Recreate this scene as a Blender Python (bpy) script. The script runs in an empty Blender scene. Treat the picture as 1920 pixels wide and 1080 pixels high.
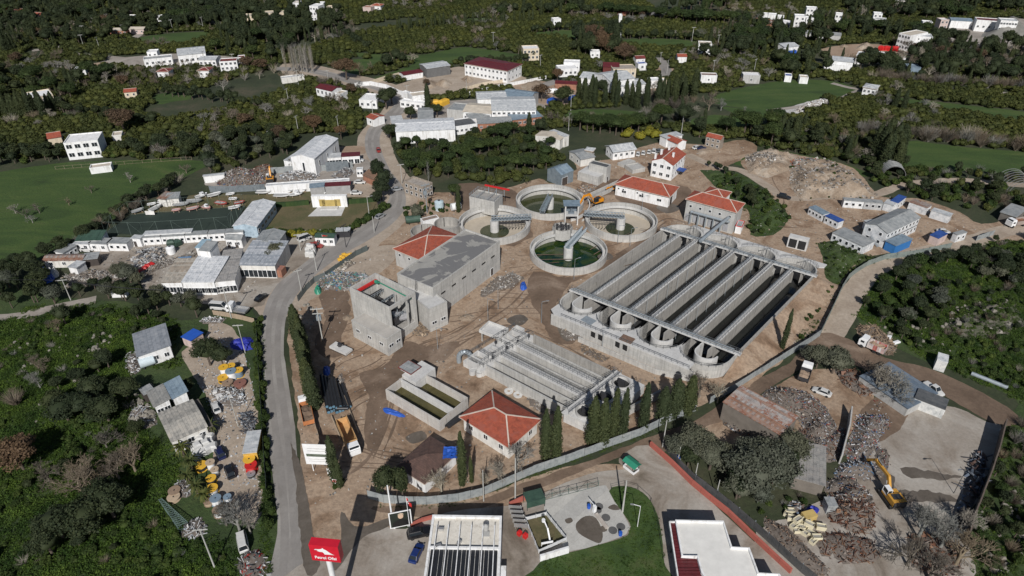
import bpy,math,random
import numpy as np
from mathutils import Vector,geometry,noise
random.seed(7);rng=np.random.default_rng(7)
R=math.radians
sc=bpy.context.scene
COL=sc.collection
# camera, light, exposure
H=110.0;PITCH=R(33.5);FPX=1280.0
cam=bpy.data.objects.new('camera',bpy.data.cameras.new('camera'));COL.objects.link(cam)
cam.data.sensor_width=36;cam.data.lens=36*FPX/1920
cam.data.clip_start=1;cam.data.clip_end=6000
cam.location=(0,0,H);cam.rotation_euler=(R(90)-PITCH,0,0)
sc.camera=cam
SUN_EL=R(37.5);SUN_AZ=R(181.5)
world=bpy.data.worlds.new('World');sc.world=world;world.use_nodes=True
wn=world.node_tree;bgd=wn.nodes['Background']
sky=wn.nodes.new('ShaderNodeTexSky');sky.sky_type='NISHITA';sky.sun_disc=False
sky.sun_elevation=SUN_EL;sky.sun_rotation=SUN_AZ;sky.altitude=200
wn.links.new(sky.outputs[0],bgd.inputs[0]);bgd.inputs[1].default_value=0.05
sun=bpy.data.objects.new('sun',bpy.data.lights.new('sun','SUN'));COL.objects.link(sun)
sun.data.energy=4.5;sun.data.angle=R(0.5);sun.data.color=(1,.965,.92)
sd=Vector((math.sin(SUN_AZ)*math.cos(SUN_EL),math.cos(SUN_AZ)*math.cos(SUN_EL),math.sin(SUN_EL)))
sun.rotation_euler=sd.to_track_quat('Z','Y').to_euler()
sc.view_settings.view_transform='Standard';sc.view_settings.look='None'
sc.view_settings.exposure=0;sc.view_settings.gamma=1;sc.view_settings.use_curve_mapping=False
# where things stand
cp,sp=math.cos(PITCH),math.sin(PITCH)
def P(px,py,z=0.0):
 u=(px-960)/FPX;v=(540-py)/FPX
 t=(z-H)/(-sp+v*cp)
 return Vector((u*t,(cp+v*sp)*t))
def P3(px,py,z=0.0):
 p=P(px,py,z);return Vector((p.x,p.y,z))
def proj(x,y,z=0.0):
 d=y*cp+(H-z)*sp;up=y*sp-(H-z)*cp
 return 960+FPX*x/d,540-FPX*up/d
# mesh builder
class MB:
 def __init__(s):s.v=[];s.f=[];s.m=[]
 def add(s,vs,fs,m=0):
  o=len(s.v);s.v+=[tuple(a) for a in vs];s.f+=[tuple(i+o for i in f) for f in fs];s.m+=[m]*len(fs)
 def box(s,x0,y0,z0,x1,y1,z1,m=0):
  s.add([(x0,y0,z0),(x1,y0,z0),(x1,y1,z0),(x0,y1,z0),(x0,y0,z1),(x1,y0,z1),(x1,y1,z1),(x0,y1,z1)],
              [(0,3,2,1),(4,5,6,7),(0,1,5,4),(1,2,6,5),(2,3,7,6),(3,0,4,7)],m)
 def obox(s,cx,cy,z0,z1,lx,ly,yaw=0,m=0):
  c,n=math.cos(yaw),math.sin(yaw);b=[]
  for z in (z0,z1):
   for a,e in ((-1,-1),(1,-1),(1,1),(-1,1)):
    x,y=a*lx/2,e*ly/2;b.append((cx+x*c-y*n,cy+x*n+y*c,z))
  s.add(b,[(0,3,2,1),(4,5,6,7),(0,1,5,4),(1,2,6,5),(2,3,7,6),(3,0,4,7)],m)
 def bar(s,p,q,w,h=None,m=0):
  p=Vector(p);q=Vector(q);h=h or w;d=(q-p)
  if d.length<1e-6:return
  d.normalize();up=Vector((0,0,1)) if abs(d.z)<.95 else Vector((1,0,0))
  a=d.cross(up).normalized();b=a.cross(d).normalized();a*=w/2;b*=h/2
  s.add([p-a-b,p+a-b,p+a+b,p-a+b,q-a-b,q+a-b,q+a+b,q-a+b],
              [(0,3,2,1),(4,5,6,7),(0,1,5,4),(1,2,6,5),(2,3,7,6),(3,0,4,7)],m)
 def tube(s,p,q,r0,r1=None,n=8,m=0,cap=True):
  p=Vector(p);q=Vector(q);r1=r0 if r1 is None else r1;d=(q-p)
  if d.length<1e-6:return
  d.normalize();up=Vector((0,0,1)) if abs(d.z)<.95 else Vector((1,0,0))
  a=d.cross(up).normalized();b=a.cross(d)
  vs=[]
  for c,r in ((p,r0),(q,r1)):
   for i in range(n):
    t=2*math.pi*i/n;vs.append(c+a*(r*math.cos(t))+b*(r*math.sin(t)))
  fs=[(i,(i+1)%n,n+(i+1)%n,n+i) for i in range(n)]
  if cap:fs+=[tuple(range(n-1,-1,-1)),tuple(range(n,2*n))]
  s.add(vs,fs,m)
 def cyl(s,cx,cy,z0,z1,r0,r1=None,n=16,m=0,cap=True):s.tube((cx,cy,z0),(cx,cy,z1),r0,r1,n,m,cap)
 def ring(s,cx,cy,z0,z1,ri,ro,n=64,m=0,a0=0,a1=2*math.pi):
  full=abs(a1-a0-2*math.pi)<1e-6;k=n if full else n+1;vs=[]
  for i in range(k):
   t=a0+(a1-a0)*i/n;c,q=math.cos(t),math.sin(t)
   vs+=[(cx+ri*c,cy+ri*q,z0),(cx+ro*c,cy+ro*q,z0),(cx+ro*c,cy+ro*q,z1),(cx+ri*c,cy+ri*q,z1)]
  fs=[]
  for i in range(n):
   a=4*i;b=4*((i+1)%k)
   for j in range(4):fs.append((a+j,b+j,b+(j+1)%4,a+(j+1)%4))
  if not full:fs+=[(3,2,1,0),(4*n,4*n+1,4*n+2,4*n+3)]
  s.add(vs,fs,m)
 def prism(s,poly,z0,z1,m=0,m2=None):
  n=len(poly);ar=sum(poly[i][0]*poly[(i+1)%n][1]-poly[(i+1)%n][0]*poly[i][1] for i in range(n))
  if ar<0:poly=poly[::-1]
  s.add([(p[0],p[1],z0) for p in poly]+[(p[0],p[1],z1) for p in poly],
              [(i,(i+1)%n,n+(i+1)%n,n+i) for i in range(n)]+[tuple(range(n-1,-1,-1))],m)
  tr=geometry.tessellate_polygon([[Vector((p[0],p[1],0)) for p in poly]])
  fs=[]
  for t in tr:
   a,b,c=(Vector(poly[i][:2]) for i in t)
   if (b-a).cross(c-a)<0:t=(t[0],t[2],t[1])
   fs.append(t)
  s.add([(p[0],p[1],z1) for p in poly],fs,m if m2 is None else m2)
 def quad(s,a,b,c,d,m=0):s.add([a,b,c,d],[(0,1,2,3)],m)
 def wallpath(s,pts,w,z0,z1,m=0,close=False):
  ps=[Vector(p[:2]) for p in pts];n=len(ps);L=[];Rr=[]
  for i in range(n):
   if close:a=ps[i-1];b=ps[(i+1)%n]
   else:a=ps[max(i-1,0)];b=ps[min(i+1,n-1)]
   d=(b-a).normalized();nn=Vector((-d.y,d.x))*w/2
   L.append(ps[i]+nn);Rr.append(ps[i]-nn)
  for i in range(n if close else n-1):
   j=(i+1)%n
   vs=[(*Rr[i],z0),(*Rr[j],z0),(*L[j],z0),(*L[i],z0),(*Rr[i],z1),(*Rr[j],z1),(*L[j],z1),(*L[i],z1)]
   fs=[(0,3,2,1),(4,5,6,7),(0,1,5,4),(2,3,7,6)]
   if not close and i==0:fs.append((3,0,4,7))
   if not close and i==n-2:fs.append((1,2,6,5))
   s.add(vs,fs,m)
 def rail(s,pts,z,h=1.1,step=1.6,t=.05,m=0):
  for a,b in zip(pts,pts[1:]):
   a=Vector((a[0],a[1],z));b=Vector((b[0],b[1],z));L=(b-a).length;k=max(1,int(L/step))
   for zz in (h,h*.55):s.bar(a+Vector((0,0,zz)),b+Vector((0,0,zz)),t,t,m)
   for i in range(k+1):
    p=a.lerp(b,i/k);s.bar(p,p+Vector((0,0,h)),t,t,m)
 def mesh(s,name,mats,smooth=False):
  me=bpy.data.meshes.new(name);me.from_pydata(s.v,[],s.f)
  for m in mats:me.materials.append(m)
  if len(mats)>1:me.polygons.foreach_set('material_index',s.m)
  if smooth:me.polygons.foreach_set('use_smooth',[True]*len(me.polygons))
  me.update();return me
 def build(s,name,mats,parent=None,loc=(0,0,0),yaw=0,smooth=False):
  if not isinstance(mats,(list,tuple)):mats=[mats]
  return link(name,s.mesh(name,mats,smooth),parent,loc,yaw)
def link(name,me,parent=None,loc=(0,0,0),yaw=0,scale=None):
 o=bpy.data.objects.new(name,me);COL.objects.link(o)
 o.location=loc if len(loc)==3 else (loc[0],loc[1],0);o.rotation_euler=(0,0,yaw)
 if scale:o.scale=scale if isinstance(scale,tuple) else (scale,)*3
 if parent:o.parent=parent
 return o
def tag(o,label,cat,group=None):
 o['label']=label;o['category']=cat
 if group:o['group']=group
 return o
def thing(name,label,cat,loc=(0,0,0),yaw=0,group=None):return tag(link(name,None,None,loc,yaw),label,cat,group)
def struct(o):o['kind']='structure';return o
def stuff(o,label=None,cat=None):
 o['kind']='stuff'
 if label:o['label']=label
 if cat:o['category']=cat
 return o
def yaw_of(p,q):return math.atan2(q[1]-p[1],q[0]-p[0])
# materials
def nt(name):
 m=bpy.data.materials.new(name);m.use_nodes=True;t=m.node_tree
 return m,t,t.nodes,t.links,t.nodes['Principled BSDF']
def c4(c):return (c[0],c[1],c[2],1)
def coords(N,L,scale=(1,1,1),obj=False,rot=(0,0,0)):
 if obj:s=N.new('ShaderNodeTexCoord').outputs['Object']
 else:s=N.new('ShaderNodeNewGeometry').outputs['Position']
 mp=N.new('ShaderNodeMapping');mp.inputs['Scale'].default_value=scale;mp.inputs['Rotation'].default_value=rot
 L.new(s,mp.inputs['Vector']);return mp.outputs[0]
def noise_n(N,L,vec,scale,detail=4,rough=.6,dist=0):
 n=N.new('ShaderNodeTexNoise');n.inputs['Scale'].default_value=scale;n.inputs['Detail'].default_value=detail
 n.inputs['Roughness'].default_value=rough;n.inputs['Distortion'].default_value=dist
 L.new(vec,n.inputs['Vector']);return n.outputs['Fac']
def ramp(N,L,fac,stops,const=False):
 r=N.new('ShaderNodeValToRGB');e=r.color_ramp.elements
 while len(e)<len(stops):e.new(.5)
 for i,(p,c) in enumerate(stops):e[i].position=p;e[i].color=c4(c)
 if const:r.color_ramp.interpolation='CONSTANT'
 L.new(fac,r.inputs[0]);return r.outputs[0]
def mixc(N,L,fac,a,b,mode='MIX'):
 m=N.new('ShaderNodeMix');m.data_type='RGBA';m.blend_type=mode
 for k,v in ((0,fac),(6,a),(7,b)):
  if isinstance(v,(int,float)):m.inputs[k].default_value=v
  elif isinstance(v,tuple):m.inputs[k].default_value=c4(v)
  else:L.new(v,m.inputs[k])
 return m.outputs[2]
def bumpn(N,L,B,h,strength=.4,dist=.1):
 b=N.new('ShaderNodeBump');b.inputs['Strength'].default_value=strength;b.inputs['Distance'].default_value=dist
 L.new(h,b.inputs['Height']);L.new(b.outputs[0],B.inputs['Normal'])
def mul(c,k):return tuple(min(1,x*k) for x in c)
MC={}
def plain(name,col,rough=.7,metal=0,var=.18,scale=.6,grime=None):
 if name in MC:return MC[name]
 m,t,N,L,B=nt(name);v=coords(N,L)
 n1=noise_n(N,L,v,scale,6,.65);c=ramp(N,L,n1,[(.3,mul(col,1-var)),(.7,mul(col,1+var))])
 if grime:
  n2=noise_n(N,L,coords(N,L,(1,1,.15)),1.3,5,.7,.4)
  f=ramp(N,L,n2,[(.5,(0,0,0)),(.75,(1,1,1))]);c=mixc(N,L,f,c,grime)
 L.new(c,B.inputs['Base Color']);B.inputs['Roughness'].default_value=rough;B.inputs['Metallic'].default_value=metal
 MC[name]=m;return m
def sheetmat(name,c1,c2,w=1.0,h=3.0,rough=.55,corr=.25,rust=None,axis='X',mort=None):
 if name in MC:return MC[name]
 m,t,N,L,B=nt(name);v=coords(N,L,obj=True,rot=(0,0,R(90) if axis=='Y' else 0))
 b=N.new('ShaderNodeTexBrick');b.inputs['Color1'].default_value=c4(c1);b.inputs['Color2'].default_value=c4(c2)
 b.inputs['Mortar'].default_value=c4(mort or mul(c1,.6));b.inputs['Scale'].default_value=1
 b.inputs['Brick Width'].default_value=h;b.inputs['Row Height'].default_value=w;b.inputs['Mortar Size'].default_value=.03
 L.new(v,b.inputs['Vector'])
 n=noise_n(N,L,coords(N,L),.8,5,.7);f=ramp(N,L,n,[(.33,(.6,.61,.62)),(.5,(.92,.92,.92)),(.68,(1.12,1.08,1.04))])
 c=mixc(N,L,1.0,b.outputs['Color'],f,'MULTIPLY')
 if rust:
  n2=noise_n(N,L,coords(N,L,(1,1,1)),.45,6,.75,.6);f2=ramp(N,L,n2,[(.5,(0,0,0)),(.6,(1,1,1))]);c=mixc(N,L,f2,c,rust)
 L.new(c,B.inputs['Base Color']);B.inputs['Roughness'].default_value=rough
 w_=N.new('ShaderNodeTexWave');w_.inputs['Scale'].default_value=1/corr/2;w_.bands_direction='Y' if axis=='X' else 'X'
 L.new(coords(N,L,obj=True),w_.inputs['Vector']);bumpn(N,L,B,w_.outputs['Fac'],.35,.06)
 MC[name]=m;return m
def concrete(name,col=(.42,.41,.385),dark=(.2,.195,.185),k=.5,lo=.45,hi=.72,streak=True,wet=None):
 if name in MC:return MC[name]
 m,t,N,L,B=nt(name);v=coords(N,L)
 n1=noise_n(N,L,v,.35,8,.7,.5)
 c=ramp(N,L,n1,[(.3,mul(col,.84)),(.7,mul(col,1.1))])
 if streak:
  n2=noise_n(N,L,coords(N,L,(1,1,.08)),2.2,6,.75,.2)
  f=ramp(N,L,n2,[(lo,(0,0,0)),(hi,(k,k,k))]);c=mixc(N,L,f,c,dark)
 vo=N.new('ShaderNodeTexBrick');vo.inputs['Color1'].default_value=(1,1,1,1);vo.inputs['Color2'].default_value=(.84,.85,.87,1)
 vo.inputs['Mortar'].default_value=(.58,.57,.55,1);vo.inputs['Scale'].default_value=1;vo.inputs['Brick Width'].default_value=2.4
 vo.inputs['Row Height'].default_value=1.2;vo.inputs['Mortar Size'].default_value=.02
 sx=N.new('ShaderNodeSeparateXYZ');L.new(coords(N,L),sx.inputs[0]);ad=N.new('ShaderNodeMath');ad.operation='SUBTRACT'
 L.new(sx.outputs[0],ad.inputs[0]);L.new(sx.outputs[1],ad.inputs[1]);cx=N.new('ShaderNodeCombineXYZ')
 L.new(ad.outputs[0],cx.inputs[0]);L.new(sx.outputs[2],cx.inputs[1]);L.new(cx.outputs[0],vo.inputs['Vector'])
 c=mixc(N,L,.8,c,vo.outputs['Color'],'MULTIPLY')
 if wet:
  n3=noise_n(N,L,coords(N,L),.16,6,.6,.8);f=ramp(N,L,n3,[(.47,(0,0,0)),(.5,(.85,.85,.85))]);c=mixc(N,L,f,c,wet)
 L.new(c,B.inputs['Base Color']);B.inputs['Roughness'].default_value=.85
 bumpn(N,L,B,noise_n(N,L,v,6,4),.15,.05);MC[name]=m;return m
def groundmat(name,stops,scale=.08,fine=1.2,dist=.6,finek=.35,bump=.5,bscale=2.0,stretch=None,rough=.95,bd=.15):
 if name in MC:return MC[name]
 m,t,N,L,B=nt(name);v=coords(N,L,stretch[0] if stretch else (1,1,1),rot=(0,0,stretch[1]) if stretch else (0,0,0))
 n1=noise_n(N,L,v,scale,9,.62,dist);c=ramp(N,L,n1,stops)
 n2=noise_n(N,L,coords(N,L),fine,6,.75);f=ramp(N,L,n2,[(.25,(1-finek,)*3),(.75,(1+finek,)*3)])
 c=mixc(N,L,1.0,c,f,'MULTIPLY');L.new(c,B.inputs['Base Color']);B.inputs['Roughness'].default_value=rough
 bumpn(N,L,B,noise_n(N,L,coords(N,L),bscale,6,.7),bump,bd);MC[name]=m;return m
def leafmat(name,a,b,rough=.75,vs=.02,va=(.85,.88,.88),vb=(1.14,1.1,1.0)):
 if name in MC:return MC[name]
 m,t,N,L,B=nt(name)
 oi=N.new('ShaderNodeObjectInfo');g=N.new('ShaderNodeNewGeometry')
 c=ramp(N,L,g.outputs['Random Per Island'],[(0,a),(1,b)])
 f=ramp(N,L,oi.outputs['Random'],[(0,(.72,.78,.8)),(.5,(1,1,1)),(1,(1.15,1.1,.95))])
 n2=noise_n(N,L,coords(N,L),vs,4);f2=ramp(N,L,n2,[(.36,va),(.64,vb)])
 c=mixc(N,L,1.0,c,f,'MULTIPLY');c=mixc(N,L,1.0,c,f2,'MULTIPLY')
 L.new(c,B.inputs['Base Color']);B.inputs['Roughness'].default_value=rough
 B.inputs['Specular IOR Level'].default_value=.2
 MC[name]=m;return m
def palette(name,cols,rough=.6,metal=0.0):
 if name in MC:return MC[name]
 m,t,N,L,B=nt(name);g=N.new('ShaderNodeNewGeometry');n=len(cols)
 c=ramp(N,L,g.outputs['Random Per Island'],[(i/n,cc) for i,cc in enumerate(cols)],True)
 n2=noise_n(N,L,coords(N,L),1.5,5);f=ramp(N,L,n2,[(.3,(.6,.6,.6)),(.7,(1.1,1.1,1.1))]);c=mixc(N,L,1.0,c,f,'MULTIPLY')
 L.new(c,B.inputs['Base Color']);B.inputs['Roughness'].default_value=rough;B.inputs['Metallic'].default_value=metal
 MC[name]=m;return m
def paint(name,col,rough=.35,metal=0.0):
 if name in MC:return MC[name]
 m,t,N,L,B=nt(name);n=noise_n(N,L,coords(N,L),1.1,5);c=ramp(N,L,n,[(.3,mul(col,.88)),(.7,mul(col,1.06))])
 L.new(c,B.inputs['Base Color']);B.inputs['Roughness'].default_value=rough;B.inputs['Metallic'].default_value=metal
 B.inputs['Coat Weight'].default_value=.2 if rough<.4 else 0;MC[name]=m;return m
def watermat(name,col,col2,rough=.08):
 if name in MC:return MC[name]
 m,t,N,L,B=nt(name);n=noise_n(N,L,coords(N,L),.25,6,.6,1.5);c=ramp(N,L,n,[(.4,col),(.62,col2)])
 L.new(c,B.inputs['Base Color']);B.inputs['Roughness'].default_value=rough
 bumpn(N,L,B,noise_n(N,L,coords(N,L),3,3),.05,.02);MC[name]=m;return m
WHITE=plain('white_render',(.72,.725,.73),.8,0,.08,.5,(.4,.38,.34))
CREAM=plain('cream_render',(.58,.50,.38),.85,0,.1,.5,(.35,.3,.24))
GREYR=plain('grey_render',(.40,.40,.39),.85,0,.12,.5,(.25,.24,.22))
OFFW=plain('weathered_white',(.62,.61,.58),.85,0,.12,.6,(.32,.29,.25))
PINKW=plain('pale_pink_wall',(.5,.4,.37),.85,0,.12,.6,(.3,.25,.22))
BRICKW=plain('brick_wall',(.3,.14,.09),.9,0,.25,.8,(.2,.13,.1))
STONEW=plain('stone_wall',(.28,.24,.2),.95,0,.35,1.6,(.14,.12,.1))
CONC=concrete('concrete',(.47,.46,.435),(.2,.195,.18),.62,.46,.7);CONCF=concrete('pale_concrete',(.56,.555,.54),(.3,.29,.28),.4)
CONCR=concrete('stained_roof_concrete',(.33,.32,.295),(.2,.2,.19),.3,wet=(.13,.13,.135))
CONCD=concrete('basin_wall_concrete',(.36,.345,.32),(.15,.145,.135),.65,.44,.7)
TILE=sheetmat('red_roof_tiles',(.40,.10,.05),(.31,.07,.04),.33,.25,.85,.33,mort=(.22,.045,.028),rust=(.27,.075,.05))
RIDGE=plain('pale_ridge_mortar',(.5,.42,.36),.9)
MAROON=sheetmat('maroon_roof_sheet',(.13,.02,.025),(.11,.017,.02),1.0,6,.5)
DARKRED=sheetmat('dark_red_roof',(.2,.04,.035),(.16,.035,.03),.5,4,.7)
GREYSH=sheetmat('grey_roof_sheet',(.33,.345,.35),(.27,.285,.29),1.0,6,.5)
PALESH=sheetmat('pale_roof_sheet',(.55,.57,.58),(.44,.46,.48),1.0,6,.5)
WHITESH=sheetmat('white_roof_sheet',(.68,.70,.72),(.58,.60,.63),1.0,8,.45)
BLUESH=sheetmat('blue_roof_sheet',(.035,.09,.33),(.03,.08,.28),1.0,6,.45)
DKSH=sheetmat('dark_grey_roof_sheet',(.12,.125,.13),(.09,.095,.1),1.0,6,.6)
BLGSH=sheetmat('blue_grey_roof_sheet',(.22,.29,.35),(.18,.24,.30),1.0,6,.5)
GRNSH=sheetmat('dark_green_roof_sheet',(.045,.09,.065),(.035,.075,.055),1.0,6,.6)
RUSTSH=sheetmat('rusty_roof_sheet',(.30,.27,.25),(.24,.13,.085),.9,3,.8,.25,(.17,.07,.045))
FIBSH=sheetmat('patched_fibre_sheet',(.42,.40,.36),(.24,.235,.22),.9,2.2,.9)
BEIGER=plain('beige_flat_roof',(.46,.41,.34),.9,0,.2,.4)
GLASS=paint('window_glass',(.02,.025,.03),.12)
FRAMEW=plain('white_frame',(.75,.76,.77),.5,0,.04)
DOORD=plain('dark_door',(.06,.05,.045),.6)
STEEL=plain('galvanised_steel',(.30,.34,.37),.45,.3,.15,1.5)
DKSTEEL=plain('dark_steel',(.05,.05,.055),.5,.3)
RAILM=plain('grey_railing',(.16,.17,.18),.5,.4)
BLACK=plain('black_rubber',(.015,.015,.016),.7)
BARK=plain('bark',(.10,.075,.055),.95,0,.3,3)
WOOD=plain('weathered_timber',(.32,.25,.18),.9,0,.25,3)
ORANGE=paint('yellow_orange_paint',(.62,.27,.02),.5)
REDP=paint('red_paint',(.5,.02,.02),.45);BLUEP=paint('blue_plastic',(.02,.09,.42),.45)
YELP=paint('yellow_paint',(.65,.38,.04),.5);GRNP=paint('green_paint',(.03,.22,.14),.5)
WHP=paint('white_paint',(.75,.76,.77),.4);CHROME=paint('pale_metal',(.5,.5,.5),.3,.6)
# ground sheets
CLEAR=[]
def clear(poly):CLEAR.append(np.array([(p[0],p[1]) for p in poly]))
def smooth_poly(pts,n=4,close=True):
 out=[];N_=len(pts)
 for i in range(N_ if close else N_-1):
  g=lambda k:Vector(pts[k%N_]) if close else Vector(pts[min(max(k,0),N_-1)])
  p0,p1,p2,p3=g(i-1),g(i),g(i+1),g(i+2)
  for k in range(n):
   t=k/n;out.append(.5*((2*p1)+(p2-p0)*t+(2*p0-5*p1+4*p2-p3)*t*t+(3*p1-p0-3*p2+p3)*t*t*t))
 if not close:out.append(Vector(pts[-1]))
 return out
def rough_edge(w,amp,step):
 out=[]
 for i in range(len(w)):
  a,b=w[i],w[(i+1)%len(w)];d=b-a;k=max(1,int(d.length/step));nn=Vector((-d.y,d.x)).normalized() if d.length>0 else Vector((0,0))
  for j in range(k):
   p=a+d*(j/k);q=noise.noise(Vector((p.x*.25,p.y*.25,3)))+.6*noise.noise(Vector((p.x*.9,p.y*.9,7)))
   out.append(p+nn*q*amp)
 return out
ZO=[0]
def zlev(z):
 ZO[0]+=1;return z*4+ZO[0]*.0001 if z>0 else z
def sheet(name,w,mat,z,holes=(),cl=True,zf=None):
 z=zlev(z)
 vs=[Vector((p[0],p[1])) for p in w];n=len(vs);ed=[(i,(i+1)%n) for i in range(n)];loops=[list(range(n))]
 for h in holes:
  o=len(vs);vs+=[Vector((p[0],p[1])) for p in h];ed+=[(o+i,o+(i+1)%len(h)) for i in range(len(h))]
 r=geometry.delaunay_2d_cdt(vs,ed,[],1,1e-5)
 V,F=r[0],r[2]
 if holes:
  keep=[]
  for f in F:
   c=sum((V[i] for i in f),Vector((0,0)))/len(f)
   if not any(pip(c,h) for h in holes) and pip(c,w):keep.append(f)
  F=keep
 fs=[]
 for f in F:
  a,b,c=V[f[0]],V[f[1]],V[f[2]]
  fs.append(tuple(f) if (b-a).cross(c-a)>0 else tuple(reversed(f)))
 mb=MB();mb.add([(p.x,p.y,z) for p in V],fs);o=mb.build(name,mat);struct(o)
 if cl:clear(w)
 return o
def pip(p,poly):
 x,y=p[0],p[1];c=False;n=len(poly);j=n-1
 for i in range(n):
  xi,yi=poly[i][0],poly[i][1];xj,yj=poly[j][0],poly[j][1]
  if (yi>y) !=(yj>y) and x<(xj-xi)*(y-yi)/(yj-yi)+xi:c=not c
  j=i
 return c
def patch(name,px,mat,z,rough=.6,step=1.5,holes=(),cl=True,sm=3,h=0.0):
 w=[P(*p,h) for p in px]
 if sm:w=smooth_poly(w,sm)
 if rough:w=rough_edge(w,rough,step)
 return sheet(name,w,mat,z,holes,cl)
def circle(c,r,n=48):return [Vector((c[0]+r*math.cos(2*math.pi*i/n),c[1]+r*math.sin(2*math.pi*i/n))) for i in range(n)]
# buildings
WINC={}
def winmesh(w,h,door=False):
 k=(round(w,1),round(h,1),door)
 if k in WINC:return WINC[k]
 m=MB();t=.08
 m.box(-w/2-t,-.07,-t,w/2+t,.0,0);m.box(-w/2-t,-.07,h,w/2+t,.0,h+t);m.box(-w/2-t,-.07,0,-w/2,.0,h);m.box(w/2,-.07,0,w/2+t,.0,h)
 if w>.9 and not door:m.box(-.04,-.06,0,.04,.0,h)
 g=MB();g.box(-w/2,-.045,0,w/2,-.01,h)
 WINC[k]=(m.mesh('door_frame' if door else 'window_frame',[FRAMEW]),g.mesh('pane',[DOORD if door else GLASS]));return WINC[k]
def slit(root,x,y,z,yaw,w,h):
 m=MB();m.box(-w/2,-.04,0,w/2,-.0,h);m.build('slit_window',BLACK,root,(x,y,z),yaw)
def add_window(root,x,y,z,yaw,w,h,door=False,simple=False):
 f,g=winmesh(w,h,door)
 o=link('door' if door else 'window',f,root,(x,y,z),yaw)
 link('leaf' if door else 'pane',g,o)
def rect3(A,B,C,h):
 a,b,c=P(*A,h),P(*B,h),P(*C,h);u=(b-a);L=u.length;u.normalize();n=Vector((-u.y,u.x));W=(c-b).dot(n)
 s=1 if W>0 else-1;W=abs(W);cen=a+u*L/2+n*s*W/2
 return cen,math.atan2(u.y,u.x),L,W,s
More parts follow.
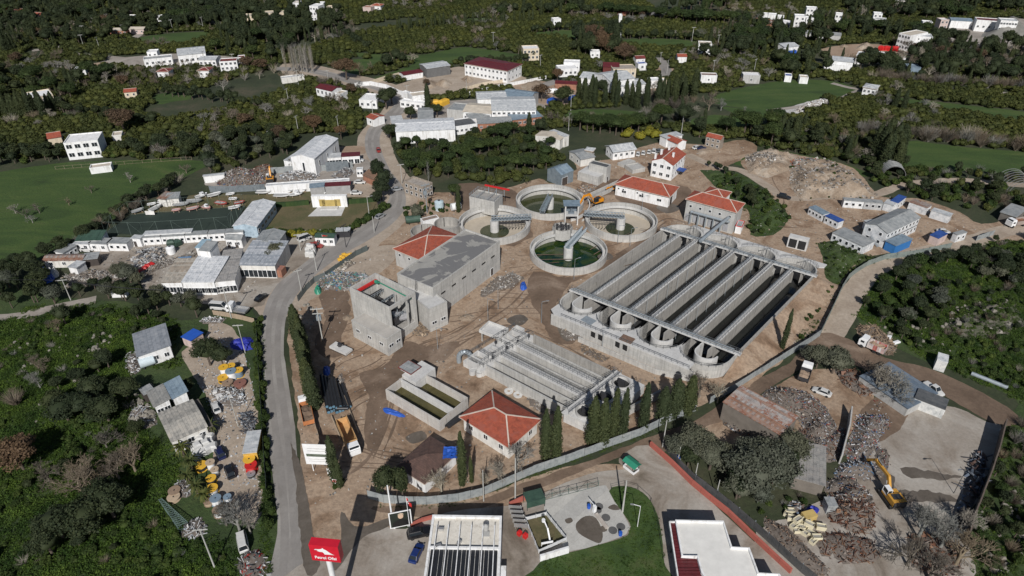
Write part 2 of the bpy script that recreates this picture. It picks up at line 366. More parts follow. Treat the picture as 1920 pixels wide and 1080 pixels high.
def roofed(root,L,W,h,kind,rh,rm,wm,ov=.45,ax='x',s=1,sheets=False,parapet=.5):
 wl=MB();x,y=L/2,W/2
 if kind=='flat':
  wl.box(-x,-y,0,x,y,h);wl.build('wall',wm,root)
  r=MB();r.box(-x+.25,-y+.25,h+.002,x-.25,y-.25,h+.06);r.build('roof',rm,root)
  if parapet:
   p=MB();t=.25;p.box(-x-.03,-y-.03,h-.2,x+.03,-y+t,h+parapet);p.box(-x-.03,y-t,h-.2,x+.03,y+.03,h+parapet)
   p.box(-x-.03,-y+t,h-.2,-x+t,y-t,h+parapet);p.box(x-t,-y+t,h-.2,x+.03,y-t,h+parapet);p.build('parapet',wm,root)
  return
 if kind=='slab':
  wl.box(-x,-y,0,x,y,h);wl.build('wall',wm,root)
  r=MB();r.box(-x-ov,-y-ov,h+.002,x+ov,y+ov,h+.22);r.build('roof',rm,root);return
 swap=ax=='y'
 if swap:x,y=y,x
 T=(lambda p:(-p[1],p[0],p[2])) if swap else (lambda p:p)
 r=MB();cap=MB();t=.14
 def plane(pts):
  top=[Vector(T(p)) for p in pts];n=(top[1]-top[0]).cross(top[2]-top[0])
  if n.z<0:top=top[::-1]
  k=len(top);vs=top+[p-Vector((0,0,t)) for p in top]
  r.add(vs,[tuple(range(k)),tuple(range(2*k-1,k-1,-1))]+[((i+1)%k,i,k+i,k+(i+1)%k) for i in range(k)])
 if kind=='gable':
  sl=rh/y;e=h-ov*sl+.16;X=x+ov*.6;Y=y+ov;tp=h+rh+.16
  vs=[(-x,-y,0),(x,-y,0),(x,y,0),(-x,y,0),(-x,-y,h),(x,-y,h),(x,y,h),(-x,y,h),(-x,0,h+rh),(x,0,h+rh)]
  wl.add([T(v) for v in vs],[(0,1,5,4),(2,3,7,6),(1,2,6,9,5),(3,0,4,8,7),(3,2,1,0),(4,5,9,8),(6,7,8,9)])
  wl.build('wall',wm,root)
  if sheets:
   n=max(2,round(2*X/sheets));w=2*X/n
   for sg in (-1,1):
    b=MB();vs=[(-w/2+.015,0,tp),(w/2-.015,0,tp),(w/2-.015,sg*Y,e),(-w/2+.015,sg*Y,e)]
    if sg>0:vs=vs[::-1]
    vs=[Vector(T(v)) for v in vs];b.add(vs+[v-Vector((0,0,.1)) for v in vs],[(3,2,1,0),(4,5,6,7)]+[(i,(i+1)%4,4+(i+1)%4,4+i) for i in range(4)])
    me=b.mesh('roof_sheet',[rm])
    for i in range(n):
     q=T((-X+w*(i+.5),0,random.choice((0,.02,.04))));o=link('roof_sheet',me,root,q)
   return
  plane([(-X,-Y,e),(X,-Y,e),(X,0,tp),(-X,0,tp)]);plane([(-X,Y,e),(X,Y,e),(X,0,tp),(-X,0,tp)])
  cap.bar(T((-X,0,tp+.03)),T((X,0,tp+.03)),.3,.1)
 elif kind=='hip':
  wl.add([T(v) for v in [(-x,-y,0),(x,-y,0),(x,y,0),(-x,y,0),(-x,-y,h),(x,-y,h),(x,y,h),(-x,y,h)]],[(0,1,5,4),(2,3,7,6),(1,2,6,5),(3,0,4,7),(3,2,1,0),(4,5,6,7)])
  wl.build('wall',wm,root);X,Y=x+ov,y+ov;k=max(X-Y,.0);e=h+.12;tp=h+.12+rh
  plane([(-X,-Y,e),(X,-Y,e),(k,0,tp),(-k,0,tp)]);plane([(X,Y,e),(-X,Y,e),(-k,0,tp),(k,0,tp)])
  plane([(X,-Y,e),(X,Y,e),(k,0,tp)]);plane([(-X,Y,e),(-X,-Y,e),(-k,0,tp)])
  cap.bar(T((-k,0,tp+.02)),T((k,0,tp+.02)),.3,.12)
  for a in (-1,1):
   for b in (-1,1):cap.bar(T((a*X,b*Y,e+.02)),T((a*k,0,tp+.02)),.3,.12)
  g=MB();z0=e-t-.06
  for p,q in (((-X,-Y),(X,-Y)),((X,-Y),(X,Y)),((X,Y),(-X,Y)),((-X,Y),(-X,-Y))):g.bar(T((*p,z0)),T((*q,z0)),.18,.16)
  g.build('eaves_board',RIDGE,root)
 elif kind=='shed':
  z0,z1=h,h+rh;Y=y+ov;X=x+ov*.6
  f=(lambda yy:(z0+(z1-z0)*(s*yy+y)/(2*y)))
  vs=[(-x,-y,0),(x,-y,0),(x,y,0),(-x,y,0),(-x,-y,f(-y)),(x,-y,f(-y)),(x,y,f(y)),(-x,y,f(y))]
  wl.add([T(v) for v in vs],[(0,1,5,4),(2,3,7,6),(1,2,6,5),(3,0,4,7),(3,2,1,0),(4,5,6,7)]);wl.build('wall',wm,root)
  if sheets:
   n=max(2,round(2*X/sheets));w=2*X/n;b=MB()
   vs=[Vector(T(v)) for v in [(-w/2+.015,-Y,f(-Y)+.16),(w/2-.015,-Y,f(-Y)+.16),(w/2-.015,Y,f(Y)+.16),(-w/2+.015,Y,f(Y)+.16)]]
   b.add(vs+[v-Vector((0,0,.1)) for v in vs],[(0,1,2,3),(7,6,5,4)]+[((i+1)%4,i,4+i,4+(i+1)%4) for i in range(4)]);me=b.mesh('roof_sheet',[rm])
   for i in range(n):link('roof_sheet',me,root,T((-X+w*(i+.5),0,random.choice((0,.02,.04)))))
   return
  plane([(-X,-Y,f(-Y)+.16),(X,-Y,f(-Y)+.16),(X,Y,f(Y)+.16),(-X,Y,f(Y)+.16)])
 r.build('roof',rm,root)
 if cap.v:cap.build('ridge_cap',RIDGE if rm in (TILE,DARKRED) else rm,root)
def sides(L,W,s):
 d={'f':((-L/2,-W/2),0,L),'b':((L/2,W/2),math.pi,L),'r':((L/2,-W/2),math.pi/2,W),'l':((-L/2,W/2),-math.pi/2,W)}
 if s<0:d['f'],d['b']=d['b'],d['f']
 return d
def openings(root,L,W,h,s,spec):
 sd_=sides(L,W,s)
 for tok in spec.split():
  door=tok[0]=='D'
  if door:tok=tok[1:]
  (p,a,ln)=sd_[tok[0]];body=tok[1:];size=None
  if '@' in body:body,sz=body.split('@');size=tuple(float(q) for q in sz.split(','))
  rows,cols=(int(q) for q in body.split('x'));fh=h/rows
  w,hh=size[:2] if size else ((1.0,2.0) if door else (1.1,min(1.2,fh*.45)))
  for i in range(rows):
   for j in range(cols):
    t=ln*(j+.5)/cols if not door else ln*(j+.3)/cols
    x=p[0]+math.cos(a)*t;y=p[1]+math.sin(a)*t;z=.02 if door else fh*i+(size[2] if size and len(size)>2 else fh*.38)
    add_window(root,x+math.sin(a)*.012,y-math.cos(a)*.012,z,a,w,hh,door)
def bld(name,label,A,B,C,h,roof='gable',rh=1.2,wall=None,rm=None,win='',cat='building',ax='x',ov=.45,sheets=False,group=None,parapet=.5,z=0):
 cen,yaw,L,W,s=rect3(A,B,C,h);root=thing(name,label,cat,(cen.x,cen.y,z),yaw,group)
 roofed(root,L,W,h-z,roof,rh,rm or GREYSH,wall or WHITE,ov,ax,s,sheets,parapet)
 if win:openings(root,L,W,h,s,win)
 c,n=math.cos(yaw),math.sin(yaw);e=.6
 clear([(cen.x+a*c-b*n,cen.y+a*n+b*c) for a,b in ((-L/2-e,-W/2-e),(L/2+e,-W/2-e),(L/2+e,W/2+e),(-L/2-e,W/2+e))])
 root['dims']=(L,W,s);return root,L,W,s
def bx(name,label,A,B,h,d,roof='flat',rh=1.0,wall=None,rm=None,win='',cat='building',group=None,ax='x',parapet=.4,sheets=False):
 a,b=P(*A,h),P(*B,h);u=(b-a);L=u.length;u.normalize();n=Vector((-u.y,u.x))
 if n.y<0:n=-n
 cen=(a+b)/2+n*d/2;yaw=math.atan2(u.y,u.x)
 root=thing(name,label,cat,(cen.x,cen.y,0),yaw,group)
 roofed(root,L,d,h,roof,rh,rm or (GREYSH if roof !='flat' else BEIGER),wall or WHITE,.35,ax,1,sheets,parapet)
 if win:openings(root,L,d,h,1,win)
 c,q=math.cos(yaw),math.sin(yaw);e=.8;FC=4.5
 clear([(cen.x+x*c-y*q,cen.y+x*q+y*c) for x,y in ((-L/2-e,-d/2-e-FC),(L/2+e,-d/2-e-FC),(L/2+e,d/2+e),(-L/2-e,d/2+e))])
 return root,L,d
# THE GROUND
WETSHF=groundmat('wet_shaded_floor',[(.35,(.012,.013,.014)),(.65,(.03,.03,.03))],.1,1,.5,.2,.1)  # wet concrete, with the deep channels' shade also put into its near-black colour
G_BASE=groundmat('ground_scrub',[(.3,(.014,.022,.009)),(.5,(.03,.04,.016)),(.62,(.05,.05,.027)),(.75,(.085,.07,.045))],.05,.9,.5,.4,.8,1.5)
G_FIELD=groundmat('meadow_grass',[(.3,(.02,.042,.006)),(.45,(.031,.064,.009)),(.6,(.045,.078,.013)),(.78,(.08,.09,.03))],.035,1.4,1.2,.4,.9,1.2,((1,3,1),R(20)),bd=.3)
G_LAWN=groundmat('rough_lawn',[(.3,(.02,.045,.008)),(.5,(.04,.075,.014)),(.7,(.075,.085,.03))],.12,2.0,.8,.4,.8,3)
G_SCRUB=groundmat('rough_green_scrubland',[(.28,(.016,.032,.008)),(.5,(.034,.06,.014)),(.66,(.05,.072,.02)),(.82,(.10,.085,.05))],.07,1.1,.8,.45,.9,1.6,bd=.4)
G_DIRT=groundmat('bare_earth',[(.28,(.125,.078,.048)),(.42,(.225,.152,.10)),(.54,(.325,.243,.175)),(.62,(.27,.195,.137)),(.78,(.44,.365,.29))],.07,1.1,1.6,.4,.7,1.5)
G_MUD=groundmat('damp_brown_mud',[(.3,(.09,.06,.04)),(.55,(.155,.108,.076)),(.75,(.27,.205,.155))],.07,1.2,1.2,.25,.5,1.2)
G_DRY=groundmat('brown_dry_soil',[(.3,(.22,.15,.10)),(.7,(.36,.27,.2))],.08,1.1,1,.25,.6,1.6)
G_GRAVEL=groundmat('pale_gravel',[(.3,(.20,.175,.15)),(.55,(.30,.27,.24)),(.75,(.38,.35,.315))],.09,1.5,1,.22,.4,3)
G_ASPH=groundmat('worn_asphalt',[(.3,(.20,.185,.17)),(.5,(.245,.23,.215)),(.7,(.30,.285,.265))],.10,2.0,.6,.12,.15,6)
G_YARD=groundmat('dusty_concrete_yard',[(.3,(.13,.105,.08)),(.42,(.235,.20,.165)),(.55,(.315,.285,.25)),(.75,(.385,.36,.325))],.07,1.5,1.3,.2,.2,4)
G_WET=groundmat('wet_patch',[(.3,(.085,.07,.055)),(.7,(.14,.12,.10))],.3,2,.5,.2,.1,4,rough=.45)
G_PITCH=groundmat('artificial_turf',[(.4,(.014,.026,.02)),(.6,(.02,.034,.025))],.1,3,.2,.1,.1,8)
G_DRYGR=groundmat('dry_lawn',[(.3,(.05,.065,.02)),(.5,(.10,.085,.04)),(.7,(.14,.11,.06))],.12,1.5,.8,.3,.5,3)
G_TRACK=groundmat('pale_track',[(.3,(.27,.215,.165)),(.6,(.36,.30,.24)),(.8,(.42,.36,.30))],.15,1.2,.8,.25,.4,2)
G_ORCH=groundmat('orchard_soil',[(.3,(.018,.03,.01)),(.5,(.035,.045,.018)),(.7,(.07,.06,.03))],.08,1.2,.6,.35,.6,2)
# basins sunk into the ground
TANKS=[((17.67,185.0),12.15),((-5.89,203.1),12.1),((36.85,205.0),12.15),((13.46,220.0),12.1)]
TOPB=3.8;FLB=-1.4
_A,_B,_C,_D=P(1073,545,TOPB),P(1250,433,TOPB),P(1392,668,TOPB),P(1525,517,TOPB)
BX=((_B-_A)+(_D-_C))/2;BL=BX.length;BX=BX/BL
BY=((_C-_A)+(_D-_B))/2;BW=BY.length;BY=BY/BW
def bw(u,v):p=_A+BX*u+BY*v;return Vector((p.x,p.y))
PIT=BW/4;RR=PIT/2;EXT=3.4
def scallop(v0,end,r,n=12,a0=0,a1=math.pi):
 c=v0+PIT/2;out=[]
 for i in range(n+1):
  t=a0+(a1-a0)*i/n;u=(-EXT-r*math.sin(t)) if end<0 else BL+EXT*.4+r*math.sin(t);v=c-r*math.cos(t) if end<0 else c+r*math.cos(t)
  out.append(bw(u,v))
 return out
hole=[]
for i in range(4):hole+=scallop(i*PIT,-1,RR-.12)
for i in range(3,-1,-1):hole+=scallop(i*PIT,1,RR-.12)
HOLES=[circle(c,11.98) for c,r in TANKS]+[hole]
far=3200
base=[Vector(p) for p in ((-far,-200),(far,-200),(far,4200),(-far,4200))]
sheet('ground',base,G_BASE,0,HOLES,cl=False)
Z1,Z2,Z3,Z4,Z5=.004,.008,.012,.016,.020
F=lambda pts,nm='grass_field',m=None,z=Z1,r=.8,st=2.5:patch(nm,pts,m or G_FIELD,z,r,st)
F([(-40,325),(0,322),(120,305),(250,300),(365,300),(385,312),(345,332),(280,362),(235,398),(170,430),(100,468),(50,498),(-40,505)])
F([(1330,190),(1345,178),(1400,163),(1480,150),(1560,152),(1603,165),(1600,178),(1545,186),(1480,199),(1430,206),(1370,200)])
F([(1650,178),(1700,185),(1800,196),(1935,212),(1935,232),(1800,212),(1690,198)])
F([(1690,265),(1800,275),(1940,290),(1940,330),(1850,322),(1760,318),(1670,308)])
F([(640,97),(700,101),(780,104),(845,92),(880,89),(960,100),(990,110),(975,119),(880,117),(845,122),(790,133),(740,148),(690,152),(735,135),(775,118),(700,112)])
F([(990,64),(1057,56),(1117,61),(1115,75),(1092,80),(1055,71)])
F([(1165,75),(1230,72),(1307,78),(1292,91),(1230,89),(1180,85)])
F([(262,70),(330,62),(385,60),(397,65),(375,76),(325,85),(265,81)])
F([(292,178),(355,171),(357,185),(330,190),(295,195)]);F([(108,208),(150,206),(175,212),(155,221),(115,222)])
F([(660,112),(720,114),(700,128),(680,140),(640,140)]);F([(870,36),(910,34),(905,44),(872,42)]);F([(500,20),(545,18),(540,28),(505,28)])
F([(1060,210),(1100,205),(1180,208),(1230,214),(1140,226),(1075,226)]);F([(1350,200),(1420,206),(1500,212),(1480,222),(1400,218)])
F([(1290,228),(1340,215),(1420,225),(1400,240),(1320,238)]);F([(1370,300),(1440,280),(1500,290),(1560,300),(1640,330),(1560,325),(1480,300),(1400,312)])
patch('pasture',[(-40,560),(60,545),(140,560),(260,570),(330,600),(420,590),(470,580),(488,640),(492,760),(500,900),(505,1100),(-60,1100)],G_SCRUB,Z1,.8,2,cl=False)
patch('scrubland',[(1610,500),(1660,478),(1760,460),(1860,440),(1960,425),(1960,760),(1900,745),(1800,700),(1720,672),(1660,640),(1610,605),(1600,560)],G_SCRUB,Z1,.8,2,cl=False)
patch('scrubland',[(1820,1000),(1850,870),(1890,780),(1960,760),(1990,1110),(1790,1110)],G_SCRUB,Z1,.8,2,cl=False)
patch('scrubland',[(1330,335),(1370,320),(1420,345),(1440,370),(1480,405),(1450,440),(1405,440),(1410,400),(1370,375)],G_SCRUB,Z2+.002,.8,2,cl=False)
# roads
MAINL=[(505,1105),(520,1000),(516,930),(508,870),(499,800),(492,720),(488,650),(491,600),(502,562),(522,532),(560,502),(605,466),(660,434),(700,408),(725,382),(732,356),(720,335),(702,313),(688,290),(684,262),(692,240),(712,222),(732,205),(738,193),(722,178),(698,167),(660,158),(628,148),(600,141),(565,134),(520,132)]
MAINR=[(582,1105),(567,1000),(560,900),(553,800),(538,700),(532,650),(536,600),(547,570),(562,545),(592,515),(642,478),(692,450),(735,420),(757,395),(761,370),(752,345),(735,325),(722,300),(713,275),(714,250),(735,228),(758,210),(768,192),(758,180),(735,170),(700,158),(660,148),(630,138),(600,131),(565,127),(520,126)]
yard=[(590,1110),(575,960),(565,880),(560,800),(548,710),(540,640),(545,600),(556,566),(580,540),(600,520),(650,487),(700,458),(742,430),(765,400),(775,375),(800,362),(900,360),(960,350),(1010,335),(1040,345),(1080,318),(1080,300),(1140,300),(1230,268),(1330,272),(1395,262),(1420,285),(1350,320),(1375,350),(1400,372),(1430,375),(1440,350),(1400,320),(1390,300),(1430,285),(1520,295),(1600,315),(1650,368),(1720,372),(1800,398),(1840,420),(1930,405),(1960,420),(1930,450),(1800,452),(1700,470),(1640,480),(1600,500),(1575,540),(1560,580),(1548,612),(1535,632),(1500,652),(1450,690),(1400,715),(1300,768),(1200,812),(1130,838),(1000,882),(900,925),(800,940),(700,945),(650,1000),(640,1110)]
patch('construction_yard',yard,G_DIRT,Z2,.5,1.2,HOLES)
patch('dirt_verge',[(470,560),(500,545),(540,505),(600,455),(660,425),(712,395),(690,372),(640,392),(640,345),(700,340),(672,300),(672,255),(700,225),(720,200),(700,182),(640,160),(560,146),(530,138),(530,120),(590,122),(650,136),(740,158),(790,185),(770,212),(735,240),(732,265),(745,300),(770,335),(785,370),(765,400),(745,430),(560,580),(500,600)],G_TRACK,Z2+.001,.5,1.4)
patch('road',MAINL+MAINR[::-1],G_ASPH,Z3,.12,2)
G_ASPH2=groundmat('tyre_darkened_asphalt',[(.3,(.185,.172,.16)),(.7,(.25,.235,.22))],.2,2,.5,.1,.1,6)
def lane(fr,w,name,mat,z):
 l=smooth_poly([P(*p) for p in MAINL],3,False);r=smooth_poly([P(*p) for p in MAINR],3,False)
 c=[a.lerp(b,fr) for a,b in zip(l,r)];ribbon(name,c,w,mat,z)
def ribbon(name,c,w,mat,z,amp=.12):
 L_,R_=[],[];z=zlev(z)
 for i,p in enumerate(c):
  a=c[max(i-1,0)];b=c[min(i+1,len(c)-1)];d=(b-a).normalized();n=Vector((-d.y,d.x));q=amp*noise.noise(Vector((p.x*.3,p.y*.3,1)))
  L_.append(p+n*(w/2+q));R_.append(p-n*(w/2+q))
 mb=MB();k=len(c);vs=[(*p,z) for p in L_]+[(*p,z) for p in R_]
 mb.add(vs,[(k+i,k+i+1,i+1,i) for i in range(k-1)]);o=mb.build(name,mat);struct(o)
 for i in range(0,k-1,6):
  j=min(i+6,k-1);clear([L_[i],L_[j],R_[j],R_[i]])
 return o
for c_,r_ in TANKS:clear(circle(c_,r_+.5,24))
clear(hole)
def track(name,px,w,mat,z,amp=.5):return ribbon(name,smooth_poly([P(*p) for p in px],5,False),w,mat,z,amp)
for fr in (.3,.7):lane(fr,1.5,'road_wear',G_ASPH2,Z4)
track('side_road',[(-30,598),(40,592),(90,580),(140,570),(180,562)],4,G_GRAVEL,Z3)
track('side_road',[(770,190),(830,196),(900,190),(960,180),(1020,160),(1050,150)],6,G_ASPH,Z3+.001)
track('far_road',[(1240,150),(1250,135),(1243,120),(1236,108)],6,G_ASPH2,Z3)
track('far_road',[(380,125),(330,118),(260,112),(190,106),(120,100)],5,G_GRAVEL,Z3);track('far_road',[(60,95),(150,84),(230,80),(270,60),(300,50)],5,G_GRAVEL,Z3)
track('far_road',[(1560,156),(1620,168),(1700,160),(1800,168),(1930,178)],3.5,G_GRAVEL,Z3);track('farm_track',[(1440,208),(1500,200),(1560,190),(1610,170)],3,G_GRAVEL,Z3)
track('curved_road',[(1780,72),(1815,66),(1822,56),(1850,50),(1900,48),(1950,52)],9,G_GRAVEL,Z3)
track('dirt_road',[(1500,655),(1540,640),(1570,610),(1590,570),(1610,535),(1640,505),(1690,485),(1760,468),(1830,450),(1890,432),(1960,428)],6.5,G_TRACK,Z3)
patch('dirt_road',[(1130,855),(1210,822),(1300,790),(1340,765),(1420,712),(1480,680),(1540,625),(1600,640),(1660,672),(1740,690),(1820,725),(1910,780),(1880,800),(1800,760),(1730,720),(1640,700),(1560,670),(1480,705),(1420,745),(1390,775),(1300,810),(1240,850),(1210,842),(1150,862),(1050,900),(940,940),(860,965),(740,965),(700,950),(860,946),(960,915),(1050,882)],G_MUD,Z3+.001,.4,1.2)
track('hill_track',[(1960,350),(1880,345),(1800,338),(1700,345),(1640,365),(1560,368),(1480,372),(1440,350),(1390,320),(1340,312),(1290,290)],4,G_TRACK,Z3+.001)
patch('mud_patch',[(672,700),(720,690),(760,640),(800,650),(860,640),(840,670),(790,690),(740,720),(720,800),(700,850),(680,800),(690,740)],G_MUD,Z3,.8,1,HOLES)
patch('mud_patch',[(1000,510),(1080,520),(1180,480),(1245,425),(1200,450),(1110,510),(1060,540),(1040,600),(1080,640),(1040,640),(1010,590),(990,550)],G_MUD,Z3,.8,1,HOLES)
patch('mud_patch',[(1090,340),(1150,335),(1220,345),(1290,350),(1290,372),(1240,400),(1170,385),(1150,365),(1110,370)],G_MUD,Z3,.8,1,HOLES)
patch('mud_patch',[(860,345),(960,355),(980,400),(1000,440),(985,450),(950,460),(900,400),(870,395)],G_MUD,Z3-.001,.8,1,HOLES)
patch('mud_patch',[(600,540),(650,540),(652,600),(640,640),(660,660),(610,670),(590,640),(610,600)],G_MUD,Z3,.8,1,HOLES)
for pts,w in (([(700,860),(725,800),(760,700),(820,660),(900,610),(960,570),(1010,520),(1080,505),(1170,470),(1250,415)],.5),([(712,862),(738,802),(772,706),(830,668),(908,618),(968,578),(1020,530),(1092,512)],.5),([(700,700),(780,650),(860,620),(940,560),(1000,500)],.45),([(640,900),(690,860),(720,800),(740,730)],.5),([(850,640),(950,610),(1040,640),(1130,690),(1210,740),(1260,760)],.5),([(840,648),(940,622),(1030,655),(1120,705),(1200,752)],.5),([(1200,440),(1250,410),(1290,420)],.5),([(1440,300),(1450,340),(1470,380),(1440,420),(1560,430)],.5)):
 track('wheel_track',pts,w,G_MUD,Z4)
for k in range(26):
 x,y=((700,700),(760,640),(860,610),(960,560),(1010,500),(1150,470),(1240,410),(1100,690),(1220,740),(660,780),(700,860),(760,840),(640,640))[k%13];q=rng.uniform(-25,25,2);a=rng.uniform(-.5,.9);pts=[(x+q[0]+i*16*math.cos(a)+4*math.sin(i*1.1+k),y+q[1]-i*9*math.sin(a)) for i in range(-3,4)]
 track('tyre_track',pts,.3,G_MUD,Z4,.1);track('tyre_track',[(u+7,v+9) for u,v in pts],.3,G_MUD,Z4,.1)
for q in ([(950,600),(975,590),(990,600),(970,612)],[(1045,600),(1060,612),(1068,640),(1050,630)],[(1230,388),(1260,382),(1275,392),(1250,400)],[(760,820),(790,808),(800,822),(775,832)],[(1120,480),(1140,474),(1150,484),(1130,490)]):patch('puddle',q,G_WET,Z4+.002,.3,.7)
patch('paved_slab',[(640,500),(700,465),(745,462),(738,490),(700,520),(660,535),(625,530)],G_TRACK,Z4,.2,1)
patch('scrapyard_ground',[(1300,810),(1345,780),(1395,770),(1430,740),(1500,700),(1560,690),(1600,700),(1640,740),(1620,780),(1560,850),(1480,880),(1350,860)],G_DIRT,Z2-.002,.5,1.2)
patch('concrete_yard',[(1690,755),(1790,765),(1850,790),(1880,800),(1870,850),(1840,920),(1815,985),(1800,1110),(1440,1110),(1420,1000),(1500,960),(1580,900),(1620,800)],G_YARD,Z2,.5,1.2)
for q,m_ in (([(1700,880),(1790,890),(1800,897),(1740,902),(1700,893)],G_WET),([(1660,925),(1740,920),(1790,935),(1760,942),(1690,938)],G_WET),([(1640,880),(1680,895),(1670,920),(1650,915)],G_WET)):patch('stained_ground',q,m_,Z3,1.2,.7)
patch('track_by_bushes',[(1640,745),(1700,755),(1690,800),(1640,830),(1600,800)],G_MUD,Z3,.5,1)
patch('dirt_apron',[(585,1110),(575,960),(700,930),(760,945),(900,930),(1010,890),(1100,870),(1180,880),(1000,945),(840,975),(700,1000),(640,1110)],G_DIRT,Z2+.001,.4,1.2)
FOR=patch('forecourt',[(585,1110),(600,1040),(660,1010),(700,985),(760,992),(840,960),(960,948),(1010,930),(1060,905),(1120,885),(1170,880),(1160,860),(1215,835),(1300,912),(1370,975),(1490,1090),(1500,1110)],G_YARD,Z4,.15,1.5)
patch('concrete_pad',[(1020,939),(1122,912),(1142,920),(1178,982),(1177,995),(1162,1008),(1067,1034),(1050,1000)],concrete('washed_pad',(.46,.45,.42),(.25,.24,.22),.4),Z5,.05,2)
patch('lawn',[(1142,922),(1172,912),(1205,924),(1228,955),(1240,1000),(1246,1060),(1255,1110),(975,1110),(1000,1070),(1030,1040),(1068,1036),(1165,1010),(1180,996),(1180,980)],G_LAWN,Z5+.004,.1,1.5,cl=False)
for q in ([(1080,982),(1098,968),(1118,972),(1130,1000),(1126,1018),(1110,1015),(1085,1000)],[(1059,975),(1070,971),(1074,978),(1064,982)],[(1140,952),(1152,946),(1163,955),(1150,957)],[(1120,990),(1135,986),(1138,996),(1124,998)]):patch('puddle',q,G_WET,Z5+.002,.1,.8)
for x,y in ((1123,950),(1120,957),(1136,971),(1149,995),(1164,988)):
 m=MB();c=P(x,y);m.cyl(c.x,c.y,.09,.125,.85,.85,20);tag(m.build('manhole_cover',plain('dark_manhole',(.09,.09,.09),.9)),'round dark grey manhole cover set in the concrete pad','manhole cover','manhole covers on the car wash pad')
for q in ([(640,960),(665,985),(700,985),(740,970),(770,955),(735,985),(690,1000),(660,1030),(630,1070),(615,1050),(640,1010)],[(545,830),(562,870),(575,930),(590,1000),(600,1060),(575,1080),(562,1000),(556,920)],[(700,985),(735,968),(740,975),(710,990)]):patch('wet_stain',q,G_WET,Z5+.001,.4,.7)
patch('football_pitch',[(196,437),(245,403),(460,387),(437,428),(270,441)],G_PITCH,Z2,0,5,sm=0)
patch('boat_yard',[(270,395),(330,372),(400,362),(500,365),(690,345),(700,380),(690,400),(600,405),(510,400),(460,388),(250,402)],G_DRYGR,Z1,.5,1.5)
patch('park_lawn',[(498,425),(520,385),(580,375),(690,370),(712,395),(690,412),(660,428),(600,440),(505,436)],G_DRYGR,Z2,.2,2)
patch('yard_paving',[(150,490),(200,462),(260,456),(330,450),(430,445),(560,440),(640,438),(680,425),(620,465),(560,500),(525,530),(500,560),(490,575),(430,575),(380,570),(330,566),(270,540),(260,520),(200,515)],G_YARD,Z2,.5,2)
patch('service_yard',[(400,600),(440,620),(462,680),(480,760),(488,860),(495,950),(470,980),(430,960),(405,900),(400,830),(396,760),(360,700),(340,660),(380,640)],G_TRACK,Z2,.6,1.5)
patch('service_yard',[(395,340),(520,318),(640,300),(690,300),(705,330),(660,345),(520,352),(400,350)],G_GRAVEL,Z2,.4,2)
patch('gravel_yard',[(690,172),(740,160),(780,148),(860,125),(960,140),(985,150),(900,170),(850,178),(790,185),(735,180)],G_TRACK,Z2,.5,3)
patch('factory_yard',[(770,200),(830,190),(900,185),(960,178),(1020,195),(1000,215),(900,225),(860,240),(800,235),(745,240),(740,225)],G_GRAVEL,Z1,.5,3)
patch('builders_yard',[(990,150),(1090,160),(1240,155),(1230,175),(1100,178),(1060,200),(1000,190),(960,165)],G_DRY,Z1+.001,.5,3)
patch('rough_yard',[(200,112),(340,100),(460,110),(480,118),(420,125),(300,128),(210,125)],G_GRAVEL,Z1,.5,3);patch('dry_patch',[(100,128),(150,122),(200,116),(190,124),(120,133)],G_DRY,Z1,.5,3)
patch('rough_yard',[(1540,92),(1620,82),(1700,90),(1720,98),(1660,112),(1580,110)],G_DRY,Z1,.5,3);patch('rough_yard',[(1760,60),(1800,40),(1950,38),(1950,90),(1780,80)],G_GRAVEL,Z1,.5,3)
patch('ruin_yard',[(1460,212),(1500,195),(1540,186),(1555,194),(1520,208),(1490,222)],groundmat('pale_rubble',[(.3,(.3,.29,.28)),(.7,(.55,.54,.53))],.4,2),Z2,.5,2)
patch('paved_patio',[(577,406),(640,405),(649,384),(600,385)],CONCF,Z3,0,5,sm=0)
patch('sand_patch',[(1215,130),(1250,122),(1330,128),(1270,133)],G_DRY,Z1,.5,3,cl=False)
for q in ([(625,277),(680,274),(683,288),(618,290)],):patch('gravel_lot',q,G_DRY,Z2,.3,2)
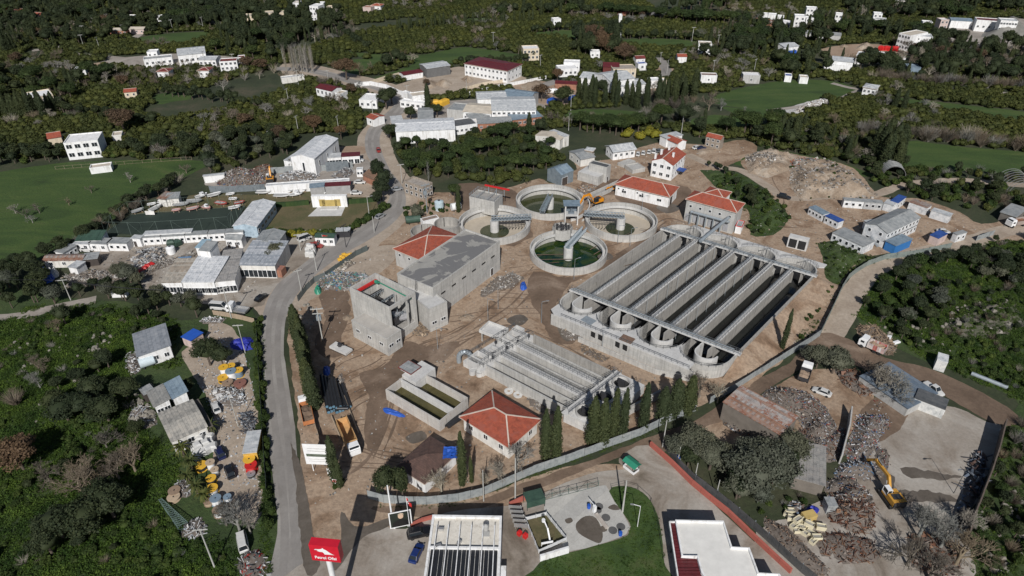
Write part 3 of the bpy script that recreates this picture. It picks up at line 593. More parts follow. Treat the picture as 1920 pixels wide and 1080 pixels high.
# banks and earth mounds
MND=[]
def HT(x,y):
 z=0
 for x0,y0,st,nx,ny,idx,vs in MND:
  k=(round((x-x0)/st),round((y-y0)/st))
  if k in idx:z=max(z,vs[idx[k]][2]-.05)
 return z
def mound(name,px,hgt,mat,seed=0,step=1.0,rough=.3,flat=.5,struct_=True,base=0.0):
 w=[P(*p) for p in px];xs=[p.x for p in w];ys=[p.y for p in w];x0,y0=min(xs),min(ys)
 nx,ny=int((max(xs)-x0)/step)+2,int((max(ys)-y0)/step)+2;poly=[(p.x,p.y) for p in w]
 ed=list(zip(poly,poly[1:]+poly[:1]))
 def sdist(x,y):
  d=1e9
  for a,b in ed:
   ax,ay=a;bx_,by_=b;dx,dy=bx_-ax,by_-ay;t=max(0,min(1,((x-ax)*dx+(y-ay)*dy)/(dx*dx+dy*dy+1e-9)));d=min(d,math.hypot(x-ax-t*dx,y-ay-t*dy))
  return d
 vs,idx=[],{}
 for i in range(nx+1):
  for j in range(ny+1):
   x,y=x0+i*step,y0+j*step
   if pip((x,y),poly):
    d=sdist(x,y);k=min(1,d/(hgt/flat));k=k*k*(3-2*k)
    z=hgt*k*(.75+.5*noise.noise(Vector((x*.09,y*.09,seed))))+k*rough*(noise.noise(Vector((x*.5,y*.5,seed)))*1.5+noise.noise(Vector((x*1.3,y*1.3,seed))))
    idx[i,j]=len(vs);vs.append((x,y,max(.01,z)+base))
   elif any(pip((x+a*step,y+b*step),poly) for a in (-1,0,1) for b in (-1,0,1)):
    idx[i,j]=len(vs);vs.append((x+(rng.random()-.5)*.3*step,y+(rng.random()-.5)*.3*step,-.05))
 fs=[(idx[i,j],idx[i+1,j],idx[i+1,j+1],idx[i,j+1]) for i in range(nx) for j in range(ny) if all(k in idx for k in ((i,j),(i+1,j),(i+1,j+1),(i,j+1)))]
 mb=MB();mb.add(vs,fs);o=mb.build(name,mat,smooth=True);MND.append((x0,y0,step,nx,ny,idx,vs))
 if struct_:struct(o)
 return o,vs
G_HEAP=groundmat('earth_heap',[(.3,(.20,.145,.10)),(.5,(.32,.25,.185)),(.7,(.45,.39,.32))],.12,1.2,1,.3,1,1.8,bd=.5)
mound('earth_mound',[(1480,305),(1530,300),(1570,308),(1610,335),(1650,372),(1600,376),(1540,372),(1500,378),(1480,350)],4.2,G_HEAP,1,1.0,.7,.6)
mound('earth_mound',[(1395,290),(1440,280),(1500,290),(1480,320),(1440,335),(1400,325)],2.4,G_HEAP,2,.8,.7,.5)
mound('earth_bank',[(1530,455),(1560,450),(1600,470),(1640,482),(1600,500),(1570,540),(1545,520),(1540,480)],2.0,G_SCRUB,3,.7,.6,.5)
mound('earth_bank',[(1395,372),(1430,360),(1470,385),(1480,415),(1440,440),(1410,430)],2.6,G_SCRUB,4,.8,.7,.5)
mound('earth_bank',[(1310,318),(1350,320),(1395,350),(1400,372),(1370,360),(1330,340)],1.6,G_SCRUB,5,.8,.5,.5)
mound('earth_bank',[(1760,600),(1800,570),(1860,560),(1910,570),(1920,600),(1890,630),(1830,640),(1780,630)],2.2,groundmat('rocky_bank',[(.35,(.06,.075,.035)),(.55,(.12,.11,.09)),(.75,(.26,.24,.21))],.2,1.5,1,.4,1,1.5,bd=.4),6,.7,.8,.4)
mound('gravel_hill',[(1838,68),(1850,52),(1885,46),(1930,60),(1950,78),(1880,78)],9,plain('dark_gravel',(.17,.165,.15),.95,0,.35,.1),7,2,1.0,.7)
for i,q in enumerate(([(790,160),(805,150),(820,153),(818,165),(800,168)],[(812,158),(830,148),(850,156),(840,168)],[(862,148),(880,143),(892,150),(880,158)],[(1572,88),(1582,82),(1592,88),(1585,93)],[(1600,92),(1618,80),(1640,86),(1625,95)],[(975,160),(1010,150),(1035,170),(1020,185),(985,180)])):
 mound('sand_heap',q,2.5,G_HEAP,10+i,1.0,.2,.6)
for i,q in enumerate(([(640,595),(652,588),(662,594),(655,603),(643,602)],[(856,595),(875,587),(892,592),(885,602),(865,604)],[(600,160),(622,158),(625,172),(605,170)],[(1300,272),(1335,270),(1340,285),(1310,292)])):
 mound('sand_heap',q,1.0,G_HEAP,30+i,.5,.12,.6)
# ROUND CLARIFIERS
CW_GREEN=watermat('dark_green_water',(.004,.024,.014),(.03,.05,.008),.1)
CW_OLIVE=watermat('olive_water',(.04,.048,.02),(.06,.065,.03),.1)
CW_MURK=watermat('murky_brown_water',(.05,.045,.012),(.075,.065,.02),.08)
SANDF=plain('pale_tank_floor',(.42,.37,.30),.9,0,.1,.4)
SHELF=plain('dark_launder',(.13,.13,.13),.8)
def clarifier(i,label,bridge_ang,water,col_z,full,drum=False):
 (cx,cy),r=TANKS[i];t=thing('clarifier_tank',label,'settling tank',(cx,cy,0),0,'round settling tanks of the treatment works')
 m=MB();m.ring(0,0,-1.55,2.55,r-.42,r,96);m.build('rim_wall',CONC,t)
 m=MB();m.ring(0,0,.95,1.1,r-1.5,r-.42,96);m.ring(0,0,1.1,1.85,r-1.5,r-1.3,96);m.build('launder',CONCF,t)
 m=MB();m.cyl(0,0,-1.6,-1.5,r-.43,n=96);m.build('floor',SANDF,t)
 m=MB();m.cyl(0,0,-1.45,-1.3 if full else-1.4,(r-.45) if full else 4.9,n=96);m.build('water',water,t)
 m=MB();m.cyl(0,0,-1.4,col_z,1.45,n=28)
 if drum:m.cyl(0,0,col_z,col_z+.15,1.6,n=28)
 m.build('centre_column',CONCF,t)
 a=bridge_ang;d=Vector((math.cos(a),math.sin(a),0));n=Vector((-d.y,d.x,0));z0=2.9
 b=MB();s_=-1.0;e_=r+.3
 for k in (-1,1):
  o=n*(k*.75);b.bar(d*s_+o+Vector((0,0,z0+.12)),d*e_+o+Vector((0,0,z0+.12)),.14,.25);b.bar(d*s_+o+Vector((0,0,z0+1.25)),d*e_+o+Vector((0,0,z0+1.25)),.14,.22)
  q=12
  for j in range(q+1):
   x=s_+(e_-s_)*j/q;b.bar(d*x+o+Vector((0,0,z0)),d*x+o+Vector((0,0,z0+1.25)),.1,.1)
   if j<q:
    x2=s_+(e_-s_)*(j+1)/q;b.bar(d*x+o+Vector((0,0,z0+.1)),d*x2+o+Vector((0,0,z0+1.2)),.55,.06)
 b.build('bridge_truss',STEEL,t)
 b=MB();b.bar(d*s_+Vector((0,0,z0)),d*e_+Vector((0,0,z0)),1.4,.08);b.build('bridge_deck',plain('bridge_grating',(.2,.25,.28),.6,.2),t)
 g=MB();g.obox(*(d*(r-.2))[:2],2.55,3.1,.6,1.6,a);g.cyl(*(d*(r-.2)+n*.9)[:2],2.56,2.95,.2,n=10);g.build('drive_carriage',DKSTEEL,t)
 if not full:
  g=MB()
  for j in range(9):
   x=1.8+j*1.05;p=d*x+n*.9;g.bar(p+Vector((0,0,z0)),p+Vector((0,0,-1.1)),.09,.09);g.bar(p+Vector((0,0,-1.2))-n*.4,p+Vector((0,0,-1.2))+n*.9+d*.6,.08,.35)
  g.bar(d*1.5+n*.9+Vector((0,0,1.1)),d*(r-1.7)+n*.9+Vector((0,0,1.1)),.12,.12);g.bar(d*1.5-n*.6+Vector((0,0,.2)),d*(r-1.7)+n*.9+Vector((0,0,.2)),.1,.1)
  g.build('scraper_arms',DKSTEEL,t)
 return t
clarifier(0,'round tank full of dark green water, nearest the viewer',R(62),CW_GREEN,2.9,True)
clarifier(1,'round tank with bare pale floor, left of the others beside red hipped roof',R(5),CW_OLIVE,2.6,False)
clarifier(2,'round tank with bare pale floor in front of the long white building',R(172),CW_OLIVE,2.6,False)
clarifier(3,'farthest round tank holding olive water beyond the valve tower',R(255),CW_OLIVE,2.6,True)
# two small open tanks
for (x,y,z),lb in (((796,434,3),'small round open concrete tank, the nearer one beside the red hipped roof'),((838,420,3),'small round open concrete tank, the farther one beside the red hipped roof')):
 c=P(x,y,z);t=thing('small_tank',lb,'tank',(c.x,c.y,0),0,'small round tanks');r=4.6 if x<800 else 4.3
 m=MB();m.ring(0,0,0,3.4,r-.3,r,48);m.build('wall',CONCD,t);m=MB();m.cyl(0,0,.02,.15,r-.31,n=48);m.build('floor',CONCD,t)
 m=MB()
 for a in range(0,360,90):m.cyl((r-.45)*math.cos(R(a+20)),(r-.45)*math.sin(R(a+20)),.15,3.3,.12,n=8)
 m.build('drain_pipe',DKSTEEL,t);clear(circle(c,r+1,12))
m=MB();m.ring(TANKS[3][0][0],TANKS[3][0][1],0,1.0,14.0,14.4,40,0,R(-62),R(35));m.ring(TANKS[3][0][0],TANKS[3][0][1],0,.7,16.2,16.5,40,0,R(-50),R(20));tag(m.build('curb_wall',CONCF),'low curved concrete curbs just right of the farthest round tank','wall')
# distribution tower between the tanks
c=P(1054,443,0);t=thing('distribution_chamber','octagonal concrete chamber topped by dark valve gear between the round tanks','concrete chamber',(c.x,c.y,0))
m=MB();m.ring(0,0,0,3.6,3.0,3.35,8);m.cyl(0,0,0,2.6,3.0,n=8);m.build('chamber_wall',CONC,t)
m=MB()
for k in range(7):
 a=R(51*k);m.cyl(2*math.cos(a),2*math.sin(a),2.6,4.2,.28,n=8);m.bar((2*math.cos(a),2*math.sin(a),4.2),(.6*math.cos(a),.6*math.sin(a),3.5),.2)
m.cyl(0,0,2.6,4.4,.6,.4,10);m.build('valve_gear',DKSTEEL,t);m=MB();m.rail([(3*math.cos(R(45*k)),3*math.sin(R(45*k))) for k in range(9)],3.6);m.build('railing',RAILM,t)
c=P(1070,418,0);t=thing('pump_tower','tall concrete frame under a flat grey metal roof between the tanks','tower',(c.x,c.y,0),R(0))
for a in (-1,1):
 for b in (-1,1):m=MB();m.box(a*2.1-.2,b*1.6-.2,0,a*2.1+.2,b*1.6+.2,7.4);m.build('column',CONCF,t)
m=MB();m.box(-2.25,-1.75,3.4,2.25,1.75,3.7);m.build('platform',CONCF,t);m=MB();m.box(-2.8,-2.2,7.42,2.8,2.2,7.6);m.build('roof',BLGSH,t)
m=MB();m.box(-2.2,1.4,3.72,2.2,1.55,7.3);m.cyl(0,0,3.7,5.6,.35,n=10);m.box(-1,-.5,3.7,1,.4,4.3);m.build('machinery',plain('blue_grey_panel',(.13,.16,.19),.6),t)
# LARGE DITCH BASIN
t=thing('oxidation_basin','huge concrete basin of long parallel channels with rounded ends and walkways','treatment basin',(0,0,0));OB=t
m=MB();m.wallpath([bw(0,0),bw(BL,0)],.45,FLB,TOPB);o=m.build('outer_wall',CONCD,t)
m=MB();m.wallpath([bw(BL,BW),bw(0,BW)],.45,FLB,TOPB);o=m.build('outer_wall',CONCD,t)
for i in range(4):
 for e in (-1,1):
  sp_=scallop(i*PIT,e,RR,20);sp_=[bw(0,i*PIT)]+sp_+[bw(0,(i+1)*PIT)] if e<0 else [bw(BL,(i+1)*PIT)]+sp_+[bw(BL,i*PIT)]
  m=MB();m.wallpath(sp_,.4,FLB,TOPB);m.build('end_wall',CONC,t)
  m=MB();g=2.75
  pts=scallop(i*PIT,e,g,16);u0=.8
  c0,c1=i*PIT+PIT/2-g,i*PIT+PIT/2+g
  if e<0:pts=[bw(.3,c0)]+pts
  else:pts=[bw(BL-.3,c1)]+pts+[bw(BL-u0,c0)]
  m.wallpath(pts,.35,FLB,TOPB-.3);m.build('guide_wall',CONCF if e<0 else CONCD,t)
for i in range(1,4):
 m=MB();m.wallpath([bw(-.5,i*PIT),bw(BL+.5,i*PIT)],.5,FLB,TOPB);m.build('dividing_wall',CONCD,t)
for i in range(4):
 m=MB();m.wallpath([bw(-2.8,i*PIT+PIT/2),bw(BL+1.5,i*PIT+PIT/2)],.35,FLB,TOPB);m.build('dividing_wall',CONCD,t)
m=MB();m.prism([tuple(p) for p in hole],FLB-.1,FLB);m.build('floor',WETSHF,t)
cm=[bw(-.0,0)]
m=MB();x=PIT*2.52
for v0,v1 in ((PIT*2.04,PIT*2.48),(PIT*2.54,PIT*2.97),(PIT*3.03,PIT*3.47),(PIT*3.53,PIT*3.97)):
 m.add([(*bw(.5,v0),-.45),(*bw(BL-.5,v0),-.45),(*bw(BL-.5,v1),-.45),(*bw(.5,v1),-.45)],[(0,3,2,1)])
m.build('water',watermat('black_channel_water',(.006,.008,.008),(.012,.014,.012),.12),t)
# dark joints on the walls facing the viewer
m=MB()
for i in range(8):
 v=i*PIT/2
 for k in range(1,8):
  u=BL*k/8
  a=bw(u,v+(.27 if i%2==0 else .19));m.bar((*a,FLB+.1),(*a,TOPB-.25),.09,.05)
m.build('wall_joint',SHELF,t)
# walkways: alternating dividing walls carry a slab, rails and pipes
def deck_strip(u0,v0,u1,v1,w,z,mat,name='walkway',thick=.22):
 m=MB();m.bar((*bw(u0,v0),z),(*bw(u1,v1),z),w,thick);return m.build(name,mat,t)
for i in range(1,8):
 v=i*PIT/2;w=.95 if i%2 else 1.15
 deck_strip(.6,v,BL-.6,v,w,TOPB+.12,CONCF)
 m=MB()
 for k in (-1,1):m.rail([bw(.6,v+k*w*.46),bw(BL-.6,v+k*w*.46)],TOPB+.2,1.0,1.5,.06)
 m.build('railing',RAILM,t)
 if i%2:
  m=MB()
  m.tube((*bw(1,v-.62),TOPB+.1),(*bw(BL-1,v-.62),TOPB+.1),.12,n=6)
  m.build('air_pipe',STEEL,t)
  m=MB()
  for k in range(9 if i in (3,5) else 0):
   u=2+k*(BL-4)/8;m.tube((*bw(u,v+.95),TOPB+.2),(*bw(u,v+.95),FLB+.6),.06,n=5)
  m.v and m.build('drop_pipes',STEEL,t)
for u in (0,BL):
 m=MB();m.bar((*bw(u,-.7),TOPB+.16),(*bw(u,BW+1.0),TOPB+.16),1.3,.32);m.build('crosswalk',CONCF,t)
 m=MB()
 for k in (-.6,.6):m.rail([bw(u+k,-.7),bw(u+k,BW+1.0)],TOPB+.32,1.0,1.5,.06)
 m.build('railing',RAILM,t)
 m=MB();m.tube((*bw(u+.45,0),TOPB+.55),(*bw(u+.45,BW-1),TOPB+.55),.22,n=8);m.tube((*bw(u-.3,0),TOPB+.45),(*bw(u-.3,BW-1),TOPB+.45),.12,n=6);m.build('air_pipe',STEEL,t)
# end decks between the rounded ends
for e in (-1,1):
 for i in range(5):
  L_=scallop((i-1)*PIT,e,RR+.2,14)[7:] if e<0 else scallop((i-1)*PIT,e,RR+.2,14)[:8][::-1]
  Rt=scallop(i*PIT,e,RR+.2,14)[:8] if e<0 else scallop(i*PIT,e,RR+.2,14)[7:][::-1]
  x=-12.6 if e<0 else BL+RR+EXT*.4+1.6
  if i==0:
   if e>0:continue
   poly=list(Rt)+[bw(-12.6,.5*PIT),bw(-12.6,.28*PIT),bw(-11,.1*PIT)];poly=poly[3:]
  if i==4:
   if e>0:poly=[bw(BL+EXT*.4+RR+.2,(3.5)*PIT),bw(x,3.5*PIT),bw(x,4.05*PIT),bw(BL+EXT*.4+RR*.9,4.05*PIT),bw(BL+EXT*.4+RR*.75,3.93*PIT)]
   else:continue
  elif i:poly=list(L_)+list(Rt)+[bw(x,(i+.5)*PIT),bw(x,(i-.5)*PIT)]
  m=MB();m.prism([tuple(p) for p in poly],TOPB-.35,TOPB-.02);m.build('end_deck',CONCF,t)
m=MB();m.wallpath([bw(-12.4,.55*PIT),bw(-12.4,3.6*PIT)],.35,0,TOPB-.36);m.wallpath([bw(-12.4,.2*PIT),bw(-12.4,.55*PIT)],.35,0,TOPB-.36);m.build('front_wall',CONC,t)
m=MB();m.wallpath([bw(-14.6,1.05*PIT),bw(-14.6,2.9*PIT),bw(-12.0,3.6*PIT)],.3,0,1.6);m.build('low_wall',CONC,t)
m=MB();m.rail([bw(-12.3,.45*PIT),bw(-12.3,3.5*PIT)],TOPB,1.0,1.5,.06);m.build('railing',RAILM,t)
for i in range(4):
 m=MB();m.rail(scallop(i*PIT,-1,RR+.5,12)[2:-2],TOPB-.02,1.0,1.5,.06);m.build('railing',RAILM,t)
 m=MB();m.rail(scallop(i*PIT,1,RR+.5,12)[2:-2],TOPB-.02,1.0,1.5,.05);m.build('railing',RAILM,t)
for k in (1.3,1.9):
 for w in (0,1.0):m=MB();a=bw(-12.65,(k+w*.18)*PIT);m.obox(a.x,a.y,1.7,3.3,.12,1.3,yaw_of(_A,_B));m.build('opening',BLACK,t)
m=MB()
for i in range(4):
 a=bw(BL+RR*.6,i*PIT+PIT*.62);
 for q in range(3):b=bw(BL+RR*.6+.5*q,i*PIT+PIT*.62+.8*q);m.bar((*b,TOPB-.1),(*b,TOPB+2.3),.1);m.bar((*a,TOPB+1.2+.4*q),(*b,TOPB+2.2),.08)
m.build('gate_lifting_frame',RAILM,t)
a=bw(-10.8,2.02*PIT);m=MB();m.obox(a.x,a.y,TOPB,TOPB+.12,3.4,2.6,yaw_of(_A,_C));m.build('rusty_plate',plain('rusty_plate',(.16,.10,.07),.9,0,.3,2),t)
a=bw(-9.6,1.0*PIT);m=MB();m.obox(a.x,a.y,TOPB,TOPB+.1,2.6,3.4,yaw_of(_A,_B));m.build('hatch_cover',STEEL,t)
clear([bw(-15,-2),bw(BL+9,-2),bw(BL+9,BW+3),bw(-15,BW+3)])
# raised ground against the right wall of the basin
m=MB();vs=[];nn_=40
for i in range(nn_+1):
 u=-7+(BL+13)*i/nn_;q=noise.noise(Vector((u*.2,3,1)))
 for off,z in ((.22,2.9),(1.2,2.8+.3*q),(3.2+q,1.7+.5*q),(5.6+q*1.5,.5+.2*q),(7.2+q*1.5,-.05)):
  k=min(1,(u+7)/7,(BL+6-u)/4);vs.append((*bw(u,BW+off),max(-.05,z*max(k,0))))
m.add(vs,[(i*5+j,i*5+j+1,(i+1)*5+j+1,(i+1)*5+j) for i in range(nn_) for j in range(4)])
struct(m.build('earth_bank',G_DIRT,smooth=True))
# pipe bridge to the blower house
m=MB();a=P3(1313,452,5);b=P3(1366,408,6);m.tube(a,b,.55,n=12);o=tag(m.build('air_main',STEEL),'long grey air pipe rising from the basin to the blower house','pipe')
# SECOND BASIN
z2=3.1;o_=P(917,688,z2);ex=P(1062,764,z2)-o_;ey=P(1006.7,630,z2)-o_;EL=ex.length;EW=ey.length;ex.normalize();ey.normalize()
def w2(u,v):return o_+ex*u+ey*v
t=thing('aeration_basin','pale concrete basin of narrow parallel channels with grey railed walkways','treatment basin',(0,0,0))
for v,nm in ((0,'outer_wall'),(1,'outer_wall'),(.17,'dividing_wall'),(.5,'dividing_wall'),(.83,'dividing_wall')):
 m=MB();m.wallpath([w2(-1,v*EW),w2(EL+1,v*EW)],.4,0,z2 if v in (0,1) else z2-.3);m.build(nm,CONC if v<.9 else CONCD,t)
m=MB();m.prism([tuple(w2(-1,0)),tuple(w2(EL+1,0)),tuple(w2(EL+1,EW)),tuple(w2(-1,EW))],.01,.3);m.build('floor',concrete('shaded_channel_floor',(.15,.15,.14),(.06,.06,.06),.5),t)  # floor coloured dark to put shade into the channels and deepen them
for v in (.34,.67):
 m=MB();m.bar((*w2(-1,v*EW),z2-.1),(*w2(EL,v*EW),z2-.1),1.7,.25);m.build('walkway',CONCF,t)
 m=MB();m.wallpath([w2(-1,v*EW+.5),w2(EL,v*EW+.5)],.3,.3,z2-.23);m.wallpath([w2(-1,v*EW-.5),w2(EL,v*EW-.5)],.3,.3,z2-.23);m.build('dividing_wall',CONC,t)
 m=MB()
 for k in (-.75,0,.75):m.rail([w2(-1,v*EW+k),w2(EL,v*EW+k)],z2,1.0,1.3,.06)
 m.build('railing',RAILM,t)
m=MB();m.prism([tuple(w2(-7.5,-1)),tuple(w2(-1,-1)),tuple(w2(-1,EW+1)),tuple(w2(-7.5,EW+.5))],0,z2-1.3);m.build('inlet_block',CONCF,t)
for u,v,a,b,h in ((-4.5,.05,3.2,4.0,z2+.3),(-4,.33,2.4,2.4,z2+.2),(-3.6,.75,4.5,4.0,z2+.5),(-5.4,.95,2.4,2,z2+.3)):
 m=MB();q=w2(u,v*EW);e1=ex*a/2;e2=Vector((-ex.y,ex.x))*b/2;m.wallpath([q-e1-e2,q+e1-e2,q+e1+e2,q-e1+e2],.3,z2-1.3,h,close=True);m.wallpath([q-e1,q+e1],.2,z2-1.3,h-.3);m.build('chamber',CONCF,t)
 mm=MB();mm.obox(q.x,q.y,z2-1.3,z2-1.2,a-.4,b-.4,math.atan2(ex.y,ex.x));mm.build('chamber_floor',CONCD,t)
m=MB()
for k,(u,v) in enumerate(((-2,.2),(-2.2,.5),(-5.8,.5),(-2,.72),(-6.4,.7),(-1.6,.93))):q=w2(u,v*EW);m.bar((*q,z2-1.3),(*q,z2+1.6),.12);m.bar((q.x-.8,q.y,z2+1.3),(q.x+.8,q.y+.4,z2+1.3),.1);m.obox(q.x,q.y,z2-.4,z2+.3,.6,.5,k)
m.build('sluice_frame',DKSTEEL,t)
m=MB()
for pts in ([(-7.3,-1),(-7.3,EW)],[(-7.3,.2*EW),(-1,.2*EW)],[(-7.3,.55*EW),(-1,.55*EW)],[(-1.2,-.8),(-1.2,EW)],[(-7,.88*EW),(-1,.88*EW)],[(-2.6,.0),(-2.6,EW)],[(-7.2,-.8),(-1,-.8)]):
 m.rail([w2(*p) for p in pts],z2-.2,1.1,1.2,.07)
m.build('railing',RAILM,t)
m=MB();m.prism([tuple(w2(EL+.5,-1.5)),tuple(w2(EL+7.5,-1)),tuple(w2(EL+9,2)),tuple(w2(EL+8,EW+1)),tuple(w2(EL+1,EW+1))],0,z2-.4);m.build('outlet_block',CONCF,t)
for v in (.08,.48,.86):
 q=w2(EL+4,v*EW);m=MB();m.ring(q.x,q.y,z2-.4,z2+.5,1.9,2.2,28);m.build('well_ring',CONCF,t);m=MB();m.cyl(q.x,q.y,z2-.4,z2-.34,1.9,n=28);m.build('well_bottom',WETSHF,t)
 m=MB();m.obox(q.x,q.y,z2-.4,z2+1.2,.5,1.6,.9);m.build('sluice_gate',DKSTEEL,t)
m=MB();m.bar((*w2(EL+1,-2),z2-.1),(*w2(EL+1,EW+1),z2-.1),1.6,.25);m.build('crosswalk',CONCF,t)
m=MB()
for u in (.3,1.8,7.0):m.rail([w2(EL+u,-1.5),w2(EL+u,EW+.8)],z2,1.1,1.2,.07)
for v in (.28,.7):m.rail([w2(EL+2,v*EW),w2(EL+7,v*EW)],z2-.4,1.1,1.2,.07)
m.build('railing',RAILM,t)
m=MB();m.wallpath([w2(EL+8.5,.2*EW),w2(EL+11.5,EW+2)],.5,0,2.4);m.build('wing_wall',CONC,t)
m=MB()
for v in (-.02,.34,.62,.97):m=MB();q=w2(EL+.6,v*EW);m.bar((*q,z2),(*q,z2+2.3),.12);m.bar((*q,z2+2.2),(q.x-.7,q.y-.3,z2+2.0),.1);m.build('lamp_post',RAILM,t)
m=MB();q=w2(-9.2,-.3)
for k in range(9):
 a0,a1=math.pi*k/9,math.pi*(k+1)/9;m.tube((q.x+1.5*math.cos(a0)+1.2,q.y,1.6+1.7*math.sin(a0)),(q.x+1.5*math.cos(a1)+1.2,q.y,1.6+1.7*math.sin(a1)),.62,n=12)
m.tube((q.x-.3,q.y,0),(q.x-.3,q.y,1.7),.62,n=12);m.build('bent_pipe',STEEL,t);clear([w2(-11,-3),w2(EL+11,-3),w2(EL+11,EW+3),w2(-11,EW+3)])
c=P(926,618,3.6);t=thing('raised_trough','square open concrete trough raised on legs at the corner of the railed basin','trough',(c.x,c.y,0),R(-32))
m=MB();m.box(-3,-2.2,3.0,3,2.2,3.1);m.build('trough_floor',CONCF,t);m=MB();m.wallpath([(-3,-2.2),(3,-2.2),(3,2.2),(-3,2.2)],.2,2.9,3.9,close=True);m.build('trough_wall',CONCF,t)
for a in (-1,1):
 for b in (-1,1):m=MB();m.box(a*2.5-.15,b*1.8-.15,0,a*2.5+.15,b*1.8+.15,2.9);m.build('leg',CONC,t)
for x,y,r,h,lb in ((886,701,.85,1.3,'upright white concrete ring, leftmost beside the railed basin'),(899,704,.85,1.2,'white concrete ring, second from the left beside the railed basin'),(954,734,1.1,.25,'flat white concrete cover ring with a hole, left of its twin'),(971,741,1.1,.25,'flat white concrete cover ring with a hole, right of its twin')):
 c=P(x,y);m=MB();m.ring(c.x,c.y,0,h,r*.35 if h<.5 else r*.8,r,24);
 if h>.5:m.cyl(c.x,c.y,h-.3,h-.2,r*.8,n=24)
 tag(m.build('concrete_ring',CONCF),lb,'concrete ring','concrete rings beside the railed basin')
# TWO-BAY SLUDGE BASIN
cen,yw,L,W,s=rect3((724,730),(824,789),(884,750),3.2)
t=thing('sludge_basin','long two bay concrete basin holding murky brown water','basin',(cen.x,cen.y,0),yw)
x,y=L/2,W/2;m=MB();m.wallpath([(-x,-y),(x,-y),(x,y),(-x,y)],.35,0,3.2,close=True);m.build('outer_wall',concrete('rust_streaked_concrete',(.5,.48,.45),(.3,.2,.13),.35),t)
m=MB();m.box(-x+.2,-.15,0,x-.2,.15,3.2);m.build('dividing_wall',CONCF,t)
m=MB();m.box(-x+.18,-y+.18,.3,x-.18,-.16,.85);m.box(-x+.18,.16,.3,x-.18,y-.18,.85);m.build('water',CW_MURK,t)
m=MB();m.box(-x-.5,1,0,-x+4.0,y+3.0,3.5);m.build('end_block',CONCF,t)
c=[P(*q,4.3) for q in ((751,687),(767,677),(785,690),(769,700))];cl_=sum(c,Vector((0,0)))/4
m=MB();d=cl_-cen;lx=d.x*math.cos(-yw)-d.y*math.sin(-yw);ly=d.x*math.sin(-yw)+d.y*math.cos(-yw)
m.box(lx-1.7,ly-1.4,3.5,lx+1.7,ly+1.4,4.2);m.build('hut',CONCF,t);m=MB();m.box(lx-2.1,ly-1.7,4.2,lx+2.1,ly+1.7,4.32);m.build('hut_roof',GREYSH,t);m=MB();m.wallpath([(lx-2.1,ly-1.7),(lx+2.1,ly-1.7),(lx+2.1,ly+1.7),(lx-2.1,ly+1.7)],.12,4.15,4.4,close=True);m.build('hut_trim',DARKRED,t)
# SITE BUILDINGS
bld('pump_building','pale grey building with red hipped roof left of the flat roofed hall',(740,466),(794,488),(876,449),6.0,'hip',2.6,GREYR,TILE,'f1x3@.8,.8,4',ov=.5)
hb,L,W,s=bld('process_hall','large grey concrete hall with stained flat roof and slit windows',(744.5,515.6),(811.7,543),(965.6,464),9.6,'flat',0,CONC,CONCR,'',parapet=.55)
sdd=sides(L,W,s)
(p,a,ln)=sdd['r']
for j in range(6):
 tt=ln*(.13+j*.15);slit(hb,p[0]+math.cos(a)*tt+math.sin(a)*.012,p[1]+math.sin(a)*tt-math.cos(a)*.012,6.2,a,1.8,.5)
add_window(hb,p[0]+math.cos(a)*ln*.86+math.sin(a)*.012,p[1]+math.sin(a)*ln*.86-math.cos(a)*.012,.3,a,1.2,2.4,True)
m=MB();(p,a,ln)=sdd['f'];q=(p[0]+math.cos(a)*ln*.55,p[1]+math.sin(a)*ln*.55)
for k in (-.3,.3):m.bar((q[0]+k*math.cos(a)+.6*math.sin(a),q[1]+k*math.sin(a)-.6*math.cos(a),6.5),(q[0]+k*math.cos(a)+.1*math.sin(a),q[1]+k*math.sin(a)-.1*math.cos(a),10.4),.07)
for k in range(9):zz=6.7+k*.42;f=.6-.5*(k/8);m.bar((q[0]-.3*math.cos(a)+f*math.sin(a),q[1]-.3*math.sin(a)-f*math.cos(a),zz),(q[0]+.3*math.cos(a)+f*math.sin(a),q[1]+.3*math.sin(a)-f*math.cos(a),zz),.06)
m.build('ladder',DKSTEEL,hb)
# open concrete shell
cen,yw,L,W,s=rect3((655,539),(730,577),(783,549),11.6)
t=thing('roofless_building','tall grey concrete shell without a roof, machinery inside','unfinished building',(cen.x,cen.y,0),yw)
x,y=L/2,W/2;hh=11.6
m=MB();m.box(-x,-y,0,x,-y+.4,hh);m.build('wall',CONC,t);m=MB();m.box(-x,-y+.4,0,-x+.4,y,hh);m.build('wall',CONC,t)
m=MB();m.box(-x+.4,y-.4,0,x,y,hh);m.build('wall',CONC,t)
m=MB();m.box(x-.4,-y+.4,0,x,y-.4,2.6);m.box(x-.4,-y+.4,hh-1.0,x,y-.4,hh);m.box(x-.4,y-1.0,2.6,x,y-.4,hh-1.2);m.box(x-.4,1.2,2.6,x,1.6,hh-1.2);m.build('wall',CONC,t)
m=MB();m.box(-x+.4,-y+.4,2.2,x-.4,y-.4,2.5);m.build('inner_floor',CONCD,t)
m=MB();m.box(-x+2,-y+.4,7.2,-x+2.6,y-.4,7.6);m.box(-1,-y+.4,7.2,-.5,y-.4,7.6);m.box(3,-y+2,3.8,6,y-3,6);m.cyl(1,1,3.8,7,1.2,n=14);m.cyl(-3,-1,3.8,6.2,1.4,n=14);m.box(-6,0,3.8,-4,3,5.5);m.build('machinery',DKSTEEL,t)
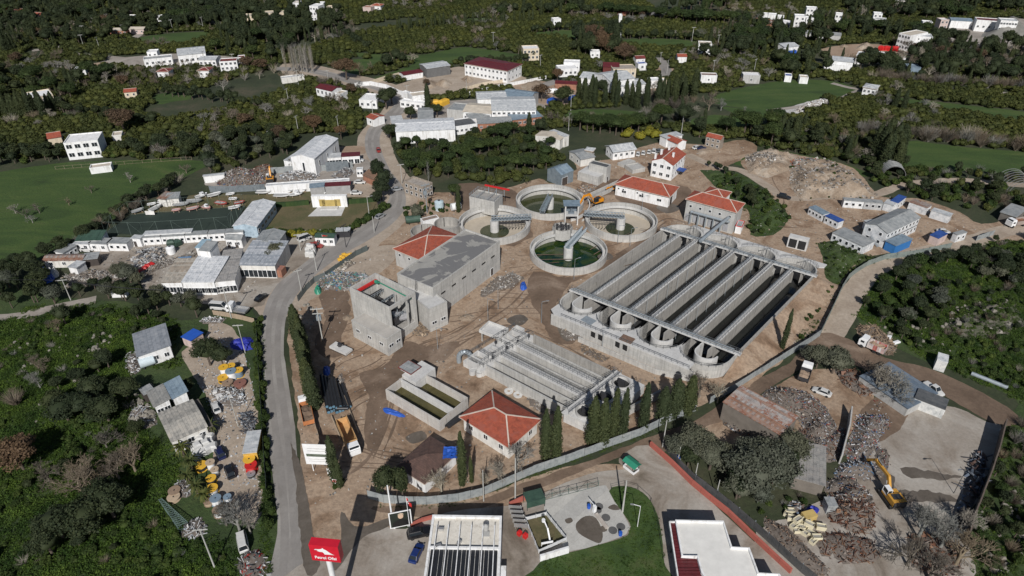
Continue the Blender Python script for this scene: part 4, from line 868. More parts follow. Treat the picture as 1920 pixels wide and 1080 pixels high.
m=MB();m.rail([(-4,-y+1),(-4,y-1)],7.2,1.1,1,.09);m.rail([(0,-y+1),(0,y-1)],7.2,1.1,1,.09);m.rail([(2.5,-y+3),(6.3,-y+3),(6.3,y-3)],6,1.1,1,.09);m.bar((2,2,3.8),(2,2,10),.15);m.bar((5,0,3.8),(5,0,9.4),.15);m.build('steel_frame',STEEL,t)
m=MB();m.box(-x+.9,-y+1,hh-1.8,-x+1.5,y-1,hh-1.1);m.build('crane_beam',REDP,t);m=MB();m.tube((-x+1.5,y-1.2,hh-1.5),(x-.6,y-1.2,hh-1.8),.16);m.tube((-x+1.4,y-1.6,hh-1.4),(-x+2.4,y-1.6,hh-1.4),.5);m.build('green_rail',GRNP,t)
m=MB();m.tube((x-3.5,-1,5.2),(x-1,2.2,4.8),1.5,1.0,12);m.build('grey_cover',plain('grey_tarpaulin',(.26,.26,.27),.9,0,.3,2),t);clear([(cen.x-12,cen.y-12),(cen.x+12,cen.y-12),(cen.x+12,cen.y+12),(cen.x-12,cen.y+12)])
bld('annex','low flat roofed concrete annex in front of the roofless shell',(658.7,600.8),(725,636.5),(758,622),5.4,'flat',0,CONC,concrete('clean_roof',(.42,.4,.37),(.36,.31,.25),.4),'f1x3@1.3,.8,2.6 r1x2@1.4,.8,2.4',parapet=.12)
bld('side_wing','square concrete wing with small white windows beside the roofless shell',(804,581.7),(838,566.7),(772,535.5),7.2,'flat',0,CONC,CONCF,'f1x2@1.4,.8,2.2',parapet=.3)
bld('gatehouse','small pale building with bright red hipped roof near the cypresses',(869,781),(954,834),(1012,790),4.2,'hip',2.0,OFFW,TILE,'f1x3 r1x2',ov=.7)
def chimney(root,x,y,z0,z1):m=MB();m.box(x-.35,y-.35,z0,x+.35,y+.35,z1);m.box(x-.45,y-.45,z1,x+.45,y+.45,z1+.12);m.build('chimney',WHITE,root)
r_,L,W,s=bld('office_building','two storey white building with red gable roof and four chimneys',(1222.6,301),(1261.5,310),(1298,291.5),6.4,'gable',1.9,WHITE,TILE,'f2x3@1.3,1.2 r2x5@.9,1.2',ax='y',ov=.3)
for a,b in ((-.4,-.42),(-.35,-.05),(-.2,.3),(.25,-.1)):chimney(r_,a*L,b*W*s if False else b*W,6.6,9.0)
m=MB();m.box(L/2,-2,2.6,L/2+3,1.5,2.75);m.build('blue_canopy',BLUESH,r_)
r_,L,W,s=bld('workshop','long white single storey building with red hipped roof beyond the tanks',(1155,345),(1254.4,368.4),(1282,353.3),4.4,'hip',2.2,WHITE,TILE,'f1x3@1.6,.9,1.7 r1x1@.6,.6,2.4',ov=.5)
(p,a,ln)=sides(L,W,s)['r'];add_window(r_,p[0]+math.cos(a)*ln*.3+math.sin(a)*.012,p[1]+math.sin(a)*ln*.3-math.cos(a)*.012,.05,a,2.6,3.2,True)
(p,a,ln)=sides(L,W,s)['f']
for f in (.06,.15,.42,.52):add_window(r_,p[0]+math.cos(a)*ln*f+math.sin(a)*.012,p[1]+math.sin(a)*ln*f-math.cos(a)*.012,2.7,a,.6,.5)
r_,L,W,s=bld('blower_house','tall grey building with red hipped roof at the end of the long basin',(1288,373),(1380,397.5),(1401,383.4),8.2,'hip',1.9,GREYR,TILE,'f1x5@.8,.8,5.6',ov=.4)
(p,a,ln)=sides(L,W,s)['f'];d=Vector((math.cos(a),math.sin(a)));n=Vector((math.sin(a),-math.cos(a)))
for k in range(6):
 q=Vector(p)+d*ln*(.08+.155*k);m=MB();m.obox(*(q+n*.12)[:],.6,3.0,1.6,.15,a);m.build('louvre',plain('louvre_grey',(.3,.31,.33),.5),r_)
 if k:
  q=Vector(p)+d*ln*(.0+.155*k);m=MB();m.tube((*(q+n*1.0),0),(*(q+n*1.0),4.4),.22,n=8);m.tube((*(q+n*1.5),0),(*(q+n*1.5),4.0),.14,n=6);m.build('riser_pipe',STEEL,r_)
m=MB();q0=Vector(p)+d*ln*.14+n*1.1;q1=Vector(p)+d*ln*.93+n*1.1;m.tube((*q0,4.6),(*q1,4.6),.45,n=12);m.build('header_pipe',STEEL,r_)
bld('rear_wing','lower wing with red roof behind the tall grey building',(1356,373),(1369.5,360.4),(1333,350.7),7.6,'hip',1.4,WHITE,TILE,'',ov=.4)
bld('metal_shed','blue grey corrugated metal shed near the farthest round tank',(1026.5,317.5),(1052.5,328.7),(1081,322),4.6,'gable',1.6,sheetmat('blue_grey_wall_sheet',(.2,.24,.27),(.17,.21,.24),1,6,.5),BLGSH,'Dr1x1@3,3.2',ax='y',ov=.1)
bld('valve_house','low unfinished concrete block behind the farthest round tank',(1083.5,322),(1122,333),(1150,322),3.4,'flat',0,CONC,CONCF,'',parapet=0)
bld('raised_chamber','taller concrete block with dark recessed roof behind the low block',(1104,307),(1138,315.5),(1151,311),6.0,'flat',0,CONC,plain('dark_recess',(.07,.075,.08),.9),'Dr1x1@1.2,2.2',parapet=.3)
bld('foundation_slab','unfinished low concrete foundation with stub walls behind the white workshop',(1172,310),(1186,320),(1203,311),1.4,'flat',0,CONC,CONC,'',parapet=.3)
bld('foundation_slab','small low concrete slab left of the unfinished foundation',(1158,306),(1170,311),(1192,303),.9,'flat',0,CONC,CONC,'',parapet=.25)
t=thing('channel_trough','long narrow open concrete channel left of the white workshop','concrete channel');a=P(1112,364,1.5);b=P(1172,336,1.5);n=Vector((-(b-a).y,(b-a).x)).normalized()
for k in (-1.3,1.3):m=MB();m.wallpath([a+n*k,b+n*k],.3,0,1.5);m.build('side_wall',CONC,t)
m=MB();m.wallpath([a,b],2.3,.02,.5);m.build('channel_floor',CONCD,t)
bld('blockwork_ruin','roofless grey block ruin beside the bend of the road',(757.5,342),(793,354),(808,344),4.6,'flat',0,STONEW,plain('rubble_floor',(.3,.27,.24),.95,0,.3,1),'f2x4@.9,1 r2x3@.9,1',parapet=.7)
r_,L,W,s=bld('inlet_works','concrete inlet works with railings and red crane beam left of the far tank',(880,371),(927,381),(952,369),5.0,'flat',0,CONC,CONCD,'',parapet=.5)
m=MB();m.rail([(-L/2,-W/2),(L/2,-W/2),(L/2,W/2),(-L/2,W/2),(-L/2,-W/2)],5.5,1.1,1.3,.07);m.rail([(-L/6,-W/2),(-L/6,W/2)],5.5,1.1,1.3,.07);m.rail([(L/4,-W/2),(L/4,W/2)],5.5,1.1,1.3,.07);m.build('railing',STEEL,r_)
m=MB();m.box(-1.5,W/2-1.2,8.0,8,W/2-.7,8.5);m.build('crane_beam',REDP,r_);m=MB()
for k in (0,3,6):m.bar((k,W/2-1,5.5),(k,W/2-1,8),.2)
m.build('crane_post',STEEL,r_)
bld('small_store','small white flat building with brown roof beyond the small tanks',(788,410),(793,415.5),(822,407),2.6,'flat',0,WHITE,plain('brown_roof',(.22,.17,.14),.9),'',parapet=.1)
t,L,W,s=bld('box_culvert','concrete box culvert with two square openings in the bank',(1479,443.5),(1516,452.5),(1521,446.5),3.8,'flat',0,CONCF,CONCF,'',parapet=0)
(p,a,ln)=sides(L,W,s)['f']
for f in (.27,.73):m=MB();q=Vector(p)+Vector((math.cos(a),math.sin(a)))*ln*f+Vector((math.sin(a),-math.cos(a)))*.03;m.obox(q.x,q.y,.4,3.3,ln*.38,.1,a);m.build('opening',BLACK,t)
r_,L,W,s=bld('transformer_kiosk','small white kiosk with red roof trim right of the tall grey building',(1379.5,423.6),(1391,426),(1405.5,417.3),2.7,'flat',0,WHITE,GREYSH,'',parapet=0)
m=MB();m.wallpath([(-L/2,-W/2),(L/2,-W/2),(L/2,W/2),(-L/2,W/2)],.2,2.6,2.85,close=True);m.build('red_trim',REDP,r_)
# prefab cabins and containers on the right
CABW=sheetmat('white_cabin_panel',(.66,.68,.69),(.60,.62,.64),1.2,6,.6)
for i,(A,B,C,h,rm,wl,lb,w) in enumerate((
 ((1583,376),(1620.5,379),(1618,373.7),2.7,GREYSH,CABW,'white cabin with grey roof, leftmost of the row below the earth mound','f1x3@.9,.9'),
 ((1621.5,379),(1656,382),(1655,376.5),2.7,GREYSH,CABW,'white cabin with grey roof, second in the row below the earth mound','f1x3@.9,.9'),
 ((1657.5,381),(1675,386),(1681,379),2.7,PALESH,CABW,'short pale cabin left of the blue roofed one','r1x1@1,1'),
 ((1670,376.5),(1684,381),(1706,372),2.9,BLUESH,CABW,'white cabin with bright blue roof in the far row','r1x3@.9,.9'),
 ((1705,379),(1738.5,390.5),(1749,385.5),2.8,RUSTSH,CABW,'white container with rusty brown roof','r1x1@1,1'),
 ((1746,395),(1781,406),(1791,402.5),2.7,PALESH,CABW,'pale grey container right of the rusty roofed one',''),
 ((1517,389),(1543,403),(1554,399),2.6,BLGSH,CABW,'grey green cabin beside the dirt road, left of a blue roofed one','f1x4@.8,.9'),
 ((1547,405),(1572,417),(1584,414),2.6,BLUESH,CABW,'white cabin with blue roof nearest the box culvert','f1x3@.8,.9'),
 ((1561,437),(1619,463),(1651,457),2.9,GREYSH,CABW,'long low white prefab in front of the two storey prefab','f1x5@.9,1.1'),
 ((1744,441),(1760,447.5),(1786,442),2.8,BLUESH,PINKW,'pale pink cabin with blue roof right of the two storey prefab',''),
 ((1787,437),(1795,441),(1813,436),2.8,GREYSH,CABW,'white cabin with grey roof at the right end of the cabins','r1x2@.8,.9'),
 ((1620,414),(1630,421),(1655,411),2.7,PALESH,CABW,'pale container behind the gable of the two storey prefab',''))):
 bld('site_cabin',lb,A,B,C,h,'slab',0,wl,rm,w,'cabin',ov=.1,group='site cabins right of the works')
r_,L,W,s=bld('prefab_office','two storey white prefab with long grey gable roof',(1622.5,420),(1663.7,437.5),(1756,420),5.4,'gable',1.3,CABW,GREYSH,'r2x9@.9,1 f2x2@.9,1',ax='y',ov=.3)
m=MB();(p,a,ln)=sides(L,W,s)['r'];q0=Vector(p)+Vector((math.sin(a),-math.cos(a)))*.08;q1=q0+Vector((math.cos(a),math.sin(a)))*ln;m.bar((*q0,2.7),(*q1,2.7),.06,.2);m.build('floor_band',DKSTEEL,r_)
m=MB();(p,a,ln)=sides(L,W,s)['f'];d=Vector((math.cos(a),math.sin(a)));n=Vector((math.sin(a),-math.cos(a)))
for k in range(10):q=Vector(p)+d*(ln*.45+k*.32)+n*.7;m.obox(q.x,q.y,2.6-k*.27,2.66-k*.27,.34,1.1,a)
m.build('outer_stair',STEEL,r_)
r_,L,W,s=bld('canteen_canopy','lean-to with grey roof and bright blue walls before the two storey prefab',(1661,452),(1680,461),(1717.5,452),3.0,'slab',0,paint('blue_sheet_wall',(.03,.16,.42),.6),BLGSH,'',ov=.2)
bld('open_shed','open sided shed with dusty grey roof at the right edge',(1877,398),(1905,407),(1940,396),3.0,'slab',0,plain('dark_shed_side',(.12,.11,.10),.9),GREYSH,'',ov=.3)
def hoop(px,py,L,r,yaw,lb,bare=False):
 c=P(px,py);t=thing('polytunnel',lb,'polytunnel',(c.x,c.y,0),yaw,'hoop tunnels in the scrub')
 n=14
 if not bare:
  m=MB();vs=[]
  for x in (-L/2,L/2):
   for i in range(n+1):a=math.pi*i/n;vs.append((x,r*math.cos(a),r*math.sin(a)))
  m.add(vs,[(i,i+1,n+2+i,n+1+i) for i in range(n)]);m.build('cover',plain('grey_polythene',(.22,.23,.23),.4),t)
 for k in range(8):
  m=MB();x=-L/2+L*k/7
  for i in range(n):a,b=math.pi*i/n,math.pi*(i+1)/n;m.bar((x,(r+.05)*math.cos(a),(r+.05)*math.sin(a)),(x,(r+.05)*math.cos(b),(r+.05)*math.sin(b)),.12)
  m.build('hoop',CHROME,t)
 clear(circle(c,L*.45,10))
hoop(1672,322,9,4,R(75),'grey covered hoop tunnel half buried in bushes');hoop(1905,352,12,5,R(80),'bare white tunnel hoops near the right edge',True)
for q in ([(-30,400),(80,380),(200,350),(330,325),(375,312)],[(-30,404),(80,384),(200,354),(330,329),(378,316)],[(1350,190),(1430,180),(1520,165),(1600,160)],[(1700,285),(1800,295),(1940,312)],[(840,98),(900,102),(960,108)]):track('field_track',q,.5,G_LAWN,Z2,.2)
# LEFT OF THE ROAD
row='white cabins along the pitch and yard'
for A,B,C,h,rm,wl,lb,w,ro in (
 ((201,456),(237,457),(244,447),2.8,GREYSH,WHITE,'white cabin with two windows, right end of the row facing the left yard','f1x3@.9,.9','slab'),
 ((166,456.5),(199,458),(201,447.5),2.8,GREYSH,WHITE,'white cabin under the dark green roof, right half','f1x2@1,1','slab'),
 ((138,457),(165,458),(168,448),2.8,PALESH,WHITE,'white cabin with an arched dark doorway in the left yard row','f1x2@1,1.2','slab'),
 ((103,472),(118,475),(141,460),2.6,GREYSH,WHITE,'narrow white cabin set askew at the left end of the row','r1x3@.8,.8','slab'),
 ((246,447),(262,448),(264,442),3.0,PALESH,WHITE,'small square white cabin between the yard row and the long row','Df1x1','slab'),
 ((265,446),(300,444),(301,438),2.8,GREYSH,WHITE,'long row cabin, first from the left below the pitch','f1x3@.9,.8','slab'),
 ((301,444),(345,441.5),(346,435.5),2.8,GREYSH,WHITE,'long row cabin, second from the left below the pitch','f1x4@.9,.8','slab'),
 ((346,441.5),(388,439),(389,433),2.8,GREYSH,WHITE,'long row cabin, third from the left below the pitch','f1x4@.9,.8','slab'),
 ((389,439),(420,437),(421,431),2.8,GREYSH,WHITE,'long row cabin, fourth from the left below the pitch','f1x3@.9,.8','slab'),
 ((422,437),(455,434.5),(456,428),2.8,GREYSH,WHITE,'long row cabin, last on the right below the pitch','f1x3@.9,.8','slab'),
 ((128,501),(143,503),(155,491),2.6,PALESH,WHITE,'small white box cabin turned away from the rusty roofed house','','slab')):
 bld('cabin',lb,A,B,C,h,ro,0,wl,rm,w,'cabin',ov=.2,group=row)
bld('changing_room','long pale roof strip against the near edge of the dark football pitch',(270,440),(358,435),(359,429.5),3.4,'slab',0,WHITE,PALESH,'',ov=.2)
bld('green_roofed_shed','shed with sloping dark green roof at the corner of the pitch',(141,452),(189,450.5),(197,437),3.2,'shed',.9,WHITE,GRNSH,'',ov=.2,sheets=1.5)
bld('low_house','long low cream house with rusty brown roof in the left yard',(81,488),(154,487),(160,477),2.7,'gable',.5,OFFW,RUSTSH,'f1x3@1,.9',sheets=1.4)
bld('lean_to','grey metal lean-to beside the rusty roofed house',(155.5,487),(182,484),(181,476),2.6,'shed',.3,DOORD,GREYSH,'',sheets=1.4)
bld('factory_hall','white roofed hall with rows of dark slots facing the yard',(341,529),(401,529),(416,486),4.4,'shed',.8,WHITE,WHITESH,'f1x5@2.6,1.6,.8',ov=.3,sheets=1.3)
bld('factory_wing','hall with patched brown and white roof left of the white roofed hall',(302,530),(340,529.5),(356,488),4.0,'shed',.5,WHITE,sheetmat('brown_patched_roof',(.30,.25,.2),(.42,.39,.34),1.0,1.6,.9),'f1x3@2,1.6,.8',ov=.3,sheets=1.5)
bld('factory_wing','long grey roofed hall right of the white roofed hall',(402,528.5),(440,525),(456,470),4.2,'shed',.5,WHITE,sheetmat('streaked_grey_roof',(.27,.26,.25),(.35,.34,.33),.8,3,.8),'f1x3@2,1.8,.6',ov=.3,sheets=1.3)
bld('striped_roof_hall','open fronted hall with pale striped roof beside the main road',(446,497),(515,498.5),(523,457),4.4,'shed',.8,OFFW,sheetmat('striped_roof',(.5,.52,.55),(.28,.31,.35),.9,30,.5),'f1x4@2.6,2.4,.4',ov=.3,sheets=1.2)
bld('grey_gable_hall','grey gable roofed hall behind the striped roof',(476,456),(518,457.5),(526,434),4.6,'gable',.9,OFFW,GREYSH,'',ov=.3,ax='y')
bld('stair_tower','tall narrow white block with grey roof above the yard',(373.7,469),(393,471),(403,457),7.5,'shed',.6,WHITE,GREYSH,'',ov=.3)
bld('blue_roofed_store','store with pale blue roof next to the tall narrow block',(367,464.5),(383,465),(394,450),3.2,'slab',0,WHITE,sheetmat('pale_blue_roof',(.33,.47,.56),(.3,.43,.52),1,5,.5),'',ov=.2)
bld('blue_canopy','low bright blue canopy left of the striped hall',(328,499),(352,497),(365,481),2.8,'slab',0,DOORD,sheetmat('mid_blue_roof',(.13,.25,.42),(.11,.22,.38),1,5,.5),'',ov=.1)
bld('white_cottage','small white cottage with grey roof behind the striped hall',(422,447.5),(452,449),(462,441),3.2,'gable',.6,WHITE,GREYSH,'f1x2@1,1 Df1x2',ov=.3)
bld('sports_hall','long white hall with pale blue side wall at the end of the pitch',(437,424),(481,425),(511,379),4.2,'gable',1.0,sheetmat('pale_blue_wall',(.4,.5,.58),(.36,.46,.54),1,6,.6),WHITESH,'r1x6@1.6,1.2',ax='y',ov=.3)
bld('scrapyard_wall_hut','long low white shed at the back corner of the scrap yard',(381,331),(420,327),(457,321),2.8,'slab',0,WHITE,PALESH,'',ov=.2)
bld('warehouse','big white gabled warehouse behind the scrap yard',(545,294),(589,298),(611,258),7.0,'gable',1.2,WHITE,WHITESH,'f1x1@.8,3.5,1.5 r1x3@.8,2,3',ax='y',ov=.2)
bld('warehouse_lean_to','white lean-to on the left side of the big warehouse',(532,301),(546,303),(556,285),4.0,'slab',0,WHITE,PALESH,'',ov=.1)
bld('awning_row','grey roofed open row with white awning right of the warehouse',(605,297),(639,294.5),(640,287),3.2,'slab',0,WHITE,PALESH,'f1x3@2.4,2,.1',ov=.2)
bld('maroon_row','low white row with maroon roof right of the white awning',(640,294),(674,292),(674,285.5),3.2,'slab',0,WHITE,MAROON,'f1x3@1.8,1.8,.1',ov=.2)
bld('red_leaning_roof','small dark red roofed shed against the warehouse',(592,295),(604,294),(604,286),3.0,'slab',0,BRICKW,DARKRED,'',ov=.2)
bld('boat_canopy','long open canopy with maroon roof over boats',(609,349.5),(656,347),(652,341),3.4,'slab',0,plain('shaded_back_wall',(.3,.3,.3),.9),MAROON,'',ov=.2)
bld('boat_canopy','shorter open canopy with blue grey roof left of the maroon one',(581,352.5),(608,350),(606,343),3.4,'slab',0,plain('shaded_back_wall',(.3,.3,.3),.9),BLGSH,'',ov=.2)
bld('back_wall_terrace','long white flat terrace between the scrap yard and the boats',(498,350),(655,340),(652,335),3.0,'flat',0,WHITE,PALESH,'',parapet=.3)
r_,L,W,s=bld('garden_stage','white garden stage wall with golden arched niches',(583,368.5),(649,367.5),(650,364),4.3,'flat',0,WHITE,WHITE,'',parapet=.05)
(p,a,ln)=sides(L,W,s)['f'];gold=plain('golden_panel',(.4,.3,.1),.6)
for f,w_,h_ in ((.29,2.0,3.1),(.5,5.2,2.9),(.73,2.0,3.1)):
 q=Vector(p)+Vector((math.cos(a),math.sin(a)))*ln*f+Vector((math.sin(a),-math.cos(a)))*.06;m=MB();m.obox(q.x,q.y,.5,h_,w_,.16,a);m.build('golden_niche',gold,r_)
m=MB();q=Vector(p)+Vector((math.cos(a),math.sin(a)))*ln*.5+Vector((math.sin(a),-math.cos(a)))*1.2;m.obox(q.x,q.y,.02,.5,6,2.2,a);m.build('stage_step',CONCF,r_)
bld('green_roof_kiosk','white cabin with dark green roof near the road junction',(590,445),(626,446),(631,438),3.0,'gable',.4,WHITE,GRNSH,'f1x3@1,1',ov=.2)
bld('guard_hut','small white hut by the roadside pines',(668,318.5),(680,318),(680,313.5),3.0,'flat',0,WHITE,PALESH,'f1x2@.8,.9',parapet=.1)
bld('roadside_ramp_shed','brown sloping roof beside the roadside pines',(680,328),(700,337),(706,330),2.6,'shed',1.2,BRICKW,sheetmat('brown_slope',(.2,.12,.08),(.16,.1,.07),.8,4,.8),'',ov=.2)
bld('brick_gate_block','small reddish brick gate block at the yard entrance',(510,506),(527,508),(533,499),2.4,'flat',0,BRICKW,plain('reddish_slab',(.28,.13,.1),.8),'',parapet=.1)
bld('white_bus_shelter','small pale canopy roof on the roadside by the bend',(630,434),(655,433),(662,427),2.4,'slab',0,DKSTEEL,PALESH,'',ov=.2)
bld('tan_hut','small white house half hidden by trees at the foot of the yard',(205,543),(232,542),(236,536),2.8,'flat',0,WHITE,PALESH,'',parapet=.1)
bld('boathouse','old shed with pale metal roofs at the edge of the boat yard',(296,372),(310,374),(336,366),3.0,'shed',.4,OFFW,RUSTSH,'',sheets=1.3)
bld('boathouse','second old metal roofed shed right of the first in the boat yard',(311,373),(334,371),(339,363),3.0,'shed',.4,OFFW,GREYSH,'',sheets=1.3)
# bottom left houses
bld('grey_roof_house','white house with grey sheet roof among trees, upper of the left houses',(251,627),(259,669),(318,646),3.6,'shed',.5,WHITE,sheetmat('grey_blue_sheets',(.27,.29,.32),(.22,.24,.27),.9,4,.7),'r1x3@1,1.1 f1x2',sheets=1.2,ov=.4)
bld('tarp_hut','little hut half under a blue tarpaulin',(341,632),(358,639),(368,620),2.6,'slab',0,PINKW,paint('blue_tarpaulin',(.02,.09,.42),.55),'',ov=.2)
bld('metal_lean_to','small ribbed metal roof left of the yard houses',(261,730),(270,741),(289,731),2.4,'slab',0,DOORD,GREYSH,'',ov=.1)
bld('yard_house','narrow house with grey ribbed roof, left of the blue roofed one',(278,735),(291,762),(317,751),3.8,'shed',.4,WHITE,sheetmat('grey_ribbed',(.28,.28,.27),(.24,.24,.23),.6,4,.7),'r1x2@1.2,1.2',sheets=1.1)
bld('yard_house','narrow white house with blue grey ribbed roof',(311,719),(326,747),(350,737),5.0,'shed',.4,WHITE,BLGSH,'',sheets=1.1)
bld('patched_roof_shed','large shed with broad patchwork roof of pale and dark sheets',(298,777),(322,827),(388,801),3.8,'gable',.5,OFFW,FIBSH,'r1x3@1.2,1.2',sheets=1.3,ax='y')
bld('side_lean_to','long dark brown roof strip along the patchwork roof',(363,753),(390,803),(399,799),2.8,'slab',0,DOORD,sheetmat('dark_brown_roof',(.11,.095,.08),(.09,.08,.07),1,4,.8),'',ov=.1)
bld('office_container','long white roofed container with yellow front by the reels',(455,851),(481,848),(478,809),2.6,'slab',0,sheetmat('yellow_front',(.6,.38,.08),(.55,.35,.08),1,5,.6),PALESH,'',cat='container',ov=.1)
# lower right sheds
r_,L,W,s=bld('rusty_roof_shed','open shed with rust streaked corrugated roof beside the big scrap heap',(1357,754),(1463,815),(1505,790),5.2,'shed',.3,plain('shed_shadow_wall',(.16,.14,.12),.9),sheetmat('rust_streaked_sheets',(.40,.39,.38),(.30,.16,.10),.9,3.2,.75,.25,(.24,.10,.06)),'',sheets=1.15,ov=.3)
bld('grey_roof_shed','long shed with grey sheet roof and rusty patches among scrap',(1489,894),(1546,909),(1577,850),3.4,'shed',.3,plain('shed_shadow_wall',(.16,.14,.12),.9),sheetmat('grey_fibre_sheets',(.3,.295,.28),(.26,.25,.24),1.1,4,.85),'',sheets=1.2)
bld('blue_roof_shed','wide dusty blue roof under the grey bare tree',(1612,706),(1702,767),(1738,725),2.3,'slab',0,GREYR,sheetmat('dusty_blue_sheets',(.12,.16,.21),(.16,.2,.25),1.1,5,.7),'',ov=.1)
bld('long_container','long white ribbed container with a cab end by the dirt road',(1715,747),(1772,769),(1786,753),2.7,'slab',0,sheetmat('white_ribbed_side',(.66,.67,.66),(.6,.61,.6),.4,5,.6),DKSH,'r1x2@1,1.2',cat='container',ov=.05)
bld('white_container','small white container standing alone at the edge of the scrub',(1757,675),(1777,681),(1785,669),3.0,'slab',0,sheetmat('white_ribbed_side',(.66,.67,.66),(.6,.61,.6),.4,5,.6),CABW,'',cat='container',ov=.02)
bld('small_grey_shed','tiny ribbed metal shed among the brown scrap',(1545,933),(1553,950),(1568,944),2.2,'slab',0,GREYSH,GREYSH,'',ov=.05)
bld('roofed_ruin','old house with sagging brown roof and blue tarpaulin behind the hoarding',(748,874),(796,904),(880,864),3.4,'hip',1.4,WHITE,sheetmat('old_brown_tiles',(.10,.06,.05),(.14,.085,.07),.4,.3,.9,.3),'',ov=.4)
m=MB();a=P3(850,848,4.6)
for i in range(5):
 for j in range(4):x=a.x-2.0+i*.8;y=a.y-2.2+j*.8;m.add([(x,y,5+rng.random()*.4-.12*abs(j-1)),(x+.8,y,5+rng.random()*.4),(x+.8,y+.8,5+rng.random()*.4),(x,y+.8,5+rng.random()*.4)],[(0,1,2,3)])
tag(m.build('tarpaulin',paint('blue_tarpaulin',(.02,.09,.42),.55)),'rumpled bright blue tarpaulin thrown over the sagging brown roof','tarpaulin')
